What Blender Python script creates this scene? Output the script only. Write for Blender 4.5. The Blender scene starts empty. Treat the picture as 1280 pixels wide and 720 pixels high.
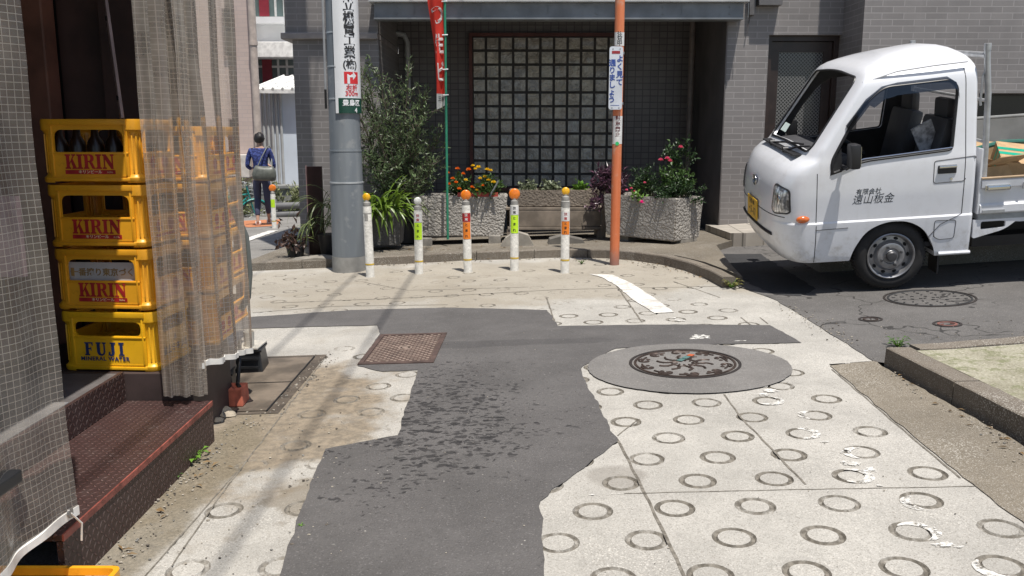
import bpy, bmesh, math, random
from math import sin, cos, pi, radians
from mathutils import Vector, Matrix, noise as mnoise
random.seed(7)
C = bpy.context.scene.collection
SC = bpy.context.scene
# ---------------- camera, sky, sun, exposure
F_PX, CAM_H, HOR = 1080.0, 1.3, 165.0
PITCH = math.atan((360-HOR)/F_PX)
cam = bpy.data.objects.new('camera', bpy.data.cameras.new('camera')); C.objects.link(cam)
cam.location = (0, 0, CAM_H); cam.rotation_euler = (pi/2-PITCH, 0, 0)
cam.data.sensor_width = 36; cam.data.lens = F_PX/1280*36
cam.data.clip_start = .05; cam.data.clip_end = 500
SC.camera = cam
SUN = Vector((.137, -.29, .947)).normalized()
w = bpy.data.worlds.new('World'); SC.world = w; w.use_nodes = True
nt = w.node_tree; sky = nt.nodes.new('ShaderNodeTexSky'); sky.sky_type = 'NISHITA'; sky.sun_disc = False
sky.sun_elevation = math.asin(SUN.z); sky.sun_rotation = math.atan2(SUN.x, SUN.y)
nt.links.new(sky.outputs[0], nt.nodes['Background'].inputs[0]); nt.nodes['Background'].inputs[1].default_value = .095
sl = bpy.data.lights.new('sun', 'SUN'); sl.energy = 4.7; sl.angle = radians(.5); sl.color = (1, .955, .885)
so = bpy.data.objects.new('sun', sl); C.objects.link(so); so.rotation_euler = SUN.to_track_quat('Z', 'Y').to_euler()
SC.view_settings.view_transform = 'Standard'; SC.view_settings.look = 'None'
SC.view_settings.exposure = 0.3; SC.view_settings.gamma = 1

# ---------------- ground and pixel helpers
def gz(x, y): return .035*x - .03*max(0, y-9) + .035*max(0, x-2.3)
_c, _s = cos(PITCH), sin(PITCH)
def ray(px, py):
    a = (px-640)/F_PX; b = (360-py)/F_PX
    return Vector((a, _c+b*_s, -_s+b*_c))
def G(px, py, dz=0):
    d = ray(px, py); z = 0
    for i in range(40):
        p = d*((z+dz-CAM_H)/d.z); z = gz(p.x, p.y)
    return Vector((p.x, p.y, z+dz))
def P(px, py, Y):
    d = ray(px, py); p = d*(Y/d.y); return Vector((p.x, Y, CAM_H+p.z))

# ---------------- materials
MATS = {}
class NT:
    def __init__(s, m): s.t = m.node_tree; s.b = s.t.nodes.get('Principled BSDF'); s.out = s.t.nodes.get('Material Output')
    def n(s, ty, **kw):
        q = s.t.nodes.new('ShaderNode'+ty)
        for k, v in kw.items(): setattr(q, k, v)
        return q
    def l(s, a, b): s.t.links.new(a, b)
    def val(s, sock, v):
        if hasattr(v, 'is_linked') or hasattr(v, 'links'): s.l(v, sock)
        else: sock.default_value = v
    def math(s, op, a, b=0, c=None, clamp=False):
        q = s.n('Math', operation=op, use_clamp=clamp); s.val(q.inputs[0], a); s.val(q.inputs[1], b)
        if c is not None: s.val(q.inputs[2], c)
        return q.outputs[0]
    def mix(s, f, a, b):
        q = s.n('Mix', data_type='RGBA'); s.val(q.inputs[0], f)
        for k, v in ((6, a), (7, b)):
            if isinstance(v, tuple): v = v[:3]+(1,)
            s.val(q.inputs[k], v)
        return q.outputs[2]
    def noise(s, scale, detail=4, vec=None, rough=.55, dist=0):
        q = s.n('TexNoise'); q.inputs['Scale'].default_value = scale; q.inputs['Detail'].default_value = detail
        q.inputs['Roughness'].default_value = rough; q.inputs['Distortion'].default_value = dist
        if vec is None: vec = s.pos()
        s.l(vec, q.inputs['Vector']); return q.outputs[0]
    def pos(s):
        if not hasattr(s, '_p'): s._p = s.n('NewGeometry')
        return s._p.outputs['Position']
    def obj(s):
        if not hasattr(s, '_o'): s._o = s.n('TexCoord')
        return s._o.outputs['Object']
    def ramp(s, f, lo, hi):
        q = s.n('MapRange'); s.val(q.inputs[0], f); q.inputs[1].default_value = lo; q.inputs[2].default_value = hi
        q.interpolation_type = 'SMOOTHSTEP'; return q.outputs[0]
    def xyz(s, vec=None):
        q = s.n('SeparateXYZ'); s.l(vec or s.pos(), q.inputs[0]); return q.outputs
    def bump(s, h, strength=.3, dist=.01):
        q = s.n('Bump'); q.inputs['Strength'].default_value = strength; q.inputs['Distance'].default_value = dist
        s.l(h, q.inputs['Height']); s.l(q.outputs[0], s.b.inputs['Normal'])
def newmat(name):
    m = bpy.data.materials.new(name); m.use_nodes = True; return m, NT(m)
def mat(name, col, rough=.6, var=.15, vs=8, metal=0, bump=0, bs=60, bd=.004, spec=None, coat=0, world=False, fine=0):
    if name in MATS: return MATS[name]
    m, t = newmat(name); b = t.b
    vec = t.pos() if world else t.obj()
    f = t.noise(vs, 5, vec)
    f = t.ramp(f, .3, .7)
    lo = tuple(c*(1-var) for c in col); hi = tuple(min(1, c*(1+var)) for c in col)
    c = t.mix(f, lo, hi)
    if fine:
        g = t.noise(bs, 3, vec); c = t.mix(t.math('MULTIPLY', t.ramp(g, .35, .7), fine), c, tuple(x*.45 for x in col))
    t.l(c, b.inputs['Base Color'])
    b.inputs['Roughness'].default_value = rough; b.inputs['Metallic'].default_value = metal
    if spec is not None: b.inputs['Specular IOR Level'].default_value = spec
    if coat: b.inputs['Coat Weight'].default_value = coat; b.inputs['Coat Roughness'].default_value = .06
    if bump: t.bump(t.noise(bs, 4, vec), bump, bd)
    MATS[name] = m; return m
def leafmat(name, col, var=.45, rough=.45):
    if name in MATS: return MATS[name]
    m, t = newmat(name)
    oi = t.n('NewGeometry')
    f = oi.outputs['Random Per Island']
    c = t.mix(f, tuple(x*(1-var) for x in col), tuple(x*(1+var) for x in col))
    t.l(c, t.b.inputs['Base Color']); t.b.inputs['Roughness'].default_value = rough
    tr = t.n('BsdfTranslucent'); t.l(c, tr.inputs[0])
    mx = t.n('MixShader'); mx.inputs[0].default_value = .3
    t.l(t.b.outputs[0], mx.inputs[1]); t.l(tr.outputs[0], mx.inputs[2]); t.l(mx.outputs[0], t.out.inputs[0])
    MATS[name] = m; return m
def glassmat(name, tint=(.4, .45, .45), rough=.03, refl=1.0):
    if name in MATS: return MATS[name]
    m, t = newmat(name)
    tr = t.n('BsdfTransparent'); tr.inputs[0].default_value = tint+(1,)
    gl = t.n('BsdfGlossy'); gl.inputs['Roughness'].default_value = rough
    fr = t.n('Fresnel'); fr.inputs[0].default_value = 1.5
    mx = t.n('MixShader'); t.l(t.math('MULTIPLY', fr.outputs[0], refl), mx.inputs[0]); t.l(tr.outputs[0], mx.inputs[1]); t.l(gl.outputs[0], mx.inputs[2])
    t.l(mx.outputs[0], t.out.inputs[0]); MATS[name] = m; return m
def brickmat(name, col, mortar, bw, bh, gap, rough=.5, offset=.5, var=.12, bump=.25, dirt=.2):
    m, t = newmat(name)
    p = t.xyz(); nrm = t.n('NewGeometry'); nx = t.math('ABSOLUTE', t.xyz(nrm.outputs['Normal'])[0])
    side = t.math('GREATER_THAN', nx, .6)
    u = t.math('ADD', t.math('MULTIPLY', p[0], t.math('SUBTRACT', 1, side)), t.math('MULTIPLY', p[1], side))
    cb = t.n('CombineXYZ'); t.l(u, cb.inputs[0]); t.l(p[2], cb.inputs[1])
    br = t.n('TexBrick'); t.l(cb.outputs[0], br.inputs['Vector']); br.offset = offset
    br.inputs['Color1'].default_value = tuple(c*(1-var) for c in col)+(1,); br.inputs['Color2'].default_value = tuple(c*(1+var) for c in col)+(1,)
    br.inputs['Mortar'].default_value = mortar+(1,); br.inputs['Scale'].default_value = 1
    br.inputs['Brick Width'].default_value = bw; br.inputs['Row Height'].default_value = bh; br.inputs['Mortar Size'].default_value = gap
    br.inputs['Mortar Smooth'].default_value = .1
    f = t.ramp(t.noise(1.3, 6), .35, .75)
    st = t.n('Mapping'); st.inputs['Scale'].default_value = (6, 6, .5); t.l(t.pos(), st.inputs[0])
    f2 = t.ramp(t.noise(1, 5, st.outputs[0]), .45, .8)
    c = t.mix(t.math('MULTIPLY', f, dirt), br.outputs['Color'], tuple(c*.55 for c in col))
    c = t.mix(t.math('MULTIPLY', f2, dirt), c, tuple(min(1, c*1.5) for c in col))
    t.l(c, t.b.inputs['Base Color']); t.b.inputs['Roughness'].default_value = rough
    t.bump(t.math('SUBTRACT', 1, br.outputs['Fac']), bump, .004)
    MATS[name] = m; return m

# ---------------- mesh builder
def rotm(rx=0, ry=0, rz=0): return Matrix.Rotation(rz, 4, 'Z') @ Matrix.Rotation(ry, 4, 'Y') @ Matrix.Rotation(rx, 4, 'X')
def frame(a, d):
    d = d.normalized(); up = Vector((0, 0, 1)) if abs(d.z) < .95 else Vector((1, 0, 0))
    x = up.cross(d).normalized(); y = d.cross(x)
    return x, y
class MB:
    def __init__(s): s.v = []; s.f = []; s.m = []; s.uv = None; s.att = None
    def add(s, vs, fs, mi=0, M=None):
        o = len(s.v)
        for v in vs: s.v.append(tuple(M @ Vector(v)) if M else tuple(v))
        for f in fs: s.f.append(tuple(i+o for i in f)); s.m.append(mi)
        return s
    def box(s, c, d, mi=0, M=None, bev=0, taper=None):
        x, y, z = d[0]/2, d[1]/2, d[2]/2
        vs = [(c[0]+i*x*((taper or 1) if k > 0 else 1), c[1]+j*y*((taper or 1) if k > 0 else 1), c[2]+k*z) for i in (-1, 1) for j in (-1, 1) for k in (-1, 1)]
        fs = [(0, 1, 3, 2), (4, 6, 7, 5), (0, 4, 5, 1), (2, 3, 7, 6), (0, 2, 6, 4), (1, 5, 7, 3)]
        if bev:
            bm = bmesh.new(); q = [bm.verts.new(v) for v in vs]
            for f in fs: bm.faces.new([q[i] for i in f])
            bmesh.ops.bevel(bm, geom=list(bm.edges), offset=bev, segments=2, profile=.6, affect='EDGES')
            s.addbm(bm, mi, M)
        else: s.add(vs, fs, mi, M)
        return s
    def b2(s, a, b, mi=0, M=None, bev=0):
        return s.box([(a[i]+b[i])/2 for i in range(3)], [abs(b[i]-a[i]) for i in range(3)], mi, M, bev)
    def addbm(s, bm, mi=0, M=None):
        bm.verts.index_update()
        s.add([v.co[:] for v in bm.verts], [tuple(v.index for v in f.verts) for f in bm.faces], mi, M); bm.free(); return s
    def tube(s, pts, r, n=10, mi=0, M=None, cap=True, closed=False):
        pts = [Vector(p) for p in pts]; L = len(pts); rs = r if isinstance(r, (list, tuple)) else [r]*L
        vs = []; fs = []; px = None
        for i, p in enumerate(pts):
            if closed: d = pts[(i+1) % L]-pts[i-1]
            else: d = pts[min(i+1, L-1)]-pts[max(i-1, 0)]
            d.normalize()
            if px is None: x, y = frame(p, d)
            else:
                x = (px-d*px.dot(d)).normalized(); y = d.cross(x)
            px = x
            for k in range(n):
                a = 2*pi*k/n; vs.append(p+(x*cos(a)+y*sin(a))*rs[i])
        for i in range(L if closed else L-1):
            j = (i+1) % L
            for k in range(n): fs.append((i*n+k, i*n+(k+1) % n, j*n+(k+1) % n, j*n+k))
        if cap and not closed: fs += [tuple(range(n-1, -1, -1)), tuple((L-1)*n+k for k in range(n))]
        return s.add(vs, fs, mi, M)
    def cyl(s, a, b, r, n=20, mi=0, M=None, r2=None): return s.tube([a, b], [r, r if r2 is None else r2], n, mi, M)
    def lathe(s, prof, n=24, mi=0, M=None, c=(0, 0, 0)):
        vs = []; fs = []
        for r, z in prof:
            for k in range(n): vs.append((c[0]+r*cos(2*pi*k/n), c[1]+r*sin(2*pi*k/n), c[2]+z))
        L = len(prof)
        for i in range(L-1):
            for k in range(n): fs.append((i*n+k, i*n+(k+1) % n, (i+1)*n+(k+1) % n, (i+1)*n+k))
        fs += [tuple(range(n-1, -1, -1)), tuple((L-1)*n+k for k in range(n))]
        return s.add(vs, fs, mi, M)
    def ball(s, c, r, mi=0, M=None, n=10, sq=(1, 1, 1), jit=0):
        vs = []; fs = []; R = n//2+1
        for i in range(R+1):
            a = pi*i/R
            for k in range(n):
                b = 2*pi*k/n; q = r*(1+random.uniform(-jit, jit))
                vs.append((c[0]+q*sq[0]*sin(a)*cos(b), c[1]+q*sq[1]*sin(a)*sin(b), c[2]+q*sq[2]*cos(a)))
        for i in range(R):
            for k in range(n): fs.append((i*n+k, (i+1)*n+k, (i+1)*n+(k+1) % n, i*n+(k+1) % n))
        return s.add(vs, fs, mi, M)
    def prism(s, poly, t0, t1, mi=0, M=None, holes=()):
        """polygon in XY (with holes) extruded from z=t0 to t1"""
        vs, fs, loops = fill2d(poly, holes)
        n = len(vs)
        V = [(x, y, t0) for x, y in vs]+[(x, y, t1) for x, y in vs]
        Fs = [tuple(reversed(f)) for f in fs]+[tuple(i+n for i in f) for f in fs]
        for lp in loops:
            for i in range(len(lp)):
                a, b = lp[i], lp[(i+1) % len(lp)]; Fs.append((a, b, b+n, a+n))
        return s.add(V, Fs, mi, M)
    def leaf(s, p, d, nrm, L, W, mi=0, fold=.25, droop=0):
        d = d.normalized(); x = d.cross(nrm)
        if x.length < 1e-4: x = d.orthogonal()
        x.normalize(); n = x.cross(d)
        m1 = p+d*L*.45+n*W*.1; t = p+d*L-Vector((0, 0, droop*L)); e = n*W*fold
        return s.add([p, m1+x*W/2+e, t, m1-x*W/2+e, m1], [(0, 4, 1), (4, 2, 1), (0, 3, 4), (4, 3, 2)], mi)
    def strap(s, p, d, L, W, mi=0, n=7, droop=1.0):
        """long arching strap leaf"""
        d = d.normalized(); side = Vector((-d.y, d.x, 0))
        if side.length < .01: side = Vector((1, 0, 0))
        side.normalize(); q = p.copy(); vs = []; dd = d.copy()
        for i in range(n+1):
            t = i/n; ww = W*(.6+.8*t if t < .4 else .92*(1-((t-.4)/.6)**2)+.02)/2
            up = side.cross(dd)
            vs += [q-side*ww-up*0, q-up*ww*.5, q+side*ww]
            q = q+dd*L/n; dd = (dd+Vector((0, 0, -droop/n*1.6))).normalized()
        fs = []
        for i in range(n):
            a = i*3; fs += [(a, a+1, a+4, a+3), (a+1, a+2, a+5, a+4)]
        return s.add(vs, fs, mi)
    def text(s, txt, size, mi=0, M=None, off=0, ext=.0006, shear=0, sx=1, spacing=1, align='CENTER', raw=False):
        vs, fs = textmesh(txt, size, off, ext, shear, spacing, align)
        vs = [(x*sx, y, z) for x, y, z in vs]
        if raw: return vs, fs
        return s.add(vs, fs, mi, M)
    def build(s, name, mats, parent=None, smooth=None, world=True):
        me = bpy.data.meshes.new(name)
        if not isinstance(mats, (list, tuple)): mats = [mats]
        vs = s.v
        if parent is not None and world:
            r = parent
            while r.parent: r = r.parent
            W = Matrix.LocRotScale(r.location, r.rotation_euler, r.scale).inverted()
            vs = [tuple(W @ Vector(v)) for v in vs]
        me.from_pydata(vs, [], s.f); me.update()
        for m in mats: me.materials.append(m)
        if len(mats) > 1: me.polygons.foreach_set('material_index', s.m)
        if s.uv:
            ul = me.uv_layers.new(name='UVMap')
            for lp in me.loops: ul.data[lp.index].uv = s.uv[lp.vertex_index]
        if s.att:
            at = me.attributes.new('wear', 'FLOAT', 'POINT'); at.data.foreach_set('value', s.att)
        if smooth:
            me.polygons.foreach_set('use_smooth', [True]*len(me.polygons)); me.set_sharp_from_angle(angle=radians(smooth))
        o = bpy.data.objects.new(name, me); C.objects.link(o)
        if parent is not None: o.parent = parent
        return o
def fill2d(poly, holes=()):
    bm = bmesh.new(); loops = []
    for L in [poly]+list(holes):
        q = [bm.verts.new((p[0], p[1], 0)) for p in L]
        for i in range(len(q)): bm.edges.new((q[i], q[(i+1) % len(q)]))
        loops.append(q)
    bm.verts.index_update(); bmesh.ops.triangle_fill(bm, use_beauty=True, use_dissolve=False, edges=list(bm.edges), normal=(0, 0, 1))
    bm.verts.index_update()
    vs = [(v.co.x, v.co.y) for v in bm.verts]; fs = []
    for f in bm.faces:
        idx = [v.index for v in f.verts]
        a, b, c = (bm.verts[:][i].co for i in idx[:3])
        if (b-a).cross(c-a).z < 0: idx.reverse()
        fs.append(tuple(idx))
    lo = []
    for k, L in enumerate(loops):
        ids = [v.index for v in L]
        A = sum(vs[ids[i]][0]*vs[ids[(i+1) % len(ids)]][1]-vs[ids[(i+1) % len(ids)]][0]*vs[ids[i]][1] for i in range(len(ids)))
        if (A < 0) == (k == 0): ids.reverse()
        lo.append(ids)
    bm.free(); return vs, fs, lo
_tc = {}
def textmesh(txt, size, off=0, ext=.0006, shear=0, spacing=1, align='CENTER'):
    key = (txt, size, off, ext, shear, spacing, align)
    if key in _tc: return _tc[key]
    cu = bpy.data.curves.new('lettering', 'FONT'); cu.body = txt; cu.size = size; cu.offset = off; cu.extrude = ext
    cu.shear = shear; cu.space_character = spacing; cu.space_line = 1.0; cu.align_x = align; cu.align_y = 'CENTER'; cu.resolution_u = 3
    o = bpy.data.objects.new('lettering', cu); C.objects.link(o)
    dg = bpy.context.evaluated_depsgraph_get(); me = bpy.data.meshes.new_from_object(o.evaluated_get(dg))
    r = ([v.co[:] for v in me.vertices], [tuple(p.vertices) for p in me.polygons])
    bpy.data.objects.remove(o); bpy.data.meshes.remove(me); bpy.data.curves.remove(cu)
    _tc[key] = r; return r
def FRONT(x, y, z, rx=0, rz=0):
    """matrix putting XY-plane lettering on a wall facing -Y (rz turns it about Z)"""
    return Matrix.Translation((x, y, z)) @ Matrix.Rotation(rz, 4, 'Z') @ Matrix.Rotation(pi/2+rx, 4, 'X')
def tag(o, label=None, cat=None, group=None, kind=None):
    for k, v in (('label', label), ('category', cat), ('group', group), ('kind', kind)):
        if v: o[k] = v
    return o
def thing(name, label, cat, loc=(0, 0, 0), rot=(0, 0, 0), group=None):
    o = bpy.data.objects.new(name, None); C.objects.link(o); o.location = loc; o.rotation_euler = rot; o.empty_display_size = .1
    return tag(o, label, cat, group)
def copy_tree(o, parent=None):
    c = o.copy(); C.objects.link(c); c.parent = parent
    for ch in list(o.children): copy_tree(ch, c)
    return c
def boolean(me_a, me_b, op='DIFFERENCE'):
    a = bpy.data.objects.new('a', me_a); b = bpy.data.objects.new('b', me_b); C.objects.link(a); C.objects.link(b)
    md = a.modifiers.new('b', 'BOOLEAN'); md.operation = op; md.object = b; md.solver = 'EXACT'
    dg = bpy.context.evaluated_depsgraph_get(); r = bpy.data.meshes.new_from_object(a.evaluated_get(dg))
    bpy.data.objects.remove(a); bpy.data.objects.remove(b); return r
def mb2mesh(mb):
    me = bpy.data.meshes.new('t'); me.from_pydata(mb.v, [], mb.f); me.update()
    bm = bmesh.new(); bm.from_mesh(me); bmesh.ops.remove_doubles(bm, verts=bm.verts, dist=1e-6); bmesh.ops.recalc_face_normals(bm, faces=bm.faces); bm.to_mesh(me); bm.free(); return me
def mesh2mb(me, mi=0, M=None):
    return MB().add([v.co[:] for v in me.vertices], [tuple(p.vertices) for p in me.polygons], mi, M)
def lerp_tab(tab, x):
    if x <= tab[0][0]: return tab[0][1]
    for (a, fa), (b, fb) in zip(tab, tab[1:]):
        if x <= b: return fa+(fb-fa)*(x-a)/(b-a)
    return tab[-1][1]
# ---------------- ground materials
def mask_ellipse(t, cx, cy, rx, ry, nscale=3, namp=1.3, lo=1.05, hi=.75, det=5):
    p = t.xyz()
    a = t.math('POWER', t.math('ABSOLUTE', t.math('DIVIDE', t.math('SUBTRACT', p[0], cx), rx)), 2.)
    b = t.math('POWER', t.math('ABSOLUTE', t.math('DIVIDE', t.math('SUBTRACT', p[1], cy), ry)), 2.)
    e = t.math('SQRT', t.math('ADD', a, b))
    e = t.math('ADD', e, t.math('MULTIPLY', t.math('SUBTRACT', t.noise(nscale, det), .5), namp))
    return t.ramp(e, lo, hi)
def concrete(name, col=(.40, .381, .345), stain=True, groove=False):
    m, t = newmat(name)
    c = t.mix(t.ramp(t.noise(1.6, 6, rough=.65), .3, .72), tuple(x*.80 for x in col), tuple(x*1.12 for x in col))
    c = t.mix(t.math('MULTIPLY', t.ramp(t.noise(7, 6, rough=.7), .5, .8), .35), c, tuple(x*.62 for x in col))
    vo = t.n('TexVoronoi'); vo.inputs['Scale'].default_value = 95; t.l(t.pos(), vo.inputs['Vector'])
    sp = t.math('LESS_THAN', vo.outputs['Distance'], .33)
    pz = t.ramp(t.noise(2.3, 4), .42, .68)
    c = t.mix(t.math('MULTIPLY', t.math('MULTIPLY', sp, pz), .55), c, (.62, .59, .53))
    c = t.mix(t.math('MULTIPLY', t.ramp(t.noise(170, 2), .53, .68), .6), c, (.17, .15, .125))
    c = t.mix(t.math('MULTIPLY', t.ramp(t.noise(55, 4, rough=.7), .5, .68), .45), c, tuple(x*.6 for x in col))
    c = t.mix(t.math('MULTIPLY', t.ramp(t.noise(240, 2), .56, .7), .5), c, (.68, .65, .6))
    c = t.mix(t.math('MULTIPLY', t.ramp(t.noise(3.4, 7, rough=.75, dist=.8), .54, .66), .3), c, tuple(x*.62 for x in col))
    if stain:
        c = t.mix(t.math('MULTIPLY', mask_ellipse(t, -1.12, 3.95, .55, 1.05, 3.5, 2.2, 1.1, .6, 8), .8), c, t.mix(t.ramp(t.noise(22, 6, rough=.7), .35, .65), (.13, .10, .065), (.25, .195, .13)))
        c = t.mix(t.math('MULTIPLY', mask_ellipse(t, -.75, 2.98, .16, .2, 9, 1.6), .6), c, (.16, .13, .09))
        c = t.mix(t.math('MULTIPLY', mask_ellipse(t, -1.24, 3.0, .15, 1.4, 5, 1.6, 1.1, .6, 8), .8), c, t.mix(t.ramp(t.noise(80, 6, rough=.8), .3, .72), (.10, .085, .058), (.25, .21, .15)))
        c = t.mix(t.math('MULTIPLY', mask_ellipse(t, -.2, 7.7, 3.4, 1.3, 1.8, 1.3), .5), c, (.27, .23, .17))
        c = t.mix(t.math('MULTIPLY', mask_ellipse(t, -1.1, 6.9, 1.2, 1.2, 3, 2, 1.1, .6, 8), .35), c, (.25, .215, .165))
        c = t.mix(t.math('MULTIPLY', mask_ellipse(t, .4, 3.1, .12, .13, 6, .8), .5), c, (.21, .19, .165))
    if groove:
        at = t.n('Attribute', attribute_name='wear')
        k = t.math('MULTIPLY', t.ramp(t.math('ADD', t.noise(30, 4), at.outputs['Fac']), .55, .95), 1, clamp=True)
        c = t.mix(k, t.mix(t.ramp(t.noise(40, 3), .35, .65), (.115, .103, .085), (.215, .195, .165)), c)
    t.l(c, t.b.inputs['Base Color']); t.b.inputs['Roughness'].default_value = .9; t.b.inputs['Specular IOR Level'].default_value = .25
    t.bump(t.math('ADD', t.noise(75, 5), t.math('MULTIPLY', t.noise(12, 3), .6)), .45, .006)
    return m
def asphalt(name, col, spots=False, speck=.5, crack=False, rough=.85):
    m, t = newmat(name)
    c = t.mix(t.ramp(t.noise(1.9, 6, rough=.65), .3, .7), tuple(x*.84 for x in col), tuple(x*1.13 for x in col))
    c = t.mix(t.math('MULTIPLY', t.ramp(t.noise(130, 2), .58, .75), speck), c, tuple(min(1, x*2.5) for x in col))
    c = t.mix(t.math('MULTIPLY', t.ramp(t.noise(90, 2), .6, .75), .5), c, tuple(x*.4 for x in col))
    vo = t.n('TexVoronoi'); vo.inputs['Scale'].default_value = 22; t.l(t.pos(), vo.inputs['Vector'])
    c = t.mix(t.math('MULTIPLY', t.math('LESS_THAN', vo.outputs['Distance'], .07), t.math('MULTIPLY', t.ramp(t.noise(3, 3), .5, .62), .8)), c, (.45, .42, .38))
    if crack:
        v2 = t.n('TexVoronoi', feature='DISTANCE_TO_EDGE'); v2.inputs['Scale'].default_value = 1.1
        vv = t.n('VectorMath', operation='ADD'); ns = t.n('TexNoise'); ns.inputs['Scale'].default_value = 3; t.l(t.pos(), ns.inputs[0]); t.l(t.pos(), vv.inputs[0]); t.l(ns.outputs[1], vv.inputs[1]); t.l(vv.outputs[0], v2.inputs['Vector'])
        c = t.mix(t.math('MULTIPLY', t.math('LESS_THAN', v2.outputs['Distance'], .012), t.ramp(t.noise(1.2, 2), .45, .55)), c, tuple(x*.35 for x in col))
    c = t.mix(t.math('MULTIPLY', t.ramp(t.noise(36, 5, rough=.75), .52, .68), .35), c, tuple(x*.62 for x in col))
    c = t.mix(t.math('MULTIPLY', t.ramp(t.noise(5, 7, rough=.75, dist=1), .55, .66), .25), c, tuple(x*1.45 for x in col))
    if spots:
        wv = t.n('TexNoise'); wv.inputs['Scale'].default_value = 26; t.l(t.pos(), wv.inputs[0]); ad = t.n('VectorMath', operation='MULTIPLY_ADD'); t.l(wv.outputs[1], ad.inputs[0]); ad.inputs[1].default_value = (.075, .06, 0); t.l(t.pos(), ad.inputs[2])
        mk = mask_ellipse(t, -.36, 3.85, .80, 1.25, 2.4, 1.5, 1.15, .1)
        for sc_, rot_, am_ in (((21, 34, 1), .2, .56), ((36, 56, 1), -.3, .56), ((12, 20, 1), .5, .34)):
            mp = t.n('Mapping'); mp.inputs['Scale'].default_value = sc_; mp.inputs['Rotation'].default_value = (0, 0, rot_); t.l(ad.outputs[0], mp.inputs[0])
            vq = t.n('TexVoronoi'); vq.inputs['Scale'].default_value = 1; t.l(mp.outputs[0], vq.inputs['Vector']); rn = t.xyz(vq.outputs['Color'])[0]
            rad = t.math('MULTIPLY', t.math('SUBTRACT', t.math('MULTIPLY', t.math('ADD', rn, .12), t.math('ADD', .30, t.math('MULTIPLY', mk, am_))), .30), 1.0)
            c = t.mix(t.math('MULTIPLY', t.ramp(t.math('SUBTRACT', rad, vq.outputs['Distance']), -.13, .10), .74), c, (.02, .019, .02))
        k2 = mask_ellipse(t, -.1, 5.25, .8, .1, 3, 1.2)
        c = t.mix(t.math('MULTIPLY', k2, .35), c, (.045, .043, .045))
    t.l(c, t.b.inputs['Base Color']); t.b.inputs['Roughness'].default_value = rough; t.b.inputs['Specular IOR Level'].default_value = .3
    t.bump(t.math('ADD', t.noise(140, 4), t.math('MULTIPLY', t.noise(25, 3), .5)), .8, .008)
    return m
def ragged(poly, step=.06, amp=.012, closed=True):
    out = []; n = len(poly)
    for i in range(n if closed else n-1):
        a = Vector(poly[i][:2]); b = Vector(poly[(i+1) % n][:2]); L = (b-a).length; k = max(1, int(L/step)) if L < 12 else 1
        nn = Vector((-(b-a).y, (b-a).x)).normalized()
        for j in range(k):
            q = a+(b-a)*j/k
            if j: q = q+nn*amp*(mnoise.noise((q.x*9, q.y*9, 3))*1.2+mnoise.noise((q.x*31, q.y*31, 7))*.6)
            out.append((q.x, q.y))
    if not closed: out.append(tuple(poly[-1][:2]))
    return out
def sheet(name, poly, mats, lift, holes=(), depth=None, kind='structure', gzf=gz):
    vs, fs, loops = fill2d(poly, holes)
    bm = bmesh.new(); q = [bm.verts.new((x, y, 0)) for x, y in vs]
    for f in fs:
        try: bm.faces.new([q[i] for i in f])
        except ValueError: pass
    for co, no in (((0, 9, 0), (0, 1, 0)), ((2.3, 0, 0), (1, 0, 0))):
        bmesh.ops.bisect_plane(bm, geom=list(bm.verts)+list(bm.edges)+list(bm.faces), plane_co=co, plane_no=no)
    if depth:
        r = bmesh.ops.extrude_face_region(bm, geom=list(bm.faces))
        top = {v for v in r['geom'] if isinstance(v, bmesh.types.BMVert)}
        for v in bm.verts: v.co.z = gzf(v.co.x, v.co.y)+lift-(0 if v in top else depth)
    else:
        for v in bm.verts: v.co.z = gzf(v.co.x, v.co.y)+lift
    bmesh.ops.recalc_face_normals(bm, faces=bm.faces)
    if not depth:
        for f in bm.faces:
            if f.normal.z < 0: f.normal_flip()
    mb = MB().addbm(bm); o = mb.build(name, mats); tag(o, kind=kind); return o
def gpoly(L, dz=0): return [tuple(G(*p)[:2]) for p in L]

_gz0 = gz
def gz(x, y): return _gz0(max(-9, min(9, x)), min(y, 60))
M_conc = concrete('concrete'); M_groove = concrete('groove_concrete', groove=True)
M_asph = asphalt('asphalt_patch', (.108, .102, .099), spots=True)
M_disc = asphalt('asphalt_collar', (.185, .175, .165), speck=.45)
M_road = asphalt('old_asphalt', (.125, .118, .112), speck=.8, crack=True)
M_shadow = asphalt('painted_truck_shadow', (.04, .04, .042), speck=.3)  # near-black colour standing in for shade on the asphalt
# ground far
sheet('ground', [(-200, -60), (200, -60), (200, 300), (-200, 300)], asphalt('far_asphalt', (.22, .21, .195), speck=.3), -.022)
# concrete slab road with pressed ring grooves
rings = []
for k in range(-4, 16):
    y = 2.575+.2285*k
    for n in range(-14, 12):
        x = .145+.1305*k+.2835*n+random.uniform(-.004, .004)
        if -.15 < x < 1.60: rings.append((x, y+random.uniform(-.004, .004), random.uniform(-.05, .2), .0705))
for k in range(-4, 14):
    y = 2.48+.2142*k
    for n in range(-14, 12):
        x = -1.004+.128*k+.285*n
        if -1.2 < x < -.29: rings.append((x, y, random.uniform(.1, .5), .068))
for k in range(16, 26):
    y = 2.6+.2285*k
    for n in range(-34, 12):
        x = .145+.1305*k+.2835*n
        if -2.4 < x < 1.55-.15*max(0, y-7.4) and y < 8.4: rings.append((x, y, random.uniform(.12, .5), .066))
holes = []; mbr = MB(); wear = []
def ring_loop(cx, cy, r, n, ph): return [(cx+r*cos(2*pi*i/n)+.0025*mnoise.noise((cx*7+i, cy*5, ph)), cy+r*sin(2*pi*i/n)+.0025*mnoise.noise((cx*7+i, cy*5, ph+4))) for i in range(n)]
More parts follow.
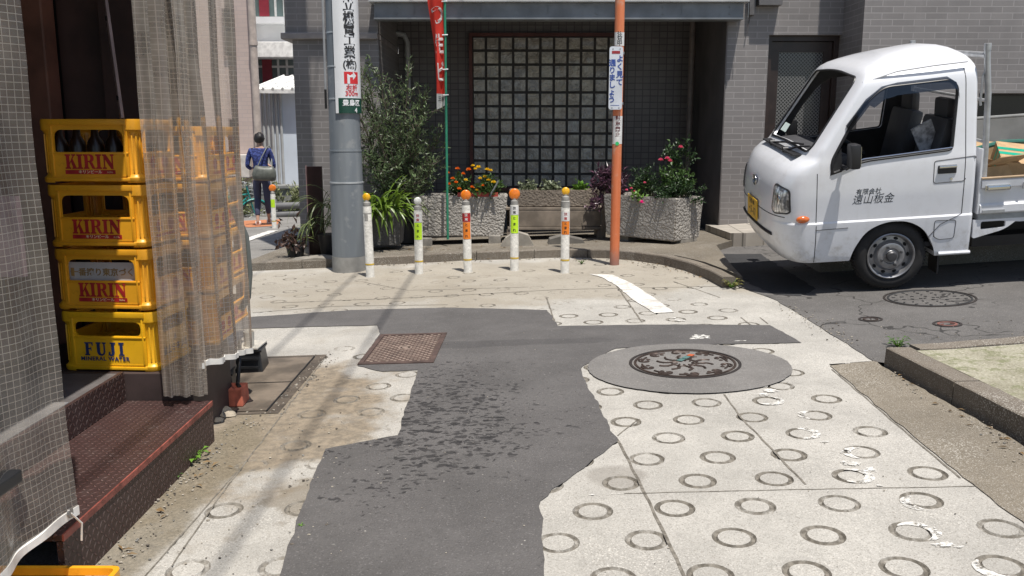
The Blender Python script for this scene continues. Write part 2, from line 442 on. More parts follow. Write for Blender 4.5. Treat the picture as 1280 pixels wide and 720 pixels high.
for cx, cy, wr, R in rings:
    n = 30 if cy < 5 else 18
    bw = .0215*random.uniform(.88, 1.12); dep = .007 if wr < .25 else .0025
    L = [ring_loop(cx, cy, R, n, 0), ring_loop(cx, cy, R-bw*.3, n, 1), ring_loop(cx, cy, R-bw*.75, n, 2), ring_loop(cx, cy, R-bw, n, 3)]
    holes.append(L[0]); dz = [0, -dep, -dep, 0]
    vs = []
    for q, d in zip(L, dz): vs += [(x, y, gz(x, y)+d) for x, y in q]
    fs = [(i*n+k, i*n+(k+1) % n, (i+1)*n+(k+1) % n, (i+1)*n+k) for i in range(3) for k in range(n)]
    o0 = len(mbr.v); mbr.add(vs, fs, 1); mbr.add([(x, y, gz(x, y)) for x, y in L[3]], [tuple(range(n))], 0)
    wear += [wr]*(len(mbr.v)-o0)
CR = [(-6, -2), (1.72, -2), (1.66, 2.98), (1.72, 4.54), (2.0, 4.58), (2.01, 6.2), (1.84, 6.85), (1.72, 7.78), (1.3, 8.6), (.5, 9.02), (-6, 8.99)]
vs, fs, _ = fill2d(CR, holes)
o0 = len(mbr.v); mbr.add([(x, y, gz(x, y)) for x, y in vs], fs, 0); wear += [0]*(len(mbr.v)-o0)
def strip(mb, pts, wd, lift, mi=0, taper=False):
    pts = [Vector(p[:2]) for p in pts]; vs = []; fs = []
    for i, p in enumerate(pts):
        d = (pts[min(i+1, len(pts)-1)]-pts[max(0, i-1)]).normalized(); n = Vector((-d.y, d.x))*wd/2*(1+.35*mnoise.noise((p.x*20, p.y*20, 1)))
        for q in (p+n, p-n): vs.append((q.x, q.y, gz(q.x, q.y)+lift))
    for i in range(len(pts)-1): fs.append((i*2, i*2+1, i*2+3, i*2+2))
    fl = [f[::-1] for f in fs]; mb.add(vs, fl, mi)
for L, wd in (([(773, 551), (812, 628), (855, 720), (890, 790)], .011), ([(905, 493), (925, 521), (1007, 606)], .009), ([(1040, 462), (1200, 598)], .009),
              ([(780, 617), (1000, 612), (1245, 608)], .005), ([(406, 448), (270, 627), (215, 708)], .006), ([(296, 590), (180, 722)], .006),
              ([(340, 379), (520, 372), (700, 362), (900, 358)], .012), ([(316, 391), (420, 383), (560, 381)], .012), ([(683, 372), (693, 402)], .012), ([(767, 352), (802, 402)], .012), ([(842, 352), (900, 372)], .01),
              ([(455, 353), (510, 363), (660, 359)], .008), ([(926, 397), (938, 406)], .01), ([(950, 397), (960, 405)], .01), ([(772, 545), (796, 526)], .006)):
    pts = ragged([tuple(G(*p)[:2]) for p in L], .05, .004, False)
    o0 = len(mbr.v); strip(mbr, pts, wd, .0015, 1); wear += [-.1]*(len(mbr.v)-o0)
mbr.att = wear
for i, f in enumerate(mbr.f):
    a, b, c = (Vector(mbr.v[j]) for j in f[:3])
    if (b-a).cross(c-a).z < 0: mbr.f[i] = f[::-1]
tag(mbr.build('concrete_road', [M_conc, M_groove]), kind='structure')
# asphalt repair patch
AP = [(690, 800), (680, 720), (676, 627), (700, 607), (772, 553), (728, 470), (729, 458), (770, 436), (860, 431), (890, 431), (1002, 429), (962, 407), (845, 406), (697, 408), (684, 388), (560, 385), (440, 388), (310, 397), (230, 404), (230, 417), (312, 411), (471, 407), (475, 417), (447, 458), (478, 465), (522, 463), (497, 545), (407, 562), (390, 600), (350, 720), (318, 800)]
sheet('asphalt_patch', ragged(gpoly(AP), .045, .011), M_asph, .004)
dc = G(860, 459)
sheet('asphalt_collar', ragged([(dc.x+.548*cos(a*pi/24), dc.y+.50*sin(a*pi/24)) for a in range(48)], .03, .006), M_disc, .008)
# truck road
sheet('side_road', ragged([(1.965, 6.27), (1.972, 4.55), (2.14, 4.40), (12, 4.5), (12, 9.7), (2.4, 9.7), (2.12, 8.9), (1.98, 7.8), (1.84, 6.9)], .08, .012), M_road, .004)
sheet('painted_truck_shadow', ragged(gpoly([(904, 318), (950, 318), (1020, 362), (1000, 371), (968, 369), (940, 357), (922, 345)]), .05, .02), M_shadow, .0065)  # dark sheet that paints the truck's shadow on the road by its nose
# gutter strip
sheet('gutter', ragged([(1.71, 4.5), (1.645, 2.98), (1.7, -2), (2.12, -2), (2.03, 3.3), (1.97, 4.45), (1.99, 4.57)], .06, .01), concrete('gutter_concrete', (.19, .163, .125), stain=False), .004)
# raised walk on the right with kerb
moss = None
def mossmat():
    m, t = newmat('mossy_concrete')
    c = t.mix(t.ramp(t.noise(3, 6), .35, .65), (.25, .23, .165), (.37, .345, .265))
    c = t.mix(t.math('MULTIPLY', t.ramp(t.noise(14, 6, rough=.7), .48, .62), .75), c, (.165, .175, .08))
    c = t.mix(t.math('MULTIPLY', t.ramp(t.noise(90, 3), .5, .7), .6), c, (.12, .115, .065))
    c = t.mix(t.math('MULTIPLY', t.ramp(t.noise(60, 3), .58, .7), .6), c, (.55, .52, .42))
    t.l(c, t.b.inputs['Base Color']); t.b.inputs['Roughness'].default_value = .95; t.bump(t.noise(60, 6), .8, .015); return m
sheet('walkway', ragged([(2.12, 4.40), (2.19, 3.3), (2.3, -2), (12, -2), (12, 4.6)], .2, .0), mossmat(), .098, depth=.14)
M_kerb = concrete('kerb_concrete', (.16, .135, .107), stain=False)
def kerb_run(pts, wd, h, seg, name, lip=.005):
    """stones end to end along a polyline, left side = road"""
    mb = MB(); P2 = [Vector(p) for p in pts]
    d = [0]
    for a, b in zip(P2, P2[1:]): d.append(d[-1]+(b-a).length)
    def at(s):
        for i in range(len(P2)-1):
            if s <= d[i+1] or i == len(P2)-2:
                t = (s-d[i])/(d[i+1]-d[i]); return P2[i].lerp(P2[i+1], t)
    n = max(1, int(d[-1]/seg)); sg = d[-1]/n
    for i in range(n):
        a, b = i*sg+.004, (i+1)*sg-.004; k = 5; secs = []
        jz = random.uniform(-.006, .006); jx = random.uniform(-.006, .006)
        for j in range(k+1):
            s = a+(b-a)*j/k; p = at(s); q = at(min(s+.02, d[-1])); q0 = at(max(s-.02, 0)); t = (q-q0).normalized(); nn = Vector((t.y, -t.x))
            ch = [(0, -.12), (.012+jx, h-lip+jz), (lip*1.6+.012+jx, h+jz), (wd-lip, h+jz), (wd, h-lip), (wd, -.12)]
            w_ = .0035
            secs.append([(p.x+nn.x*(o+w_*mnoise.noise((p.x*8, p.y*8, o*9))), p.y+nn.y*o, gz(p.x, p.y)+z+(w_*1.3*mnoise.noise((p.x*6, p.y*6, 5+o*4)) if z > 0 else 0)) for o, z in ch])
        vs = [v for s_ in secs for v in s_]; m = 6
        fs = [(j*m+c, j*m+c+1, (j+1)*m+c+1, (j+1)*m+c) for j in range(k) for c in range(m-1)]+[tuple(range(m)), tuple(k*m+c for c in range(m-1, -1, -1))]
        mb.add(vs, fs)
    me = mb; o = me.build(name, M_kerb); tag(o, kind='structure')
    bm = bmesh.new(); bm.from_mesh(o.data); bmesh.ops.recalc_face_normals(bm, faces=bm.faces); bm.to_mesh(o.data); bm.free(); return o
kerb_run([(2.2, -2), (2.06, 3.3), (2.0, 4.2), (1.985, 4.48)]  , .145, .105, .62, 'kerb')
kerb_run([(2.135, 4.53), (4, 4.62), (12, 4.75)], .12, .102, .8, 'kerb', .004)
# pavement before the building
KB = [(-2.75, 8.8), (-2.3, 8.82), (-1.41, 8.9), (-.5, 9.02), (.5, 9.0), (1.0, 8.83), (1.3, 8.58), (1.55, 8.2), (1.7, 7.78), (1.79, 7.3), (1.82, 6.88)]
kerb_run(KB, .12, .085, .55, 'kerb', .007)
# inner (building side) lies to the left of travel here, so mirror by walking the pavement edge a little back
PV = [(x-.0, y+.0) for x, y in KB]
sheet('pavement', [(-2.75, 12.2), (-2.75, 8.83)]+[(x, y+.03) for x, y in KB[1:6]]+[(1.33, 8.62), (1.6, 8.24), (1.76, 7.8), (1.84, 7.3), (1.88, 6.95), (1.97, 7.8), (2.12, 8.9), (2.4, 9.3), (2.4, 12.2)], concrete('pavement_concrete', (.15, .128, .098), stain=False), .072, depth=.12)
# tiled step in front of the door and walk behind the truck
M_tile = brickmat('paving_tile', (.36, .32, .28), (.22, .2, .17), .2, .2, .012, offset=0, dirt=.25)
def tilemat():
    m, t = newmat('floor_tile'); p = t.n('Mapping'); p.inputs['Rotation'].default_value = (0, 0, .1); t.l(t.pos(), p.inputs[0])
    br = t.n('TexBrick'); br.offset = 0; t.l(p.outputs[0], br.inputs[0]); br.inputs['Scale'].default_value = 1; br.inputs['Brick Width'].default_value = .22; br.inputs['Row Height'].default_value = .22; br.inputs['Mortar Size'].default_value = .008
    br.inputs['Color1'].default_value = (.36, .33, .29, 1); br.inputs['Color2'].default_value = (.42, .38, .33, 1); br.inputs['Mortar'].default_value = (.17, .155, .13, 1)
    t.l(t.mix(t.math('MULTIPLY', t.ramp(t.noise(3, 5), .4, .7), .4), br.outputs[0], (.22, .2, .17)), t.b.inputs['Base Color']); t.b.inputs['Roughness'].default_value = .7; return m
sheet('doorstep', [(2.36, 9.28), (2.5, 9.18), (3.2, 9.2), (9, 9.3), (9, 10.5), (2.36, 10.5)], tilemat(), .15, depth=.2)
sheet('walkway', [(2.65, 7.35), (7, 7.2), (7, 9.0), (2.75, 9.0)], concrete('walk_concrete', (.25, .22, .18), stain=False), .14, depth=.18)
# road paint
M_paint = None
def paintmat():
    m, t = newmat('road_paint')
    c = t.mix(t.math('MULTIPLY', t.ramp(t.noise(11, 6, rough=.7), .46, .62), .8), (.66, .64, .60), (.40, .37, .33))
    t.l(c, t.b.inputs['Base Color']); t.b.inputs['Roughness'].default_value = .75; t.bump(t.noise(90, 4), .3, .004); return m
M_paint = paintmat()
sheet('painted_line', ragged(gpoly([(736, 343), (766, 344), (792, 356), (818, 373), (843, 391), (818, 392), (792, 376), (770, 357), (752, 347)]), .04, .006), M_paint, .005)
pm = MB()
def blotch(px, py, sx, sy, lift=.0045, seed=0, n=16):
    g = G(px, py); vs = [(g.x, g.y, g.z+lift)]
    for i in range(n):
        a = 2*pi*i/n; r = .55+.75*abs(mnoise.noise((cos(a)*1.7+seed*3.1, sin(a)*1.7, seed)))+.3*mnoise.noise((cos(a)*5, sin(a)*5, seed*2.))
        vs.append((g.x+sx*r*cos(a), g.y+sy*r*sin(a), gz(g.x+sx*r*cos(a), g.y+sy*r*sin(a))+lift))
    pm.add(vs, [(0, i+1, (i+1) % n+1) for i in range(n)])
def arc(px, py, a0, a1, r=.060, wd=.036):
    g = G(px, py); n = 18; vs = []; fs = []
    for i in range(n+1):
        a = radians(a0+(a1-a0)*i/n); ww = wd*sin(pi*min(1, max(0, i/n*.9+.05)))*(1+.25*mnoise.noise((a*3, px, 0)))
        for rr in (r-ww/2, r+ww/2):
            x, y = g.x+rr*cos(a), g.y+rr*sin(a); vs.append((x, y, gz(x, y)+.0028))
    for i in range(n): fs.append((i*2, i*2+1, i*2+3, i*2+2))
    pm.add(vs, fs)
for z8x, z8y, a0, a1 in ((57, 89, -150, 60), (228, 143, 100, 230), (180, 208, -110, 100), (398, 280, 80, 240), (362, 360, -130, 100), (620, 458, 110, 260), (590, 563, -80, 130), (890, 690, 130, 290)):
    arc(940+z8x/2.88, 470+z8y/2.88, a0, a1)
for px, py, sx, sy, s in ((850, 401, .05, .05, 1), (841, 398, .035, .03, 5), (877, 422, .075, .07, 2), (868, 424, .05, .03, 6), (962, 489, .05, .045, 3), (955, 494, .04, .03, 7), (950, 484, .06, .02, 17), (1066, 580, .05, .035, 8), (1086, 588, .04, .04, 11), (1058, 566, .03, .015, 12), (1180, 682, .05, .02, 13), (1196, 685, .03, .008, 14), (1006, 535, .03, .01, 15), (1030, 553, .03, .008, 16), (1100, 608, .02, .008, 21), (757, 619, .09, .007, 18), (925, 427, .06, .01, 22), (1058, 455, .03, .012, 23)):
    blotch(px, py, sx, sy, .0045 if py > 440 else .0055, s)
def wornpaint():
    m, t = newmat('worn_road_paint'); t.b.inputs['Base Color'].default_value = (.62, .60, .56, 1); t.b.inputs['Roughness'].default_value = .8
    c = t.mix(t.ramp(t.noise(60, 3), .4, .65), (.66, .645, .61), (.48, .455, .41)); t.l(c, t.b.inputs['Base Color'])
    tr = t.n('BsdfTransparent'); mx = t.n('MixShader'); t.l(t.ramp(t.math('ADD', t.math('MULTIPLY', t.noise(24, 5, rough=.7), .7), t.math('MULTIPLY', t.noise(110, 2), .3)), .42, .52), mx.inputs[0]); t.l(tr.outputs[0], mx.inputs[1]); t.l(t.b.outputs[0], mx.inputs[2]); t.l(mx.outputs[0], t.out.inputs[0]); return m
tag(pm.build('worn_paint', wornpaint()), kind='structure')
fl = MB(); strip(fl, ragged([tuple(G(*p)[:2]) for p in ((296, 303), (342, 287))], .1, .01, False), .17, -.012)
tag(fl.build('painted_line', M_paint), kind='structure')
sheet('orange_paving', ragged(gpoly([(296, 280), (300, 275), (352, 273), (345, 281), (310, 283)]), .1, .01), mat('orange_paving', (.42, .16, .07), .9, world=True), -.016)
# ---------------- main tiled building
M_tileR = brickmat('grey_tile_wall', (.212, .197, .19), (.30, .283, .273), .235, .0675, .005, .45, .5, .075, dirt=.25)
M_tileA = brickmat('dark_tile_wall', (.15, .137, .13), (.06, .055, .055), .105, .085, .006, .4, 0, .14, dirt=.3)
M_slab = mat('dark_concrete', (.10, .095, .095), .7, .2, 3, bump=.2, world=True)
M_sill = mat('grey_moulding', (.27, .245, .235), .6, .15, 4, world=True)
M_black = mat('black_void', (.008, .008, .009), .9, .1)
M_brown = mat('dark_brown_metal', (.035, .022, .018), .35, .25, 6, bump=.05)
M_steel = mat('blue_grey_steel', (.17, .185, .20), .45, .2, 4, bump=.08, bs=20)
M_lightsteel = mat('pale_steel', (.42, .43, .43), .45, .12, 5)
def wallbox(mb, x0, x1, y0, y1, z0, z1, mi=0): mb.b2((x0, y0, z0), (x1, y1, z1), mi)
bd = thing('tiled_building', 'grey tiled building with a glass block window in a deep shaded recess', 'building', (0, 10.3, 0))
m = MB(); wallbox(m, -2.53, -1.54, 10.3, 12.1, -.4, 2.345); wallbox(m, -2.61, -1.54, 10.302, 12.3, 2.42, 8)
m.build('wall', M_tileR, bd)
m = MB(); m.b2((-2.65, 10.24, 2.347), (-1.54, 12.1, 2.418), bev=.012); m.build('moulding', M_sill, bd)
m = MB(); wallbox(m, 2.48, 2.96, 10.3, 12.1, -.2, 8); wallbox(m, 2.96, 3.80, 10.3, 12.1, 2.40, 8); wallbox(m, 2.96, 3.8, 10.62, 12.1, -.2, 2.40)
m.build('wall', M_tileR, bd)
m = MB(); wallbox(m, 3.80, 5.12, 9.7, 12.1, -.2, 8); wallbox(m, 5.12, 10, 9.7, 12.1, 1.72, 8); wallbox(m, 5.12, 10, 9.7, 12.1, -.2, 1.17); wallbox(m, 8.5, 10, 9.7, 12.1, 1.17, 1.72)
m.build('wall', M_tileR, bd)
m = MB(); wallbox(m, 5.05, 8.5, 10.0, 12.0, 1.1, 1.8); m.build('window_pane', mat('dark_glass', (.012, .012, .014), .15, .2, 3), bd)
m = MB(); m.b2((5.1, 9.63, 1.285), (9, 9.698, 1.325)); m.build('window_sill', M_lightsteel, bd)
m = MB(); wallbox(m, 5.12, 8.5, 9.74, 9.99, 1.172, 1.285); m.build('sill_block', mat('sill_grey', (.22, .21, .2), .7, .2, 4), bd)
# recess: back wall, ceiling slab, beam
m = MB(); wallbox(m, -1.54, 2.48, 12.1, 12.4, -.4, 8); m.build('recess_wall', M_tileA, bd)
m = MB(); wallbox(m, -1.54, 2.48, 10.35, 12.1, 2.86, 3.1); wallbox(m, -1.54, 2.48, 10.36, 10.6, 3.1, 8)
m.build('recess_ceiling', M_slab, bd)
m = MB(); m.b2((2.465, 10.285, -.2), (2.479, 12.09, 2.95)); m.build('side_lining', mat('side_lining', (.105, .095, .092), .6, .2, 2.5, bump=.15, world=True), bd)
m = MB()
m.b2((-1.55, 10.10, 2.565), (2.60, 10.24, 2.725), bev=.004); m.b2((-1.6, 10.04, 2.728), (2.65, 10.3, 2.80), 1, bev=.006); m.b2((-1.55, 10.07, 2.545), (2.6, 10.28, 2.563))
for i in range(6):
    x = -1.3+i*.75
    for z in (2.61, 2.68): m.cyl((x, 10.09, z), (x, 10.102, z), .012, 8)
    m.b2((x+.2, 10.094, 2.566), (x+.206, 10.099, 2.724))
m.build('steel_beam', [M_steel, M_lightsteel], bd)
for x, y, r, z1, mm in ((-1.40, 11.95, .035, 2.6, M_lightsteel), (2.34, 11.6, .04, 2.86, mat('brown_pipe', (.15, .125, .11), .5))):
    m = MB(); m.tube([(x, y, -.1), (x, y, z1-.12), (x-.04, y, z1-.03), (x-.16, y, z1)] if x < 0 else [(x, y, -.1), (x, y, z1)], r, 14)
    for z in (.6, 1.5, 2.3): m.cyl((x, y, z), (x, y, z+.03), r*1.18, 14)
    m.build('downpipe', mm, bd, smooth=40)
# glass block window
gw = MB(); X0, Z0, pch = -.535, .545, .1835
gw.prism([(X0-.045, Z0-.045), (X0+11*pch+.045, Z0-.045), (X0+11*pch+.045, Z0+11*pch+.045), (X0-.045, Z0+11*pch+.045)], 0, .09, 0, Matrix.Translation((0, 12.09, 0)) @ Matrix.Rotation(pi/2, 4, 'X'),
         holes=[[(X0, Z0), (X0+11*pch, Z0), (X0+11*pch, Z0+11*pch), (X0, Z0+11*pch)]])
gwo = gw.build('window', mat('rust_frame', (.10, .028, .02), .5, .25, 6), bd)
m = MB(); m.b2((X0, 12.05, Z0), (X0+11*pch, 12.098, Z0+11*pch)); m.build('joint_grid', mat('block_joint', (.055, .052, .05), .8), gwo)
m = MB()
for i in range(11):
    for k in range(11):
        cx, cz = X0+(i+.5)*pch, Z0+(k+.5)*pch; h = .0745
        bm = bmesh.new(); q = [bm.verts.new((cx+a*h, 12.045+.0, cz+b*h)) for a, b in ((-1, -1), (1, -1), (1, 1), (-1, 1))]
        f = bm.faces.new(q); r = bmesh.ops.inset_individual(bm, faces=[f], thickness=.012, depth=0)
        tx_, tz_ = random.uniform(-.05, .05), random.uniform(-.09, .03)
        for v in f.verts: v.co.y -= .014+(v.co.x-cx)*tx_+(v.co.z-cz)*tz_
        bm.normal_update(); m.addbm(bm)
def blockmat():
    mm, t = newmat('glass_block'); b = t.b
    g = t.n('NewGeometry')
    c = t.mix(t.ramp(t.noise(9, 4), .35, .7), (.25, .232, .195), (.50, .47, .40))
    c = t.mix(g.outputs['Random Per Island'], c, t.mix(.45, c, (.42, .395, .34)))
    t.l(c, b.inputs['Base Color']); b.inputs['Roughness'].default_value = .1; b.inputs['Coat Weight'].default_value = .4; b.inputs['Specular IOR Level'].default_value = .6
    t.bump(t.noise(11, 2, dist=1.5), .8, .03); return mm
m.build('glass_blocks', blockmat(), gwo)
# door
dr = MB()
dr.prism([(2.96, .14), (3.80, .14), (3.80, 2.40), (2.96, 2.40)], 0, .08, 0, Matrix.Translation((0, 10.46, 0)) @ Matrix.Rotation(pi/2, 4, 'X'), holes=[[(3.02, .17), (3.74, .17), (3.74, 2.34), (3.02, 2.34)]])
dro = dr.build('door', M_brown, bd)
m = MB(); m.prism([(3.025, .175), (3.735, .175), (3.735, 2.335), (3.025, 2.335)], 0, .05, 0, Matrix.Translation((0, 10.47, 0)) @ Matrix.Rotation(pi/2, 4, 'X'), holes=[[(3.12, .9), (3.64, .9), (3.64, 2.22), (3.12, 2.22)]])
m.build('door_leaf', M_brown, dro)
def lattice_glass():
    mm, t = newmat('patterned_glass'); p = t.n('Mapping'); p.inputs['Rotation'].default_value = (0, radians(45), 0); p.inputs['Scale'].default_value = (1, 0, 1); t.l(t.pos(), p.inputs[0])
    x = t.xyz(p.outputs[0]); a = t.math('ABSOLUTE', t.math('SUBTRACT', t.math('FRACT', t.math('MULTIPLY', x[0], 34)), .5)); b = t.math('ABSOLUTE', t.math('SUBTRACT', t.math('FRACT', t.math('MULTIPLY', x[2], 34)), .5))
    k = t.math('GREATER_THAN', t.math('MAXIMUM', a, b), .36)
    t.l(t.mix(k, (.02, .021, .023), (.16, .16, .16)), t.b.inputs['Base Color']); t.b.inputs['Roughness'].default_value = .15; return mm
m = MB(); m.b2((3.115, 10.44, .895), (3.645, 10.455, 2.225)); m.build('door_glass', lattice_glass(), dro)
m = MB(); m.ball((3.08, 10.38, 1.12), .028, n=14); m.cyl((3.08, 10.40, 1.12), (3.08, 10.43, 1.12), .012); m.build('knob', mat('brass', (.5, .4, .25), .3, metal=1), dro, smooth=40); m = MB(); m.cyl((3.08, 10.408, 1.22), (3.08, 10.425, 1.22), .022); m.build('lock', MATS['brass'], dro, smooth=40)
# wall lamp bracket by the door, at top of picture
lb = MB(); a = P(948, 5, 10.25)
lb.prism([(-.03, -.12), (.03, -.12), (.045, .5), (-.04, .5)], 0, .06, 0, Matrix.Translation((a.x-.07, 10.29, a.z)) @ Matrix.Rotation(pi/2, 4, 'X'))
lb.tube([(a.x-.08, 10.27, a.z-.1), (a.x-.11, 10.26, a.z-.33)], .006, 6)
lb.prism([(-.13, -.02), (.13, -.02), (.16, .5), (-.16, .5)], 0, .12, 0, Matrix.Translation((a.x+.12, 10.29, a.z)) @ Matrix.Rotation(pi/2, 4, 'X'))
tag(lb.build('wall_lamp', mat('lamp_grey', (.11, .105, .105), .5)), 'grey box lamp with bracket on the tiled wall above the brown door', 'lamp')

# ---------------- background left: pink building, white building, shed
pb = thing('pink_building', 'pale pink tiled building behind the clear curtain at the far left', 'building', (-7, 20, 0))
M_pink = brickmat('pink_tile', (.50, .40, .355), (.44, .36, .33), .24, .09, .008, .6, .5, .05, bump=.1, dirt=.1)
m = MB(); m.prism([(-14, 20), (-5.85, 20), (-7.9, 26), (-14, 26)], -1.5, 9); m.build('wall', M_pink, pb)
for px, y0, y1 in ((286, 12, 70), (292, 150, 166)):
    a, b = P(px-3.5, y1, 19.98), P(px+2.5, y0, 19.98)
    m = MB(); m.prism([(a.x-.03, a.z-.05), (b.x+.03, a.z-.05), (b.x+.03, b.z+.03), (a.x-.03, b.z+.03)], 0, .06, 0, Matrix.Translation((0, 20.0, 0)) @ Matrix.Rotation(pi/2, 4, 'X'), holes=[[(a.x, a.z), (b.x, a.z), (b.x, b.z), (a.x, b.z)]])
    wo = m.build('window', mat('pink_frame', (.22, .17, .15), .6), pb)
    m = MB(); m.b2((a.x, 19.985, a.z), (b.x, 19.998, b.z)); m.build('pane', M_black, wo)
m = MB(); m.tube([(-5.76, 19.9, -1), (-5.76, 19.9, 9)], .085, 12)
for z in (1.2, 3.2): m.cyl((-5.76, 19.9, z), (-5.76, 19.9, z+.08), .1, 12)
m.build('downpipe', mat('beige_pipe', (.45, .38, .33), .5), pb, smooth=40)
m = MB(); m.b2((-6.35, 19.7, .28), (-5.95, 19.99, .8), bev=.02); m.build('meter_box', mat('cream_box', (.55, .5, .45), .5), pb)

wb = thing('white_building', 'white building with dark red window panels beyond the narrow side street', 'building', (-7.5, 26, 0))
M_white = mat('white_render', (.72, .74, .76), .8, .06, 2, world=True)
m = MB(); m.b2((-14, 26, -1.5), (2, 34, 11)); m.build('wall', M_white, wb)
M_red = mat('maroon_panel', (.22, .02, .035), .5, .1); M_gl2 = mat('green_grey_glass', (.10, .14, .14), .12, .3, 1.2)
for y0, y1, ledge in ((-40, 21, 27), (73, 104, None)):
    a, b = P(316, y1, 25.98), P(366, y0, 25.98)
    m = MB(); m.b2((a.x-1, 25.93, a.z-.05), (b.x+3, 26.0, b.z+.05)); wo = m.build('window', mat('white_frame', (.6, .61, .6), .5), wb)
    m = MB(); m.b2((a.x-.9, 25.90, a.z), (b.x+2.9, 25.928, b.z)); m.build('pane', M_gl2, wo)
    for px, wd in ((337, 12), (395, 12)):
        q = P(px, 20, 25.9); q2 = P(px-wd, 20, 25.9)
        m = MB(); m.b2((q2.x, 25.86, a.z), (q.x, 25.898, b.z)); m.build('red_panel', M_red, wo)
    m = MB()
    for px in (326.5, 345, 356): q = P(px, 20, 25.9); m.b2((q.x-.03, 25.87, a.z), (q.x+.03, 25.899, b.z))
    if ledge is None: m.b2((a.x-.9, 25.875, (a.z+b.z)/2+.08), (b.x+2.9, 25.897, (a.z+b.z)/2+.14))
    m.build('mullion', mat('white_frame', (.6, .61, .6), .5), wo)
a = P(340, 27, 25.7); m = MB(); m.b2((-14, 25.6, a.z-.05), (2, 25.99, a.z+.12)); m.build('ledge', M_white, wb)
a, b = P(340, 71, 25), P(340, 51, 25); m = MB(); m.b2((-14, 25.2, a.z), (2, 25.99, b.z), bev=.02); m.build('awning', mat('awning_white', (.8, .8, .78), .6), wb)
# shed
sh = thing('shed', 'small white metal shed with a ribbed sloping roof at the end of the street', 'shed', (-6.5, 22, 0))
M_shed = mat('shed_metal', (.62, .68, .76), .5, .05, 2)
a = P(327, 113, 22); b = P(372, 110, 22)
m = MB(); m.b2((a.x+.25, 22, -1.2), (-3.2, 24.5, a.z-.02)); m.build('wall', M_shed, sh)
m = MB()
for i in range(5): x = a.x+.02+i*.11; m.cyl((x, 21.97, -1.2), (x, 21.97, a.z-.05), .035, 8)
m.build('corner_pipes', mat('pale_steel', (.42, .43, .43)), sh, smooth=40)
m = MB(); z0 = a.z; zt = P(322, 97, 24.5).z
m.add([(a.x-.15, 21.7, z0+.02), (-3, 21.7, z0-.0), (-3, 24.7, zt+.05), (a.x-.15, 24.7, zt+.05), (a.x-.15, 21.7, z0-.08), (-3, 21.7, z0-.1), (-3, 24.7, zt-.05), (a.x-.15, 24.7, zt-.05)], [(0, 1, 2, 3), (4, 7, 6, 5), (0, 4, 5, 1), (1, 5, 6, 2), (3, 2, 6, 7), (0, 3, 7, 4)])
for i in range(14):
    x = a.x-.12+i*.24; m.tube([(x, 21.69, z0+.03), (x, 24.7, zt+.06)], .035, 5)
m.build('roof', mat('roof_white', (.72, .72, .70), .5), sh)
# hedge / low wall / rail at the street end
lw = MB(); lw.b2((-6.3, 19.3, -1.1), (-3.2, 19.6, .05), bev=.02); lw.b2((-6.35, 19.25, .052), (-3.2, 19.65, .14), bev=.02)
tag(lw.build('low_wall', mat('low_wall_grey', (.22, .22, .21), .8, .25, 4, bump=.3)), 'low grey concrete wall with a coping beyond the walking person', 'wall')
gr = MB()
for z in (-.22, -.4): gr.tube([(-5.1, 18.2, z-.02), (-3.0, 18.2, z+.05)], .075, 10)
for x in (-4.9, -3.9, -3.2): gr.tube([(x, 18.25, -.9), (x, 18.25, -.15)], .05, 10)
tag(gr.build('guard_rail', mat('rail_grey', (.13, .13, .13), .5), smooth=40), 'low dark grey guard rail at the end of the side street', 'rail')

# ---------------- shop at the left
shp = thing('shop', 'dark open shop front behind the clear plastic curtains and beer crates', 'shop', (-2.2, 3, 0))
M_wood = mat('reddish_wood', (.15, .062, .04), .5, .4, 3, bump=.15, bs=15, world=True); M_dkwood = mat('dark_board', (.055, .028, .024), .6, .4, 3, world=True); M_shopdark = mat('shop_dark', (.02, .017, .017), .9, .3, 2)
m = MB(); m.b2((-5, -1, 2.75), (-1.42, 4.98, 2.95)); m.b2((-1.6, -1, 2.45), (-1.45, 4.98, 2.749)); m.b2((-5, -1.0, 2.95), (-1.5, 4.98, 7.5)); m.build('canopy', M_slab, shp)
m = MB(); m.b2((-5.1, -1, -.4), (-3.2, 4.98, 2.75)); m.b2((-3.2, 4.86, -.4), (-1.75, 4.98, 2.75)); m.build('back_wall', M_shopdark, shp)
m = MB()
m.b2((-3.2, 4.42, -.2), (-2.62, 4.50, 2.75)); m.build('partition', mat('mauve_panel', (.16, .09, .095), .6, .3, 2), shp)
m = MB(); m.b2((-2.60, 4.36, -.2), (-2.40, 4.46, 2.75), bev=.006); m.b2((-2.398, 4.30, -.2), (-2.25, 4.42, 2.75), bev=.008); m.build('door_frame', M_wood, shp)
m = MB(); m.b2((-2.02, 4.38, -.2), (-1.84, 4.44, 2.75), bev=.004); m.b2((-2.26, 4.46, -.2), (-2.05, 4.5, 2.75)); m.build('board', M_dkwood, shp)
m = MB(); m.tube([(-1.66, 4.2, -.1), (-1.66, 4.2, 2.7)], .028, 10); m.build('pipe', mat('dull_pipe', (.2, .18, .19), .45), shp, smooth=40)
m = MB(); m.b2((-3.2, -1, -.3), (-1.712, 3.645, .262)); m.build('landing', mat('landing_floor', (.10, .09, .088), .8, .35, 5, bump=.2), shp)
# leaning strip with bolt holes
a, b = P(131, -8, 3.9), P(153, 150, 3.7)
ls = MB(); d = (b-a); L = d.length; Mx = Matrix.Translation((a+b)/2) @ d.to_track_quat('X', 'Y').to_matrix().to_4x4()
ls.box((0, 0, 0), (L, .042, .012), 0, Mx, .002)
for k in (.2, .83): ls.cyl((-L/2+L*k, 0, -.011), (-L/2+L*k, 0, .011), .011, 12, 1, Mx)
tag(ls.build('angle_strip', [mat('faded_pink_steel', (.36, .27, .26), .5, .2, 6), M_black]), 'pale narrow metal strip with bolt holes leaning above the crates', 'metal strip')
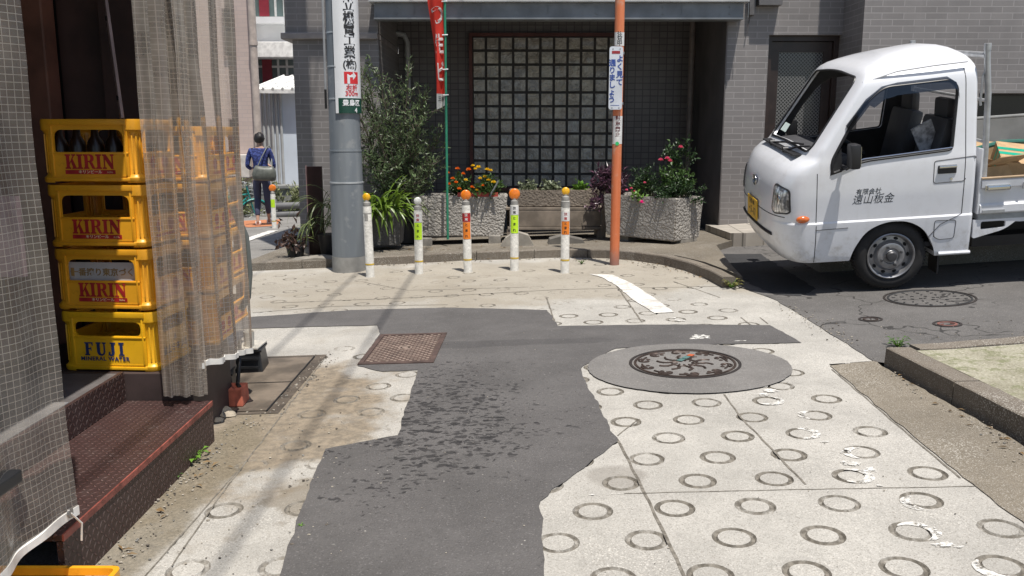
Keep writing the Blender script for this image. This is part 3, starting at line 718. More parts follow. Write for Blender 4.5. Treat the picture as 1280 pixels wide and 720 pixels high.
# chequer-plate steps
def chequer():
    mm, t = newmat('chequer_plate')
    p = t.xyz(); nrm = t.xyz(t.n('NewGeometry').outputs['Normal']); up = t.math('GREATER_THAN', t.math('ABSOLUTE', nrm[2]), .5); sx = t.math('GREATER_THAN', t.math('ABSOLUTE', nrm[0]), .5)
    # u runs along the step, v across it
    u = t.math('ADD', t.math('MULTIPLY', p[1], t.math('MAXIMUM', up, sx)), t.math('MULTIPLY', p[0], t.math('SUBTRACT', 1, t.math('MAXIMUM', up, sx))))
    v = t.math('ADD', t.math('MULTIPLY', p[0], up), t.math('MULTIPLY', p[2], t.math('SUBTRACT', 1, up)))
    a = t.math('MULTIPLY', u, 40); b = t.math('MULTIPLY', v, 40)
    chk = t.math('MODULO', t.math('ADD', t.math('FLOOR', a), t.math('ADD', t.math('FLOOR', b), 4000)), 2)
    fa = t.math('SUBTRACT', t.math('FRACT', a), .5); fb = t.math('SUBTRACT', t.math('FRACT', b), .5)
    e1 = t.math('ADD', t.math('ABSOLUTE', t.math('MULTIPLY', t.math('ADD', fa, fb), .75)), t.math('MULTIPLY', t.math('ABSOLUTE', t.math('SUBTRACT', fa, fb)), 2.3))
    e2 = t.math('ADD', t.math('ABSOLUTE', t.math('MULTIPLY', t.math('SUBTRACT', fa, fb), .75)), t.math('MULTIPLY', t.math('ABSOLUTE', t.math('ADD', fa, fb)), 2.3))
    e = t.math('ADD', t.math('MULTIPLY', e1, chk), t.math('MULTIPLY', e2, t.math('SUBTRACT', 1, chk)))
    h = t.ramp(e, .72, .42)
    c = t.mix(t.ramp(t.noise(5, 6), .3, .7), (.095, .043, .038), (.135, .078, .07))
    c = t.mix(t.math('MULTIPLY', t.ramp(t.noise(18, 5), .5, .75), .5), c, (.28, .22, .2))
    c = t.mix(t.math('MULTIPLY', t.math('SUBTRACT', 1, h), .85), c, (.038, .02, .018))
    c = t.mix(t.math('MULTIPLY', h, t.math('MULTIPLY', t.math('ADD', .35, t.math('MULTIPLY', t.math('SUBTRACT', 1, up), .3)))), c, (.27, .20, .185))
    t.l(c, t.b.inputs['Base Color']); t.b.inputs['Roughness'].default_value = .5; t.b.inputs['Metallic'].default_value = .1
    t.bump(h, .9, .006); return mm
M_chq = chequer(); M_rededge = mat('worn_red_edge', (.22, .06, .045), .5, .5, 18)
st = thing('metal_step', 'brown chequer plate step in front of the crates by the near curtain', 'step', (-1.5, 3, 0))
m = MB(); m.b2((-1.69, 2.36, .118), (-1.318, 3.643, .140), bev=.003); m.build('tread', M_chq, st)
m = MB(); m.b2((-1.335, 2.36, -.06), (-1.316, 3.643, .116)); m.b2((-1.69, 3.63, -.06), (-1.336, 3.646, .116)); m.build('riser', M_chq, st)
m = MB(); m.b2((-1.318, 2.36, .119), (-1.3125, 3.643, .1405)); m.build('edge_strip', M_rededge, st)
for y in (2.45, 3.0, 3.55): m = MB(); m.b2((-1.68, y, .09), (-1.337, y+.03, .116)); m.build('bracket', M_brown, st)
up = thing('metal_step', 'chequer plate upper step riser with grey landing edge beside the lowest crate', 'step', (-1.7, 3, 0))
m = MB(); m.b2((-1.708, 1.9, .1405), (-1.691, 3.64, .272)); m.build('riser', M_chq, up)
m = MB(); m.b2((-1.78, 1.9, .2625), (-1.7085, 3.2, .276), bev=.003); m.build('edge_strip', mat('landing_grey', (.17, .165, .165), .6, .2, 10), up)
pl = MB(); pl.b2((-2.3, 3.65, -.2), (-1.40, 4.16, .262), bev=.004); tag(pl.build('platform', mat('platform_brown', (.045, .03, .028), .6, .35, 5, bump=.1)), 'dark brown platform carrying the front stack of crates', 'platform')
pl = MB(); pl.b2((-2.3, 4.17, -.2), (-1.64, 4.85, .235), bev=.004); tag(pl.build('platform', mat('platform_brown', (.045, .03, .028), .6)), 'dark brown platform under the rear crates behind the curtain', 'platform')

# ---------------- clear curtains with woven grid
def curtmat(name, pitch=.021, haze=.16, thr=.6):
    mm, t = newmat(name); uv = t.n('UVMap'); x = t.xyz(uv.outputs[0])
    a = t.math('LESS_THAN', t.math('FRACT', t.math('DIVIDE', x[0], pitch)), .085); b = t.math('LESS_THAN', t.math('FRACT', t.math('DIVIDE', x[1], pitch)), .10)
    k = t.math('MAXIMUM', a, b)
    dirt = t.ramp(t.noise(7, 5), .35, .8)
    tr = t.n('BsdfTransparent'); tr.inputs[0].default_value = (.95, .92, .88, 1)
    df = t.n('BsdfDiffuse'); df.inputs[0].default_value = (.80, .715, .62, 1); tl = t.n('BsdfTranslucent'); tl.inputs[0].default_value = (.80, .715, .62, 1)
    ds = t.n('MixShader'); ds.inputs[0].default_value = .45; t.l(df.outputs[0], ds.inputs[1]); t.l(tl.outputs[0], ds.inputs[2])
    gl = t.n('BsdfGlossy'); gl.inputs['Roughness'].default_value = .13
    lw = t.n('LayerWeight'); lw.inputs[0].default_value = .35
    m1 = t.n('MixShader'); t.l(t.math('ADD', haze, t.math('MULTIPLY', dirt, haze*.9)), m1.inputs[0]); t.l(tr.outputs[0], m1.inputs[1]); t.l(ds.outputs[0], m1.inputs[2])
    m2 = t.n('MixShader'); t.l(t.math('MULTIPLY', lw.outputs['Fresnel'], .8), m2.inputs[0]); t.l(m1.outputs[0], m2.inputs[1]); t.l(gl.outputs[0], m2.inputs[2])
    m3 = t.n('MixShader'); t.l(t.math('MULTIPLY', k, thr), m3.inputs[0]); t.l(m2.outputs[0], m3.inputs[1]); t.l(ds.outputs[0], m3.inputs[2])
    bm_ = t.n('Bump'); bm_.inputs['Strength'].default_value = .25; bm_.inputs['Distance'].default_value = .01; t.l(t.noise(16, 3), bm_.inputs['Height']); t.l(bm_.outputs[0], gl.inputs['Normal'])
    t.l(m3.outputs[0], t.out.inputs[0]); return mm
M_cur = curtmat('clear_grid_sheet', .019, .15, .42); M_cur2 = curtmat('clear_grid_sheet_far', .021, .27, .36); M_hem = mat('white_hem', (.68, .66, .62), .6, .2, 10); M_eye = mat('eyelet', (.3, .29, .28), .35, metal=.8)
def curtain(label, top, bot, ztop, zbot, folds, amp, mtl, n=90, nz=26, mb_hem=True, seed=0):
    """top, bot: plan polylines of the upper and lower edge; zbot a function of t"""
    root = thing('plastic_curtain', label, 'curtain', (bot[0][0], bot[0][1], zbot(0)))
    mb = MB(); uv = []
    def pl_(L, t):
        d = [0]
        for a, b in zip(L, L[1:]): d.append(d[-1]+(Vector(b)-Vector(a)).length)
        s = t*d[-1]
        for i in range(len(L)-1):
            if s <= d[i+1]+1e-9: return Vector(L[i]).lerp(Vector(L[i+1]), (s-d[i])/(d[i+1]-d[i]))
        return Vector(L[-1])
    Lb = sum((Vector(b)-Vector(a)).length for a, b in zip(bot, bot[1:]))
    stretch = 1+amp*amp*folds*folds*14/(Lb*Lb)*.5
    hem = []
    for j in range(nz+1):
        h = j/nz
        for i in range(n+1):
            t = i/n; p = pl_(bot, t).lerp(pl_(top, t), h); q = pl_(bot, min(1, t+.02)).lerp(pl_(top, min(1, t+.02)), h)-pl_(bot, max(0, t-.02)).lerp(pl_(top, max(0, t-.02)), h)
            nn = Vector((-q.y, q.x)).normalized()
            am = amp*(.55+.45*h)
            o = am*(sin(2*pi*folds*t+seed+h*.5)+.45*sin(2*pi*folds*2.3*t+seed*2.1+1.5*h)+.35*mnoise.noise((t*5, h*2.5, seed)))+.012*mnoise.noise((t*11, h*6, seed+5))
            p = p+nn*o; z = zbot(t)+(ztop-zbot(t))*h
            mb.v.append((p.x, p.y, z)); uv.append((t*Lb*stretch, z))
            if j == 0: hem.append(Vector((p.x, p.y, z)))
    W = n+1
    mb.f = [(j*W+i, j*W+i+1, (j+1)*W+i+1, (j+1)*W+i) for j in range(nz) for i in range(n)]; mb.m = [0]*len(mb.f); mb.uv = uv
    mb.build('sheet', mtl, root, smooth=180)
    if mb_hem:
        h = MB(); vs = []; fs = []
        for i, p in enumerate(hem):
            q = (hem[min(i+1, n)]-hem[max(i-1, 0)]).normalized(); nn = Vector((q.y, -q.x, 0)).normalized()*.004
            vs += [p+nn+Vector((0, 0, -.005)), p+nn+Vector((0, 0, .022+.008*mnoise.noise((i*.2, seed, 0)))), p-nn+Vector((0, 0, .02)), p-nn+Vector((0, 0, -.005))]
        for i in range(n):
            for k in range(4): fs.append((i*4+k, i*4+(k+1) % 4, i*4+4+(k+1) % 4, i*4+4+k))
        h.add(vs, fs); h.build('hem', M_hem, root)
    return root, hem
r1, h1 = curtain('clear plastic sheet with white grid hanging nearest at the left edge', [(-1.42, .9), (-1.31, 1.6), (-1.30, 2.3)], [(-1.42, .9), (-1.33, 1.6), (-1.265, 2.33)], 2.4, lambda t: .06+.165*t, 3.6, .026, M_cur, 90, 26, True, .6)
e = h1[-3]; m = MB()
m.lathe([(.006, -.003), (.014, -.003), (.014, .003), (.006, .003)], 16, 0, Matrix.Translation(e+Vector((.006, .0, .016))) @ Matrix.Rotation(pi/2, 4, 'Y')); m.build('eyelet', M_eye, r1)
m = MB(); m.tube([e+Vector((.008, 0, .015)), e+Vector((.02, .03, -.03)), e+Vector((.012, .035, -.085))], .003, 6); m.build('tie_cord', M_hem, r1)
curtain('clear grid sheet hanging over the right side of the front crates', [(-1.405, 3.33), (-1.38, 3.45), (-1.34, 3.7)], [(-1.485, 3.545), (-1.41, 3.59), (-1.335, 3.66)], 2.4, lambda t: .19-.03*t, 3.0, .028, M_cur2, 90, 26, False, 2.2)
curtain('clear grid sheet hanging over the rear crates beside the pink building', [(-1.37, 3.5), (-1.33, 3.75), (-1.295, 4.10)], [(-1.38, 3.66), (-1.335, 3.82), (-1.285, 4.14)], 2.4, lambda t: .285-.05*t, 3.3, .03, M_cur2, 90, 26, True, 4.4)
# ---------------- small white truck
def truckpaint():
    m, t = newmat('truck_white'); o = t.obj(); z = t.xyz(o)[2]
    d = t.math('MULTIPLY', t.math('ADD', t.math('MULTIPLY', t.ramp(z, .62, .25), .55), .12), t.ramp(t.noise(9, 6, o, .7), .45, .75))
    c = t.mix(d, (.74, .75, .78), (.36, .33, .28)); sp = t.n('Mapping'); sp.inputs['Scale'].default_value = (14, 14, 1.2); t.l(o, sp.inputs[0])
    c = t.mix(t.math('MULTIPLY', t.ramp(t.noise(1, 5, sp.outputs[0]), .55, .75), .12), c, (.42, .40, .36))
    t.l(c, t.b.inputs['Base Color']); t.b.inputs['Roughness'].default_value = .3; t.b.inputs['Coat Weight'].default_value = .7; t.b.inputs['Coat Roughness'].default_value = .05; return m
M_tw = truckpaint()
M_blk = mat('black_plastic', (.018, .018, .02), .45, .2, 10); M_rub = mat('tyre_rubber', (.022, .021, .021), .85, .25, 12, bump=.2)
M_int = mat('cab_interior', (.045, .045, .05), .8, .2, 5); M_rim = mat('steel_rim', (.33, .33, .34), .38, .2, 12, metal=.7)
M_glass = glassmat('tinted_glass', (.34, .41, .395), .02, 1.7); M_chrome = mat('chrome', (.6, .6, .6), .12, .05, metal=1); M_gal = mat('galvanised', (.45, .46, .47), .4, .15, 14, metal=.5)
TRK = thing('small_truck', 'small white flatbed truck with a lettered door parked by the tiled wall', 'truck', (2.84, 6.37, .128), (0, 0, 0))
TRK.rotation_euler = (Matrix.Rotation(-.06, 3, 'Z') @ Matrix.Rotation(-.07, 3, 'Y') @ Matrix.Rotation(.115, 3, 'X')).to_euler()
HWD = .7375
UF = [(.245, -.765), (.28, -.80), (.34, -.83), (.45, -.855), (.60, -.86), (.70, -.852), (.80, -.835), (.88, -.805), (.94, -.765), (.985, -.70), (1.02, -.635), (1.06, -.60), (1.10, -.567), (1.60, -.225), (1.63, -.19), (1.66, -.12), (1.685, -.02), (1.70, .10), (1.712, .25)]
BU = [(.245, .24), (.45, .29), (.62, .29), (.80, .26), (.94, .20), (1.02, .125), (1.08, .09), (1.60, .06), (1.66, .10), (1.71, .16)]
HW = [(.245, .705), (.27, .715), (.40, .728), (.52, .7365), (.545, .7375), (.558, .728), (.60, .729), (.75, .735), (.92, .733), (.98, .728), (1.05, .718), (1.30, .690), (1.47, .668), (1.525, .655), (1.555, .638), (1.58, .612), (1.605, .575), (1.63, .52), (1.655, .43), (1.68, .32), (1.70, .20), (1.712, .09)]
UR = [(.245, .565), (1.5, .562), (1.58, .555), (1.64, .53), (1.68, .49), (1.70, .45), (1.712, .38)]
def cab_section(v, inset=0):
    uf, bu, hw, ur = lerp_tab(UF, v)+inset, lerp_tab(BU, v), lerp_tab(HW, v)-inset, lerp_tab(UR, v)-inset
    us = min(uf+bu, ur-.06); n = 3.4 if v < 1 else 3.0; pts = []
    N = 40
    for i in range(N+1):
        a = -pi/2+pi*i/N
        y = hw*math.copysign(abs(sin(a))**(2/n), sin(a)); u = us-(us-uf)*abs(cos(a))**(2/n); pts.append((u, y))
    pts = pts[::-1]  # from +y to -y
    rr = .035
    for k in range(4): t = (k+.5)/4; pts.append((us+(ur-rr-us)*t, -hw))
    for i in range(4): a = pi/2*i/3; pts.append((ur-rr+rr*sin(a), -(hw-rr+rr*cos(a))))
    for i in range(4): a = pi/2*(3-i)/3; pts.append((ur-rr+rr*sin(a), hw-rr+rr*cos(a)))
    for k in range(4): t = (3.5-k)/4; pts.append((us+(ur-rr-us)*t, hw))
    return pts
VS = [.245, .255, .27, .30, .34, .40, .46, .52, .535, .545, .552, .558, .57, .60, .65, .70, .75, .80, .85, .90, .94, .965, .985, 1.0, 1.02, 1.04, 1.06, 1.08, 1.10, 1.2, 1.3, 1.4, 1.47, 1.5, 1.525, 1.54, 1.555, 1.568, 1.58, 1.592, 1.605, 1.618, 1.63, 1.643, 1.655, 1.668, 1.68, 1.69, 1.70, 1.706, 1.712]
def lift(v, u):  # roof rises a little toward the rear
    return v+(max(0, v-1.35)/.36)*.045*max(0, min(1, (u+.2)/.7))
def loft(inset, tri=False):
    mb = MB(); n = None
    V = VS if not inset else [v for v in VS if .3 < v < 1.69]
    for v in V:
        s = cab_section(v, inset); n = len(s)
        mb.v += [(u, y+HWD, lift(v, u)) for u, y in s]
    for j in range(len(V)-1):
        for k in range(n): mb.f.append((j*n+k, j*n+(k+1) % n, (j+1)*n+(k+1) % n, (j+1)*n+k))
    mb.f += [tuple(range(n-1, -1, -1)), tuple((len(V)-1)*n+k for k in range(n))]; mb.m = [0]*len(mb.f); me = mb2mesh(mb)
    if not tri: return me
    bm = bmesh.new(); bm.from_mesh(me); bmesh.ops.triangulate(bm, faces=bm.faces); bm.to_mesh(me); bm.free(); return me
def rounded(poly, r, seg=5):
    out = []; n = len(poly)
    for i in range(n):
        p = Vector(poly[i]); a = Vector(poly[i-1]); b = Vector(poly[(i+1) % n]); rr = r[i] if isinstance(r, (list, tuple)) else r
        da, db = (a-p), (b-p); q = min(rr, da.length*.45, db.length*.45)
        s, e = p+da.normalized()*q, p+db.normalized()*q
        for k in range(seg+1): t = k/seg; out.append(tuple((1-t)**2*s+2*t*(1-t)*p+t*t*e))
    return out
SIDEW = rounded([(-.455, .915), (-.40, .935), (-.237, .99), (.381, 1.03), (.415, 1.455), (.36, 1.50), (-.09, 1.492), (-.19, 1.42), (-.32, 1.255), (-.46, 1.0)], [.03, .03, .1, .03, .08, .05, .12, .1, .1, .05])
WSH = rounded([(-.575, 1.055), (0, 1.075), (.575, 1.055), (.525, 1.565), (0, 1.6), (-.525, 1.565)], [.06, .3, .06, .06, .3, .06])
REARW = rounded([(-.5, 1.1), (.5, 1.1), (.47, 1.48), (-.47, 1.48)], .05)
XZ = Matrix(((1, 0, 0, 0), (0, 0, 1, 0), (0, 1, 0, 0), (0, 0, 0, 1)))      # (a,b,c)->(u=a, y=c, v=b)
YZ = Matrix(((0, 0, 1, 0), (1, 0, 0, HWD), (0, 1, 0, 0), (0, 0, 0, 1)))     # (a,b,c)->(u=c, y=a+HWD, v=b)
side_cut = mb2mesh(MB().prism(SIDEW, -.2, 1.7, 0, XZ))
ws_cut = mb2mesh(MB().prism(WSH, -1.0, .12, 0, YZ)); rw_cut = mb2mesh(MB().prism(REARW, .42, .8, 0, YZ))
outer = loft(0, True)
shell = boolean(outer, loft(.028, True))
for c in (side_cut, ws_cut, rw_cut): shell = boolean(shell, c)
ar = rounded([(-.318, .1), (-.30, .30), (-.20, .47), (-.06, .535), (.10, .53), (.22, .46), (.31, .30), (.32, .1)], .1)
shell = boolean(shell, mb2mesh(MB().prism(ar, -.2, 1.7, 0, XZ)))
from mathutils.bvhtree import BVHTree
bm = bmesh.new(); bm.from_mesh(shell); bmesh.ops.triangulate(bm, faces=bm.faces); bm.to_mesh(shell); bm.free()
OB = BVHTree.FromPolygons([v.co[:] for v in outer.vertices], [tuple(p.vertices) for p in outer.polygons])
mcab = MB(); mcab.v = [v.co[:] for v in shell.vertices]
for p in shell.polygons: mcab.f.append(tuple(p.vertices)); mcab.m.append(1 if OB.find_nearest(p.center)[3] > .02 else 0)
mcab.build('cab', [M_tw, M_int], TRK, smooth=32, world=False)
thin = boolean(loft(.010), loft(.015))
for cut, nm in ((ws_cut, 'windshield'), (side_cut, 'side_window'), (rw_cut, 'rear_window')):
    g = boolean(thin, cut, 'INTERSECT')
    if nm == 'side_window':
        for sgn in (-1, 1):
            mb = MB(); idx = {}
            for p in g.polygons:
                if (p.center.y-HWD)*sgn > 0: mb.f.append(tuple(p.vertices))
            mb.v = [v.co[:] for v in g.vertices]; mb.m = [0]*len(mb.f); o = mb.build(nm, M_glass, TRK, smooth=30, world=False)
            bm = bmesh.new(); bm.from_mesh(o.data); bmesh.ops.delete(bm, geom=[v for v in bm.verts if not v.link_faces], context='VERTS'); bm.to_mesh(o.data); bm.free()
            if sgn < 0: SWN = o
            else: SWF = o
    else:
        o = mesh2mb(g).build(nm, M_glass, TRK, smooth=30, world=False)
        if nm == 'windshield': WSO = o
def sidey(u, v):
    s = cab_section(v); best = None
    uf, bu, hw, ur = lerp_tab(UF, v), lerp_tab(BU, v), lerp_tab(HW, v), lerp_tab(UR, v); us = uf+bu
    if u >= us: return HWD-hw
    n = 3.4 if v < 1 else 3.0; q = max(0, 1-((us-u)/(us-uf))**n) if u > uf else 0
    return HWD-hw*q**(1/n)
def onside(uv, off=.002): return [(u, sidey(u, v)-off, lift(v, u)) for u, v in uv]
def dens(L, st=.03):
    out = []
    for a, b in zip(L, L[1:]):
        a, b = Vector(a), Vector(b); k = max(1, int((b-a).length/st))
        out += [tuple(a+(b-a)*i/k) for i in range(k)]
    return out+[L[-1]]
# window gaskets, visor, black mirror corner
m = MB(); m.tube(onside([(p[0], p[1]) for p in dens(SIDEW+[SIDEW[0]], .05)[:-1]], .0), .011, 6, closed=True); m.build('gasket', M_blk, SWN, smooth=40, world=False)
m = MB(); vs = [(2*0+p[0], 2*HWD-p[1], p[2]) for p in onside(dens(SIDEW+[SIDEW[0]], .05)[:-1], 0)]; m.tube(vs, .011, 6, closed=True); m.build('gasket', M_blk, SWF, smooth=40, world=False)
vz = dens([(-.36, 1.235), (-.22, 1.41), (-.11, 1.488), (0, 1.505), (.34, 1.512), (.405, 1.47), (.425, 1.40)], .04); m = MB(); vs = []
for i, p in enumerate(vz):
    u, v = p; y = sidey(u, v); du, dv = .02*(1 if u < 0 else -.3), -.075 if -.2 < u < .38 else -.03
    vs += [(u, y-.004, lift(v, u)+.012), (u+du, y-.03, lift(v, u)+dv)]
m.add(vs, [(i*2, i*2+1, i*2+3, i*2+2) for i in range(len(vz)-1)]); m.build('window_visor', glassmat('smoked_visor', (.16, .17, .19), .05, 2.2), SWN, smooth=60, world=False)
tri = [(-.47, .90), (-.385, .925), (-.39, 1.09), (-.45, 1.0)]
m = MB(); m.add([(u, sidey(u, v)-.004, v) for u, v in tri]+[(u, sidey(u, v)+.03, v) for u, v in tri], [(0, 1, 2, 3), (0, 4, 5, 1), (1, 5, 6, 2), (2, 6, 7, 3), (3, 7, 4, 0)]); m.build('corner_cover', M_blk, TRK, world=False)
for y0, sg in ((0, -1), (2*HWD, 1)):
    m = MB(); m.box((-.345, y0+sg*.115, 1.05), (.07, .12, .175), 0, None, .02); m.tube([(-.385, y0-sg*.0, .965), (-.375, y0+sg*.06, .955), (-.35, y0+sg*.1, .985)], .014, 8); mo = m.build('wing_mirror', M_blk, TRK, smooth=40, world=False)
    m = MB(); m.b2((-.3105, y0+sg*.065, .98), (-.3085, y0+sg*.165, 1.12)); m.build('mirror_glass', M_chrome, mo, world=False)
m = MB()   # window channel line
m.tube(onside([(-.38, .957), (-.235, 1.005), (.385, 1.045)], .006), .006, 6); m.build('window_trim', M_chrome, SWN, world=False)
# seams
m = MB()
for L in ([(-.565, .25), (-.56, .40), (-.56, .56), (-.56, .92)], [(.478, .56), (.478, 1.0), (.47, 1.50), (.462, 1.56)], [(.478, .56), (.33, .49), (.255, .40)], [(-.565, .50), (-.33, .505)],
          rounded([(.478, .80), (.262, .795), (.262, .955), (.555, .975)], .02), rounded([(.29, .395), (.33, .372), (.435, .377), (.44, .515), (.288, .52)], .02)+[(.29, .395)]):
    m.tube(onside(dens(L), -.0005), .0032, 5, cap=False)
m.build('panel_seam', mat('seam_dark', (.07, .07, .075), .7), TRK, world=False)
m = MB(); m.tube([(-.23, .11, 1.535), (0, .095, 1.60), (.25, .09, 1.622), (.48, .092, 1.632)], .009, 6); m.build('roof_gutter', M_tw, TRK, smooth=40, world=False)
# door handle
m = MB(); m.b2((.288, -.004+sidey(.35, .89)-.004, .862), (.418, sidey(.35, .89)+.002, .922), bev=.006); ho = m.build('door_handle', M_blk, TRK, world=False)
m = MB(); m.box((.353, sidey(.35, .89)-.014, .912), (.12, .016, .018), 0, None, .005); m.build('handle_grip', M_chrome, ho, world=False)
m = MB(); m.cyl((.385, sidey(.38, .83)-.006, .822), (.385, sidey(.38, .83)+.002, .822), .009, 12); m.build('lock', M_chrome, TRK, smooth=40, world=False)
# door lettering
LT = mat('lettering_dark', (.03, .035, .04), .5)
from mathutils.bvhtree import BVHTree
BV = BVHTree.FromPolygons([v.co[:] for v in shell.vertices], [tuple(p.vertices) for p in shell.polygons])
def side_text(txt, size, u, v, sx=1, off=0):
    vs, fs = MB().text(txt, size, 0, None, off, .0002, .22, sx, 1.02, raw=True); mb = MB(); V = []
    for x, y, z in vs:
        h = BV.ray_cast(Vector((u+x, -1, v+y)), Vector((0, 1, 0)))[0]; V.append((u+x, (h.y if h else sidey(u+x, v+y))-.0006-z, v+y))
    mb.add(V, fs); return mb.build('lettering', LT, TRK, world=False)
side_text('有限会社', .045, -.195, .765, 1, .0005); side_text('遠山板金', .078, -.16, .706, .94, 0)
# headlamps, indicators, plate, badge, grille slot, wipers
for sg in (-1, 1):
    L = rounded([(.515, .83), (.685, .80), (.695, .63), (.56, .615), (.52, .64)], .025); m = MB(); vs = []
    def frontu(y, v):
        uf, bu, hw, ur = lerp_tab(UF, v), lerp_tab(BU, v), lerp_tab(HW, v), lerp_tab(UR, v); n = 3.4; us = uf+bu; r = min(1, abs(y)/hw)
        return us-(us-uf)*(1-r**n)**(1/n)
    n = len(L); cx = sum(p[0] for p in L)/n; cz = sum(p[1] for p in L)/n
    rings_ = [(1, .001), (1, -.006), (.90, -.011), (.5, -.014)]
    for k, off in rings_:
        for a, b in L:
            a2, b2 = cx+(a-cx)*k, cz+(b-cz)*k; vs.append((frontu(a2, b2)+off, HWD+sg*a2, b2))
    fs = [(j*n+i, j*n+(i+1) % n, (j+1)*n+(i+1) % n, (j+1)*n+i) for j in range(len(rings_)-1) for i in range(n)]+[tuple(len(rings_)*n-n+i for i in range(n))]
    m.add(vs, fs)
    lens, t = newmat('lamp_lens') if 'lamp_lens' not in bpy.data.materials else (bpy.data.materials['lamp_lens'], None)
    if t:
        p = t.xyz(t.obj()); st_ = t.math('ABSOLUTE', t.math('SUBTRACT', t.math('FRACT', t.math('MULTIPLY', p[1], 38)), .5)); vo = t.ramp(t.noise(16, 2, t.obj()), .4, .62)
        t.l(t.mix(vo, t.mix(t.ramp(st_, .1, .3), (.34, .34, .34), (.7, .7, .7)), (.12, .12, .12)), t.b.inputs['Base Color']); t.b.inputs['Metallic'].default_value = .35; t.b.inputs['Roughness'].default_value = .18; t.b.inputs['Coat Weight'].default_value = 1; MATS['lamp_lens'] = lens
    hd = m.build('headlight', lens, TRK, smooth=35, world=False)
    m = MB(); m.tube([(frontu(a, b)-.003, HWD+sg*a, b) for a, b in L], .0075, 6, closed=True); m.build('headlight_frame', M_blk, hd, smooth=40, world=False)
    rr = Vector((frontu(.62, .72)-.0145, HWD+sg*.60, .72)); m = MB(); m.ball(rr, .035, n=14, sq=(.25, 1, 1.2)); m.build('reflector', M_chrome, hd, smooth=60, world=False)
    y = sidey(-.655, .585); yy = y if sg < 0 else 2*HWD-y
    m = MB(); m.ball((-.655, yy, .585), .05, n=14, sq=(1, .5, .55)); m.build('indicator', mat('amber_lens', (.55, .12, .015), .15, .2, 30, coat=1), TRK, smooth=60, world=False)
m = MB(); m.box((frontu(0, .555)-.012, HWD-.02, .555), (.012, .33, .165), 0, None, .004); pto = m.build('number_plate', mat('plate_yellow', (.62, .36, .02), .4, .05), TRK, world=False)
Mp = Matrix.Translation((frontu(0, .555)-.0185, HWD-.02, .555)) @ Matrix.Rotation(-pi/2, 4, 'Z') @ Matrix.Rotation(pi/2, 4, 'X')
m = MB(); m.text('多摩 480', .05, 0, Mp @ Matrix.Translation((0, .045, 0))); m.text('・5 -17', .085, 0, Mp @ Matrix.Translation((0, -.025, 0)), .001); m.build('plate_number', M_blk, pto, world=False)
m = MB(); m.ball((frontu(0, .775)-.002, HWD-.0, .775), .05, n=16, sq=(.2, 1.25, .85)); bo = m.build('badge', mat('badge_dark', (.02, .025, .05), .2, coat=1), TRK, smooth=60, world=False)
m = MB(); m.tube([(frontu(0, .775)-.012, HWD+.058*cos(2*pi*i/20), .775+.039*sin(2*pi*i/20)) for i in range(20)], .005, 6, closed=True); m.build('badge_rim', M_chrome, bo, smooth=60, world=False)
m = MB(); m.tube([(frontu(y, .44)-.001, HWD+y, .44) for y in [-.5+i*.05 for i in range(21)]], .014, 6); m.tube([(frontu(y, .595)-.0005, HWD+y, .595) for y in [-.66+i*.04 for i in range(34)]], .0035, 5); m.build('bumper_slot', M_blk, TRK, smooth=40, world=False)
def wsu(y, v):
    uf, bu, hw, ur = lerp_tab(UF, v), lerp_tab(BU, v), lerp_tab(HW, v), lerp_tab(UR, v); us = uf+bu; r = min(1, abs(y)/hw); return us-(us-uf)*(1-r**3)**(1/3)
for y0, y1 in ((.25, -.45), (-.18, -.58)):
    m = MB(); m.tube([(wsu(y, v)-.03, HWD+y, v) for y, v in ((y0, 1.03), (y0-.1, 1.045), ((y0+y1)/2, 1.075), (y1, 1.10))], .008, 6); m.cyl((wsu(y0, 1.02)-.04, HWD+y0, 1.03), (wsu(y0, 1.02)-.0, HWD+y0, 1.03), .022, 10); m.build('wiper', M_blk, TRK, smooth=40, world=False)
m = MB(); m.box((wsu(0, 1.015)+.012, HWD, 1.028), (.09, 1.0, .012), 0, rotm(0, 0, 0), .004); m.build('cowl', M_blk, TRK, world=False)
# windshield gasket and sticker
m = MB(); m.tube([(wsu(y, v)-.001, HWD+y, v) for y, v in [p for p in dens(WSH+[WSH[0]], .05)[:-1]]], .009, 6, closed=True); m.build('gasket', M_blk, WSO, smooth=40, world=False)
m = MB(); q = [(.30, 1.10), (.50, 1.10), (.49, 1.16), (.31, 1.16)]; m.add([(wsu(y, v)+.028, HWD+y, v) for y, v in q], [(0, 1, 2, 3)]); m.add([(wsu(y, v)+.03, HWD+y, v) for y, v in q], [(3, 2, 1, 0)]); m.build('paper_notice', mat('pale_paper', (.6, .7, .66), .7), WSO, world=False)
# interior
m = MB(); m.b2((-.52, .09, .93), (-.30, 2*HWD-.09, 1.03), bev=.03); m.b2((-.45, .09, .35), (-.36, 2*HWD-.09, .93)); m.build('dashboard', M_int, TRK, world=False)
m = MB(); m.b2((-.5, .07, .31), (.52, 2*HWD-.07, .345)); m.b2((.505, .08, .35), (.53, 2*HWD-.08, 1.08)); m.build('cab_floor', M_int, TRK, world=False)
for yy in (.40, 1.06):
    m = MB(); m.box((.18, yy, .66), (.46, .46, .14), 0, None, .04); m.box((0, 0, 0), (.11, .44, .56), 0, Matrix.Translation((.40, yy, .95)) @ Matrix.Rotation(.22, 4, 'Y'), .04); m.box((.475, yy, 1.28), (.07, .24, .16), 0, None, .03); m.b2((.05, yy-.2, .35), (.35, yy+.2, .6))
    so_ = m.build('seat', mat('seat_vinyl', (.06, .06, .065), .5, .2, 6), TRK, smooth=40, world=False)
m = MB(); Ms = Matrix.Translation((-.16, .98, 1.06)) @ Matrix.Rotation(-.95, 4, 'Y'); m.tube([(.18*cos(2*pi*i/24), .18*sin(2*pi*i/24), 0) for i in range(24)], .013, 8, 0, Ms, closed=True)
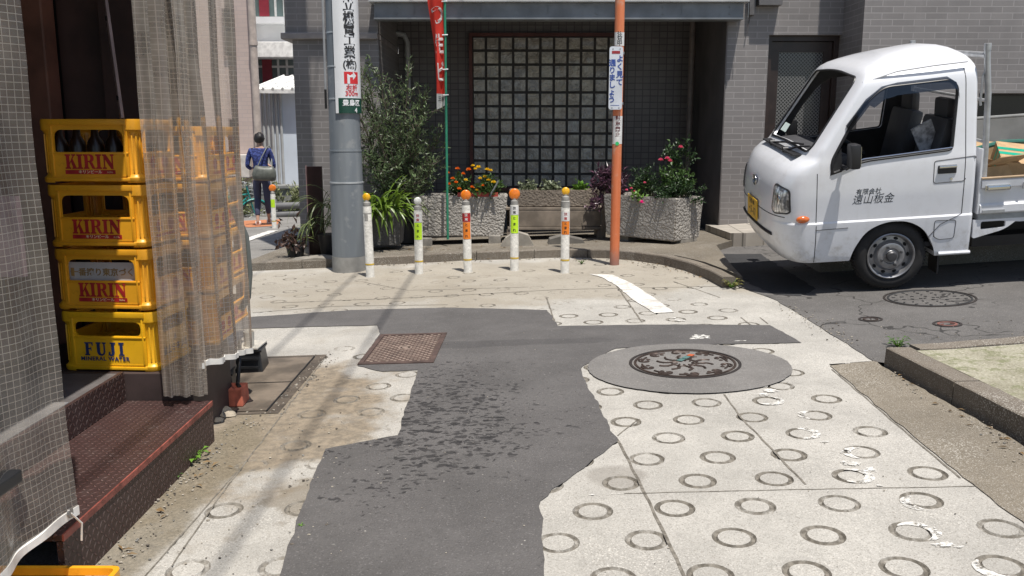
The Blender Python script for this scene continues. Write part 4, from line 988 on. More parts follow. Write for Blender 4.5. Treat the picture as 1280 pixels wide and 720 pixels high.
m.cyl((0, 0, -.02), (0, 0, .02), .04, 12, 0, Ms)
for a in (0, 2.1, 4.2): m.tube([(0, 0, 0), (.18*cos(a), .18*sin(a), 0)], .011, 6, 0, Ms)
m.tube([(0, 0, 0), (0, 0, -.3)], .025, 8, 0, Ms); m.build('steering_wheel', M_blk, TRK, smooth=40, world=False)
m = MB(); m.b2((-.30, .1, 1.032), (-.29, .102, 1.033)); m = MB()
m.add([(.20, .30, 1.15), (.34, .30, 1.22), (.44, .32, .98), (.33, .31, .86), (.20, .315, 1.152), (.34, .315, 1.222), (.44, .335, .982), (.33, .325, .862)], [(0, 1, 2, 3), (7, 6, 5, 4), (0, 4, 5, 1), (1, 5, 6, 2), (2, 6, 7, 3), (3, 7, 4, 0)]); m.build('papers', mat('crumpled_paper', (.4, .4, .42), .7, .5, 25), TRK, world=False)
# wheels
def wheel(u, y, sg, parent):
    Mw = Matrix.Translation((u, y, .262)) @ Matrix.Rotation(-sg*pi/2, 4, 'X')   # local +z outward
    m = MB(); m.lathe([(.165, -.14), (.225, -.142), (.250, -.125), (.261, -.10), (.262, -.04), (.255, -.018), (.235, -.002), (.205, .004), (.178, -.002), (.166, -.012), (.165, -.14)], 48, 0, Mw); o = m.build('wheel', M_rub, parent, smooth=40, world=False)
    m = MB()
    for k in range(60): a = 2*pi*k/60; m.box((0, 0, 0), (.008, .012, .09), 0, Mw @ Matrix.Rotation(a, 4, 'Z') @ Matrix.Translation((.261, 0, -.07)))
    m.build('tread', M_rub, o, world=False)
    m = MB(); m.lathe([(.150, -.13), (.172, -.012), (.174, .004), (.168, .008), (.160, .002), (.155, -.02), (.146, -.034), (.118, -.030), (.108, -.016), (.098, .004), (.088, .008), (.062, .006), (.055, -.004), (.048, -.004), (.040, .004)], 48, 0, Mw); ro = m.build('rim', M_rim, o, smooth=32, world=False)
    m = MB()
    for k in range(10): a = 2*pi*k/10; m.ball((0, 0, 0), .013, 0, Mw @ Matrix.Rotation(a, 4, 'Z') @ Matrix.Translation((.132, 0, -.030)), 10, (.9, 1.3, .35))
    m.build('vent_hole', M_black, o, smooth=60, world=False)
    m = MB()
    for k in range(4): a = 2*pi*k/4+.4; m.cyl((0, 0, 0), (0, 0, .018), .010, 6, 0, Mw @ Matrix.Rotation(a, 4, 'Z') @ Matrix.Translation((.074, 0, .004)))
    m.lathe([(.04, -.01), (.038, .022), (.030, .03), (.001, .031)], 20, 0, Mw); m.build('hub', mat('hub_dark', (.08, .08, .085), .45, metal=.5), o, smooth=40, world=False)
for u in (0, 1.885):
    wheel(u, .035, -1, TRK); wheel(u, 2*HWD-.035, 1, TRK) if False else wheel(u, 2*HWD-.035, 1, TRK)
# wheel wells, sills, mud flap
m = MB()
for y0, y1 in ((.03, .42), (2*HWD-.42, 2*HWD-.03)):
    n = 14; vs = []
    for i in range(n+1):
        a = pi*i/n; vs += [(-.335*cos(a), y0, .22+.335*sin(a)), (-.335*cos(a), y1, .22+.335*sin(a))]
    m.add(vs, [(i*2, i*2+1, i*2+3, i*2+2) for i in range(n)])
m.b2((-.36, .421, .2), (.36, 2*HWD-.421, .5)); m.build('wheel_well', M_blk, TRK, world=False)
for y0 in (.05, 2*HWD-.06):
    m = MB(); m.b2((.345, y0, .10), (.357, y0+.16 if y0 < .5 else y0-.16, .30)); m.build('mud_flap', M_blk, TRK, world=False)
m = MB(); m.tube(onside(dens([(.335, .262), (.56, .262)], .05), .004), .014, 6); m.build('sill', M_tw, TRK, smooth=40, world=False)
# chassis
m = MB()
for y in (.45, 1.0): m.b2((-.6, y, .28), (2.45, y+.07, .38))
m.b2((.7, .3, .22), (1.3, 1.1, .3)); m.b2((1.85, .1, .23), (1.92, 1.37, .29)); m.build('chassis', M_blk, TRK, world=False)
# flatbed
BT, BB, B0, B1 = .80, .545, .60, 2.52
m = MB(); m.b2((B0, .02, .50), (B1, 2*HWD-.02, .545)); m.build('bed_floor', mat('bed_floor', (.35, .36, .36), .5, .2, 8), TRK, world=False)
def gate(nm, a, b):
    m = MB(); x0, x1 = a, b
    prof = [(.0, BB), (-.006, BB+.01), (-.006, BB+.06), (.012, BB+.075), (.012, BT-.075), (-.008, BT-.06), (-.012, BT-.012), (0, BT), (.03, BT), (.034, BB)]
    vs = [(x, .012+y, z) for x in (x0, x1) for y, z in prof]; n = len(prof)
    m.add(vs, [(i, (i+1) % n, n+(i+1) % n, n+i) for i in range(n)]+[tuple(range(n-1, -1, -1)), tuple(n+i for i in range(n))]); return m
go = gate('g', B0+.005, B1).build('side_gate', M_tw, TRK, world=False)
gf = gate('g', B0+.005, B1); gf.v = [(x, 2*HWD-y, z) for x, y, z in gf.v]; gf.f = [f[::-1] for f in gf.f]; gf.build('side_gate', M_tw, TRK, world=False)
m = MB(); m.b2((B1, .02, BB), (B1+.035, 2*HWD-.02, BT), bev=.008); m.build('tail_gate', M_tw, TRK, world=False)
m = MB(); m.b2((B0-.012, .012, BB), (B0+.003, 2*HWD-.012, 1.02), bev=.003); m.build('headboard', M_tw, TRK, world=False)
m = MB(); m.box((.72, -.004, .735), (.16, .03, .035), 0, None, .01); m.b2((.63, .0, .72), (.80, .012, .755)); m.build('gate_latch', M_chrome, TRK, world=False)
m = MB(); m.b2((.89, -.004, .715), (.897, .01, .765)); m.build('gate_catch', M_gal, TRK, world=False); m = MB(); m.b2((B0+.02, .0015, BB+.003), (B0+.18, .02, BB+.03), bev=.004); m.build('gate_hinge', M_gal, TRK, world=False)
m = MB(); m.b2((B0, -.003, BT+.001), (B1, .03, BT+.012), bev=.003); m.build('gate_edge', mat('wood_edge', (.38, .27, .17), .7, .2, 10), TRK, world=False)
sk = rounded([(.572, .50), (.572, .36), (.80, .42), (.90, .50)], [.005, .02, .05, .02])
m = MB(); m.prism(sk, .02, .04, 0, XZ, holes=[rounded([(.625, .425), (.80, .435), (.80, .485), (.625, .485)], .015)]); m.prism([(.9, .47), (2.5, .47), (2.5, .543), (.6, .543), (.6, .502)], .022, .038, 0, XZ); m.build('bed_skirt', M_tw, TRK, world=False)
# cab guard frame
for y in (.07, 2*HWD-.07):
    m = MB(); m.tube([(.645, y, .55), (.64, y, 1.0), (.628, y, 1.4), (.605, y, 1.62), (.60, y, 1.70)], .021, 10); m.cyl((.60, y, 1.70), (.60, y, 1.745), .024, 10); m.tube([(.61, y, 1.58), (.585, y, 1.53), (.578, y, 1.35), (.582, y, 1.32)], .008, 6); m.build('guard_post', M_gal, TRK, smooth=40, world=False)
m = MB(); m.tube([(.60, .07, 1.665), (.60, 2*HWD-.07, 1.665)], .022, 10); m.build('guard_rail', M_gal, TRK, smooth=40, world=False)
m = MB()
for v in (1.06, 1.35): m.tube([(.628, .07, v), (.628, 2*HWD-.07, v)], .012, 8)
m.build('guard_bar', M_gal, TRK, smooth=40, world=False)
m = MB(); m.tube([(B0+.02, 2*HWD-.04, 1.05), (B1, 2*HWD-.04, 1.05)], .014, 8); m.b2((B0+.06, 2*HWD-.06, .81), (B1-.1, 2*HWD-.045, 1.035)); m.build('far_panel', mat('clear_grey_panel', (.24, .24, .23), .4, .2, 3), TRK, world=False)
# cardboard in the bed (things of their own)
M_card = mat('cardboard', (.42, .28, .15), .85, .15, 12); M_grt = mat('green_tape', (.0, .32, .20), .35)
TM = Matrix.LocRotScale(TRK.location, TRK.rotation_euler, None)
def carton(label, c, d, rz, ry=0, rx=0, tape=False, flaps=False):
    Mc = TM @ Matrix.Translation(c) @ rotm(rx, ry, rz); root = thing('cardboard_box', label, 'box', Mc.translation, Mc.to_euler(), 'cardboard boxes in the truck bed')
    x, y, z = d; m = MB()
    for s in (-1, 1): m.b2((-x/2, s*y/2-.004, -z/2), (x/2, s*y/2+.004, z/2)); m.b2((s*x/2-.004, -y/2+.0041, -z/2), (s*x/2+.004, y/2-.0041, z/2))
    m.b2((-x/2+.005, -y/2+.005, -z/2), (x/2-.005, y/2-.005, -z/2+.008))
    if not flaps: m.b2((-x/2+.005, -y/2+.005, z/2-.008), (x/2-.005, y/2-.005, z/2))
    m.build('body', M_card, root, world=False)
    if flaps:
        for s in (-1, 1): m = MB(); m.box((0, 0, 0), (x, y*.5, .006), 0, Matrix.Translation((0, s*y*.68, z/2+.05)) @ Matrix.Rotation(s*.5, 4, 'X')); m.build('flap', M_card, root, world=False)
    if tape:
        for o_ in (-.05, .035): m = MB(); m.b2((-x/2-.006, o_*1.0, z/2+.0005), (x/2+.006, o_+.045, z/2+.002)); m.b2((-x/2-.006, o_, -z/2), (-x/2-.0045, o_+.045, z/2)); m.build('tape', M_grt, root, world=False)
carton('open brown cardboard box behind the truck cab', (.80, .40, .72), (.26, .34, .26), .25, 0, 0, False, True)
carton('tilted cardboard box with two bands of green tape in the truck bed', (1.10, .40, .79), (.42, .36, .22), -.25, .16, .28, True)
carton('plain cardboard box low in the truck bed beyond the taped box', (.92, .95, .74), (.4, .3, .34), .4)
carton('plain cardboard box further back in the truck bed', (1.6, .7, .70), (.5, .6, .3), .1)
m = MB(); m.tube([TM @ Vector((B0+.03, .55, .90)), TM @ Vector((1.1, .8, .93)), TM @ Vector((1.8, .9, .90))], .02, 8); tag(m.build('green_pole', mat('dark_green', (.03, .12, .09), .4), smooth=40), 'dark green rod lying across the cartons in the truck bed', 'rod')
# ---------------- beer crates
def serif(letter):
    """fat serif capitals as polygons in a unit box (height 1)"""
    if letter == 'I': return .46, [[(0, 0), (.46, 0), (.46, .09), (.36, .12), (.36, .88), (.46, .91), (.46, 1), (0, 1), (0, .91), (.10, .88), (.10, .12), (0, .09)]]
    if letter == 'K': return .86, [[(0, 0), (.43, 0), (.43, .09), (.35, .12), (.35, .88), (.43, .91), (.43, 1), (0, 1), (0, .91), (.09, .88), (.09, .12), (0, .09)],
                                   [(.352, .42), (.63, .90), (.52, .92), (.52, 1), (.84, 1), (.84, .92), (.74, .89), (.352, .30)], [(.44, .57), (.60, .10), (.54, .08), (.54, 0), (.92, 0), (.92, .08), (.87, .10), (.60, .72)]]
    if letter == 'R':
        o = [(.35, 1), (.58, 1), (.72, .96), (.81, .86), (.83, .74), (.80, .60), (.70, .50), (.58, .46), (.352, .46), (.352, .55), (.47, .56), (.54, .62), (.57, .74), (.54, .86), (.47, .92), (.352, .93)]
        return .90, [[(0, 0), (.43, 0), (.43, .09), (.35, .12), (.35, .88), (.35, 1), (0, 1), (0, .91), (.09, .88), (.09, .12), (0, .09)], o, [(.45, .458), (.66, .04), (.76, -.0), (.93, 0), (.93, .08), (.86, .10), (.70, .458)]]
    if letter == 'N': return .92, [[(0, 0), (.32, 0), (.32, .09), (.21, .12), (.21, .64), (.66, 0), (.84, 0), (.84, .88), (.92, .91), (.92, 1), (.62, 1), (.62, .91), (.73, .88), (.73, .38), (.30, 1), (0, 1), (0, .91), (.11, .88), (.11, .12), (0, .09)]]
    if letter == 'F': return .74, [[(0, 0), (.42, 0), (.42, .09), (.34, .12), (.34, .46), (.48, .46), (.50, .36), (.56, .36), (.56, .66), (.50, .66), (.48, .56), (.34, .56), (.34, .90), (.58, .90), (.62, .74), (.70, .74), (.70, 1), (0, 1), (0, .91), (.09, .88), (.09, .12), (0, .09)]]
    if letter == 'U': return .86, [[(0, 1), (0, .91), (.08, .88), (.08, .25), (.16, .08), (.32, -.02), (.52, -.02), (.68, .08), (.76, .25), (.76, .88), (.84, .91), (.84, 1), (.52, 1), (.52, .91), (.63, .88), (.63, .28), (.56, .14), (.46, .10), (.38, .16), (.34, .28), (.34, .88), (.42, .91), (.42, 1)]]
    if letter == 'J': return .62, [[(.12, .91), (.22, .88), (.22, .22), (.20, .12), (.14, .08), (.11, .14), (.14, .22), (.10, .30), (.02, .28), (-.04, .18), (-.02, .04), (.10, -.04), (.28, -.03), (.42, .06), (.48, .24), (.48, .88), (.58, .91), (.58, 1), (.12, 1)]]
def serif_text(mb, txt, h, M, mi=0, sx=1, gap=.06):
    adv = [serif(c)[0] for c in txt]; Wd = (sum(adv)+gap*(len(txt)-1))*h*sx; x = -Wd/2
    for c, a in zip(txt, adv):
        for k, p in enumerate(serif(c)[1]):
            mb.prism([(x+q[0]*h*sx, (q[1]-.5)*h) for q in p], .0004*(k+1), .0004*(k+1)+.0003, mi, M)
        x += (a+gap)*h*sx
def cratemat(name, col):
    m, t = newmat(name); c = t.mix(t.ramp(t.noise(5, 5, t.obj()), .3, .7), tuple(x*.86 for x in col), tuple(min(1, x*1.08) for x in col))
    c = t.mix(t.math('MULTIPLY', t.ramp(t.noise(28, 5, t.obj(), .7), .56, .75), .45), c, tuple(x*.5 for x in col))
    t.l(c, t.b.inputs['Base Color']); t.b.inputs['Roughness'].default_value = .38
    t.b.inputs['Subsurface Weight'].default_value = .0; t.bump(t.noise(40, 3, t.obj()), .05, .003)
    return m
M_cr = cratemat('crate_yellow', (.78, .36, .018)); M_cr2 = cratemat('crate_bright_yellow', (.80, .43, .012))
M_prt = mat('red_print', (.42, .018, .02), .5, .25, 18); M_pbl = mat('blue_print', (.015, .03, .12), .5, .2, 20); M_pw = mat('white_print', (.72, .55, .35), .6, .1, 20)
CW, CD, CH = .435, .365, .275
def crate(kind, label, group, loc, rz):
    root = thing('beer_crate', label, 'crate', loc, (0, 0, rz), group); root.scale = (1, 1, .953); mt = M_cr2 if kind == 'fuji' else M_cr
    z_lo, z_hi, z_win0, z_win1 = .0, .278, (.165 if kind == 'fuji' else .135), .232
    m = MB(); col = .052; t = .010
    sides = ((CW, CD/2, 0), (CD, CW/2, pi/2), (CW, CD/2, pi), (CD, CW/2, -pi/2))
    for wd, off, rot in sides:
        M = Matrix.Rotation(rot, 4, 'Z') @ Matrix.Translation((0, -off+.012, 0)) @ Matrix.Rotation(pi/2, 4, 'X')
        h = wd/2-col+.004
        hole = rounded([(-h+.02, z_win0), (h-.02, z_win0), (h-.02, z_win1), (-h+.02, z_win1)], [.008, .008, .035, .035] if kind != 'fuji' else .03)
        m.prism([(-h, z_lo+.006), (h, z_lo+.006), (h, z_hi-.006), (-h, z_hi-.006)], 0, t, 0, M, holes=[hole])
        m.box((0, z_hi-.013, t/2), (2*h, .026, .024), 0, M, .003); m.box((0, z_lo+.014, t/2), (2*h, .014, .02), 0, M, .003); m.box((0, z_win0-.006, t/2+.001), (2*h, .008, .015), 0, M, .002)
        for s in (-1, 1): m.box((s*(h-.012), .14, t/2), (.008, .22, .018), 0, M, .002)
        m.box((0, z_lo+.03, t/2), (2*h-.02, .005, .013), 0, M)
    for sx in (-1, 1):
        for sy in (-1, 1):
            # rounded corner column: flanged quarter post
            prof = [(0, 0)]+[(col*.9*(cos(a)), col*.9*(sin(a))) for a in [i*pi/2/8 for i in range(9)]]
            def sup(r, n=8): return [((CW/2-.060)+r*(abs(cos(a))**.62), (CD/2-.060)+r*(abs(sin(a))**.62)) for a in [i*pi/2/n for i in range(n+1)]]
            zs = [(0, .057), (.008, .061), (.022, .061), (.03, .053), (.04, .049), (.215, .049), (.225, .053), (.232, .060), (.268, .0605), (.278, .058)]
            vs = []; n = 9
            for z, r in zs: vs += [(sx*x, sy*y, z) for x, y in sup(r)]
            fs = [(j*n+i, j*n+i+1, (j+1)*n+i+1, (j+1)*n+i) for j in range(len(zs)-1) for i in range(n-1)]
            ctr = len(vs); vs += [(sx*(CW/2-.065), sy*(CD/2-.065), zs[0][1]), (sx*(CW/2-.065), sy*(CD/2-.065), .278)]
            fs += [((len(zs)-1)*n+i, (len(zs)-1)*n+i+1, ctr+1) for i in range(n-1)]
            if sx*sy < 0: fs = [f[::-1] for f in fs]
            m.add(vs, fs)
            for a in (.35, pi/4, 1.2): m.box((0, 0, 0), (.006, .012, .17), 0, Matrix.Translation((sx*(CW/2-.06+.047*cos(a)**.62), sy*(CD/2-.06+.047*sin(a)**.62), .128)) @ Matrix.Rotation(math.atan2(sy*sin(a), sx*cos(a))+pi/2, 4, 'Z'), .002)
    m.b2((-CW/2+.02, -CD/2+.02, .004), (CW/2-.02, CD/2-.02, .012))
    for i in range(1, 5): x = -CW/2+.02+i*(CW-.04)/5; m.b2((x-.0015, -CD/2+.021, .013), (x+.0015, CD/2-.021, .12))
    for i in range(1, 4): y = -CD/2+.02+i*(CD-.04)/4; m.b2((-CW/2+.021, y-.0013, .0131), (CW/2-.021, y+.0013, .118))
    m.build('body', mt, root, smooth=35, world=False)
    for wd, off, rot, main in ((CW, CD/2, 0, True), (CD, CW/2, pi/2, False)):
        M = Matrix.Rotation(rot, 4, 'Z') @ Matrix.Translation((0, -off+.0012, 0)) @ Matrix.Rotation(pi/2, 4, 'X'); l = MB(); sc = wd/CW
        if kind == 'fuji':
            if main:
                serif_text(l, 'FUJI', .062, M @ Matrix.Translation((-.02, .105, .0008)), 0, .88, .2); l.text('MINERAL WATER', .026, 0, M @ Matrix.Translation((-.02, .058, .0012)), .0006, spacing=1.12); l.build('lettering', M_pbl, root, world=False)
            else:
                l.prism([(-.018, .115), (.018, .115), (0, .145)], 0, .001, 0, M); l.text('富士ミネラル', .042, 0, M @ Matrix.Translation((0, .075, .001)), .0005); l.build('lettering', M_pbl, root, world=False)
        elif main:
            serif_text(l, 'KIRIN', .064, M @ Matrix.Translation((0, .093, .0008)), 0, .86); l.prism([(-.108, .038), (.108, .038), (.108, .056), (-.108, .056)], 0, .001, 0, M); lo = l.build('lettering', M_prt, root, world=False)
            l = MB(); l.text('キリンビール', .017, 0, M @ Matrix.Translation((0, .047, .0018)), .0004); l.text('大びん', .009, 0, M @ Matrix.Translation((.085, .046, .0018))); l.build('small_lettering', M_pw, lo, world=False)
        else:
            for x in (-.055, .055):
                l.lathe([(.030, 0), (.030, .001), (.024, .001), (.024, 0)], 20, 0, M @ Matrix.Translation((x, .085, 0))); l.text('麒' if x < 0 else '麟', .03, 0, M @ Matrix.Translation((x, .085, .001)), .0006)
            l.prism([(-.09, .034), (.09, .034), (.09, .047), (-.09, .047)], 0, .001, 0, M); l.build('lettering', M_prt, root, world=False)
    return root
gA, gB = 'beer crates stacked in front beside the near curtain', 'beer crates stacked behind the far curtain'
zb = .2635; kinds = [('fuji', 'bright yellow FUJI MINERAL WATER crate at the bottom of the front stack'), ('kirin', 'yellow KIRIN crate holding a white lettered card, just above the FUJI crate'), ('kirin', 'empty yellow KIRIN crate second from the top of the front stack'), ('kirin', 'topmost yellow KIRIN crate of the front stack, filled with dark bottles')]
front = []
cpos = (-1.755, 3.862)
for i, (k, lb_) in enumerate(kinds): front.append(crate(k, lb_, gA, (cpos[0]+random.uniform(-.004, .004)-.006*i, cpos[1], zb+i*CH), -.06+random.uniform(-.012, .012)))
M_bot = mat('brown_bottle_glass', (.016, .007, .004), .3, .2, 5); M_lab = mat('dark_label', (.08, .07, .06), .5, .5, 30)
def bottle(): return MB().lathe([(.001, .012), (.034, .012), (.0365, .02), (.0365, .165), (.030, .192), (.016, .218), (.0135, .262), (.0155, .264), (.0155, .274), (.001, .275)], 16)
b0 = None; top = front[3]
for iy, i in ((0, 0), (0, 1), (0, 2), (0, 3), (0, 4), (1, 4), (2, 4), (3, 4)):
    p = top.matrix_basis @ Vector((-CW/2+.02+(i+.5)*(CW-.04)/5, -CD/2+.02+(iy+.5)*(CD-.04)/4, .0))
    p = Matrix.LocRotScale(top.location, top.rotation_euler, None) @ Vector((-CW/2+.02+(i+.5)*(CW-.04)/5, -CD/2+.02+(iy+.5)*(CD-.04)/4, .0))
    if b0 is None: b0 = bottle().build('beer_bottle', M_bot, None, smooth=40); o = b0
    else: o = b0.copy(); C.objects.link(o)
    o.location = p; o.scale = (1, 1, .9); tag(o, 'dark brown beer bottle standing in the topmost crate of the front stack', 'bottle', 'bottles in the topmost crate')
Mc = Matrix.LocRotScale(front[1].location, front[1].rotation_euler, None)
cd = thing('lettered_card', 'white printed card with gold Japanese lettering inside the third crate down', 'card', Mc @ Vector((0, -.155, .13)), front[1].rotation_euler)
m = MB(); m.b2((-.158, 0, -.02), (.155, .003, .075)); m.build('sheet', mat('card_white', (.50, .48, .47), .6, .06, 6), cd, world=False)
m = MB(); m.text('一番搾り東京づくり', .036, 0, FRONT(.01, -.0012, .03), .0006); m.prism([(-.15, .015), (-.135, .012), (-.135, .05), (-.15, .05)], 0, .001, 0, FRONT(0, -.0002, 0)); m.build('lettering', mat('gold_print', (.30, .19, .07), .4, .2, 20), cd, world=False)
rear = [('topmost', 0), ('second from top', 0), ('third from top', 0), ('fourth from top', 0)]
for col_, (cx, cy, nm) in enumerate(((-1.70, 4.40, 'nearer'), (-1.76, 4.80, 'farther'))):
    for i in range(4):
        lb_ = f"yellow KIRIN crate, {rear[3-i][0]} in the {nm} rear stack behind the far curtain"
        src = crate('kirin', lb_, gB, (cx+random.uniform(-.008, .008), cy, .237+i*CH), random.uniform(-.02, .02)+(.0 if col_ else .02))
# ---------------- utility pole
M_sw = mat('sign_white', (.74, .75, .76), .4, .04, 4)
up_ = G(437, 338); px_, py_ = up_.x, up_.y; pz = up_.z
pole = thing('utility_pole', 'thick grey utility pole with steel bands standing left of the bollards', 'utility pole', up_)
def pmat():
    mm, t = newmat('grey_pole_paint'); p = t.n('Mapping'); p.inputs['Scale'].default_value = (7, 7, .8); t.l(t.pos(), p.inputs[0])
    c = t.mix(t.ramp(t.noise(1, 5, p.outputs[0]), .35, .75), (.155, .175, .195), (.225, .245, .26)); c = t.mix(t.math('MULTIPLY', t.ramp(t.noise(9, 5), .58, .72), .6), c, (.3, .31, .31))
    t.l(c, t.b.inputs['Base Color']); t.b.inputs['Roughness'].default_value = .5; t.bump(t.noise(25, 4), .15, .004); return mm
M_pole = pmat()
m = MB(); m.tube([(px_, py_, pz-.2), (px_, py_, pz+.15)], [.168, .167], 32, 1); m.tube([(px_, py_, pz+.152), (px_, py_, pz+.87)], [.163, .160], 32); m.tube([(px_, py_, pz+.873), (px_, py_, pz+1.17)], [.157, .155], 32); m.tube([(px_, py_, pz+1.173), (px_, py_, 9.5)], [.150, .105], 32)
m.build('shaft', [M_pole, mat('pole_base', (.27, .265, .25), .8, .2, 7, bump=.2, world=True)], pole, smooth=40)
for z, r, mm in ((.865, .1635, mat('band_light', (.38, .40, .41), .5)), (1.17, .158, M_pole), (1.66, .151, M_gal), (1.96, .149, M_gal), (2.27, .147, M_gal), (2.58, .145, M_gal)):
    m = MB(); m.lathe([(r-.006, 0), (r, .001), (r, .015), (r-.006, .016)], 32, 0, Matrix.Translation((px_, py_, pz+z))); m.build('band', mm, pole, smooth=40)
m = MB(); m.tube([(px_-.165, py_-.03, 1.52), (px_-.158, py_-.03, 3), (px_-.13, py_, 9)], .012, 8); m.build('conduit', mat('pole_conduit', (.30, .31, .32), .5), pole, smooth=40)
m = MB(); m.b2((px_-.175, py_-.05, 1.52), (px_-.155, py_-.02, 1.70)); m.cyl((px_-.03, py_-.16, 1.9), (px_-.03, py_-.14, 1.9), .016, 10); m.build('clip', M_black, pole)
m = MB(); m.b2((px_-.35, py_-.17, 8.55), (px_+2.05, py_-.09, 8.63)); m.b2((px_+.1, py_-.165, 8.1), (px_+.16, py_-.1, 8.55)); m.build('crossarm', M_gal, pole)
for x0, x1, r in ((.29, .32, .0125), (-.27, -.24, .011), (-1.3, -1.25, .007)):
    a, b = Vector((x0, py_-.13, 8.66)), Vector((x1, -14, 8.4)); c = MB(); c.tube([a.lerp(b, i/16)-Vector((0, 0, 4*.22*(i/16)*(1-i/16))) for i in range(17)], r, 6); c.build('cable', M_blk, pole, smooth=60)
    c = MB(); c.lathe([(.02, 0), (.03, .01), (.03, .04), (.015, .05)], 12, 0, Matrix.Translation((x0, py_-.13, 8.62))); c.build('insulator', M_sw, pole)
# curved advertising board round the pole
sgn_ = thing('pole_sign', 'tall white curved board with black Japanese lettering and red arrow on the grey pole', 'sign', (px_, py_, 1.5))
RS = .165
def wrap(mb, vs, fs, mi, s0, z0, dr):  # s along arc
    V = []
    for x, y, z in vs:
        a = (s0+x)/RS-pi/2; r = RS+dr+z; V.append((px_+r*cos(a), py_+r*sin(a), z0+y))
    mb.add(V, fs, mi)
def patch(mb, s0, s1, z0, z1, mi, dr, n=16, th=.0):
    vs = []; fs = []
    for i in range(n+1):
        x = s0+(s1-s0)*i/n; vs += [(x, z0, 0), (x, z1, 0)]
    wrap(mb, vs, [(i*2, i*2+2, i*2+3, i*2+1) for i in range(n)], mi, 0, 0, dr)
    if th:
        o = len(mb.v); wrap(mb, vs, [(i*2+1, i*2+3, i*2+2, i*2) for i in range(n)], mi, 0, 0, dr-th); k = o-2*(n+1)
        for i in range(n): mb.f += [(k+i*2, o+i*2, o+i*2+2, k+i*2+2), (k+i*2+1, k+i*2+3, o+i*2+3, o+i*2+1)]; mb.m += [mi, mi]
        mb.f += [(k, k+1, o+1, o), (k+2*n, o+2*n, o+2*n+1, k+2*n+1)]; mb.m += [mi, mi]
m = MB(); patch(m, -.05, .30, 1.475, 3.4, 0, 0, 20, .004); m.build('board', M_sw, sgn_, smooth=40)
M_ink = mat('black_ink', (.02, .02, .022), .5)
cs = .135
m = MB()
zz = lambda py: CAM_H+(py_-.16)*math.tan(-(PITCH+math.atan((py-360)/F_PX)))
for ch, y in (('日', -8), ('立', 7), ('機', 22.5), ('電', 37), ('工', 51), ('業', 66)):
    vs, fs = MB().text(ch, .118, 0, None, .0028, .0008, raw=True); wrap(m, vs, fs, 0, .105, zz(y), .002)
vs, fs = MB().text('(株)', .09, 0, None, .002, .0008, raw=True); wrap(m, vs, fs, 0, .105, zz(80.5), .002)
m.build('lettering', M_ink, sgn_)
M_sr = mat('sign_red', (.62, .03, .035), .4, .1); M_sg = mat('sign_green', (.012, .06, .04), .4, .15)
m = MB(); patch(m, .04, .19, zz(104.5), zz(89.5), 0, .0015); ro = m.build('arrow_panel', M_sr, sgn_)
m = MB(); zc = (zz(104.5)+zz(89.5))/2
vs = [(-.045, -.055, 0), (-.02, -.055, 0), (-.02, .005, 0), (.012, .005, 0), (.012, -.02, 0), (.05, .02, 0), (.012, .06, 0), (.012, .032, 0), (-.045, .032, 0)]
wrap(m, vs, [(0, 1, 2, 8), (2, 3, 7, 8), (4, 5, 6)], 0, .115, zc, .003); m.build('arrow', M_sw, ro)
m = MB()
for s, y, sz in (('右折', 110, .06), ('300m', 117, .062)):
    vs, fs = MB().text(s, sz, 0, None, .001, .0005, raw=True); wrap(m, vs, fs, 0, .115, zz(y), .0025)
m.build('red_lettering', M_sr, sgn_)
m = MB(); patch(m, -.02, .27, zz(141.5), zz(122.5), 0, .0015); go_ = m.build('green_panel', M_sg, sgn_)
m = MB()
for s, y, sz, x in (('豊島区', 129, .062, .11), ('4', 138, .06, .15)):
    vs, fs = MB().text(s, sz, 0, None, .0015, .0005, raw=True); wrap(m, vs, fs, 0, x, zz(y), .004)
m.build('white_lettering', M_sw, go_)

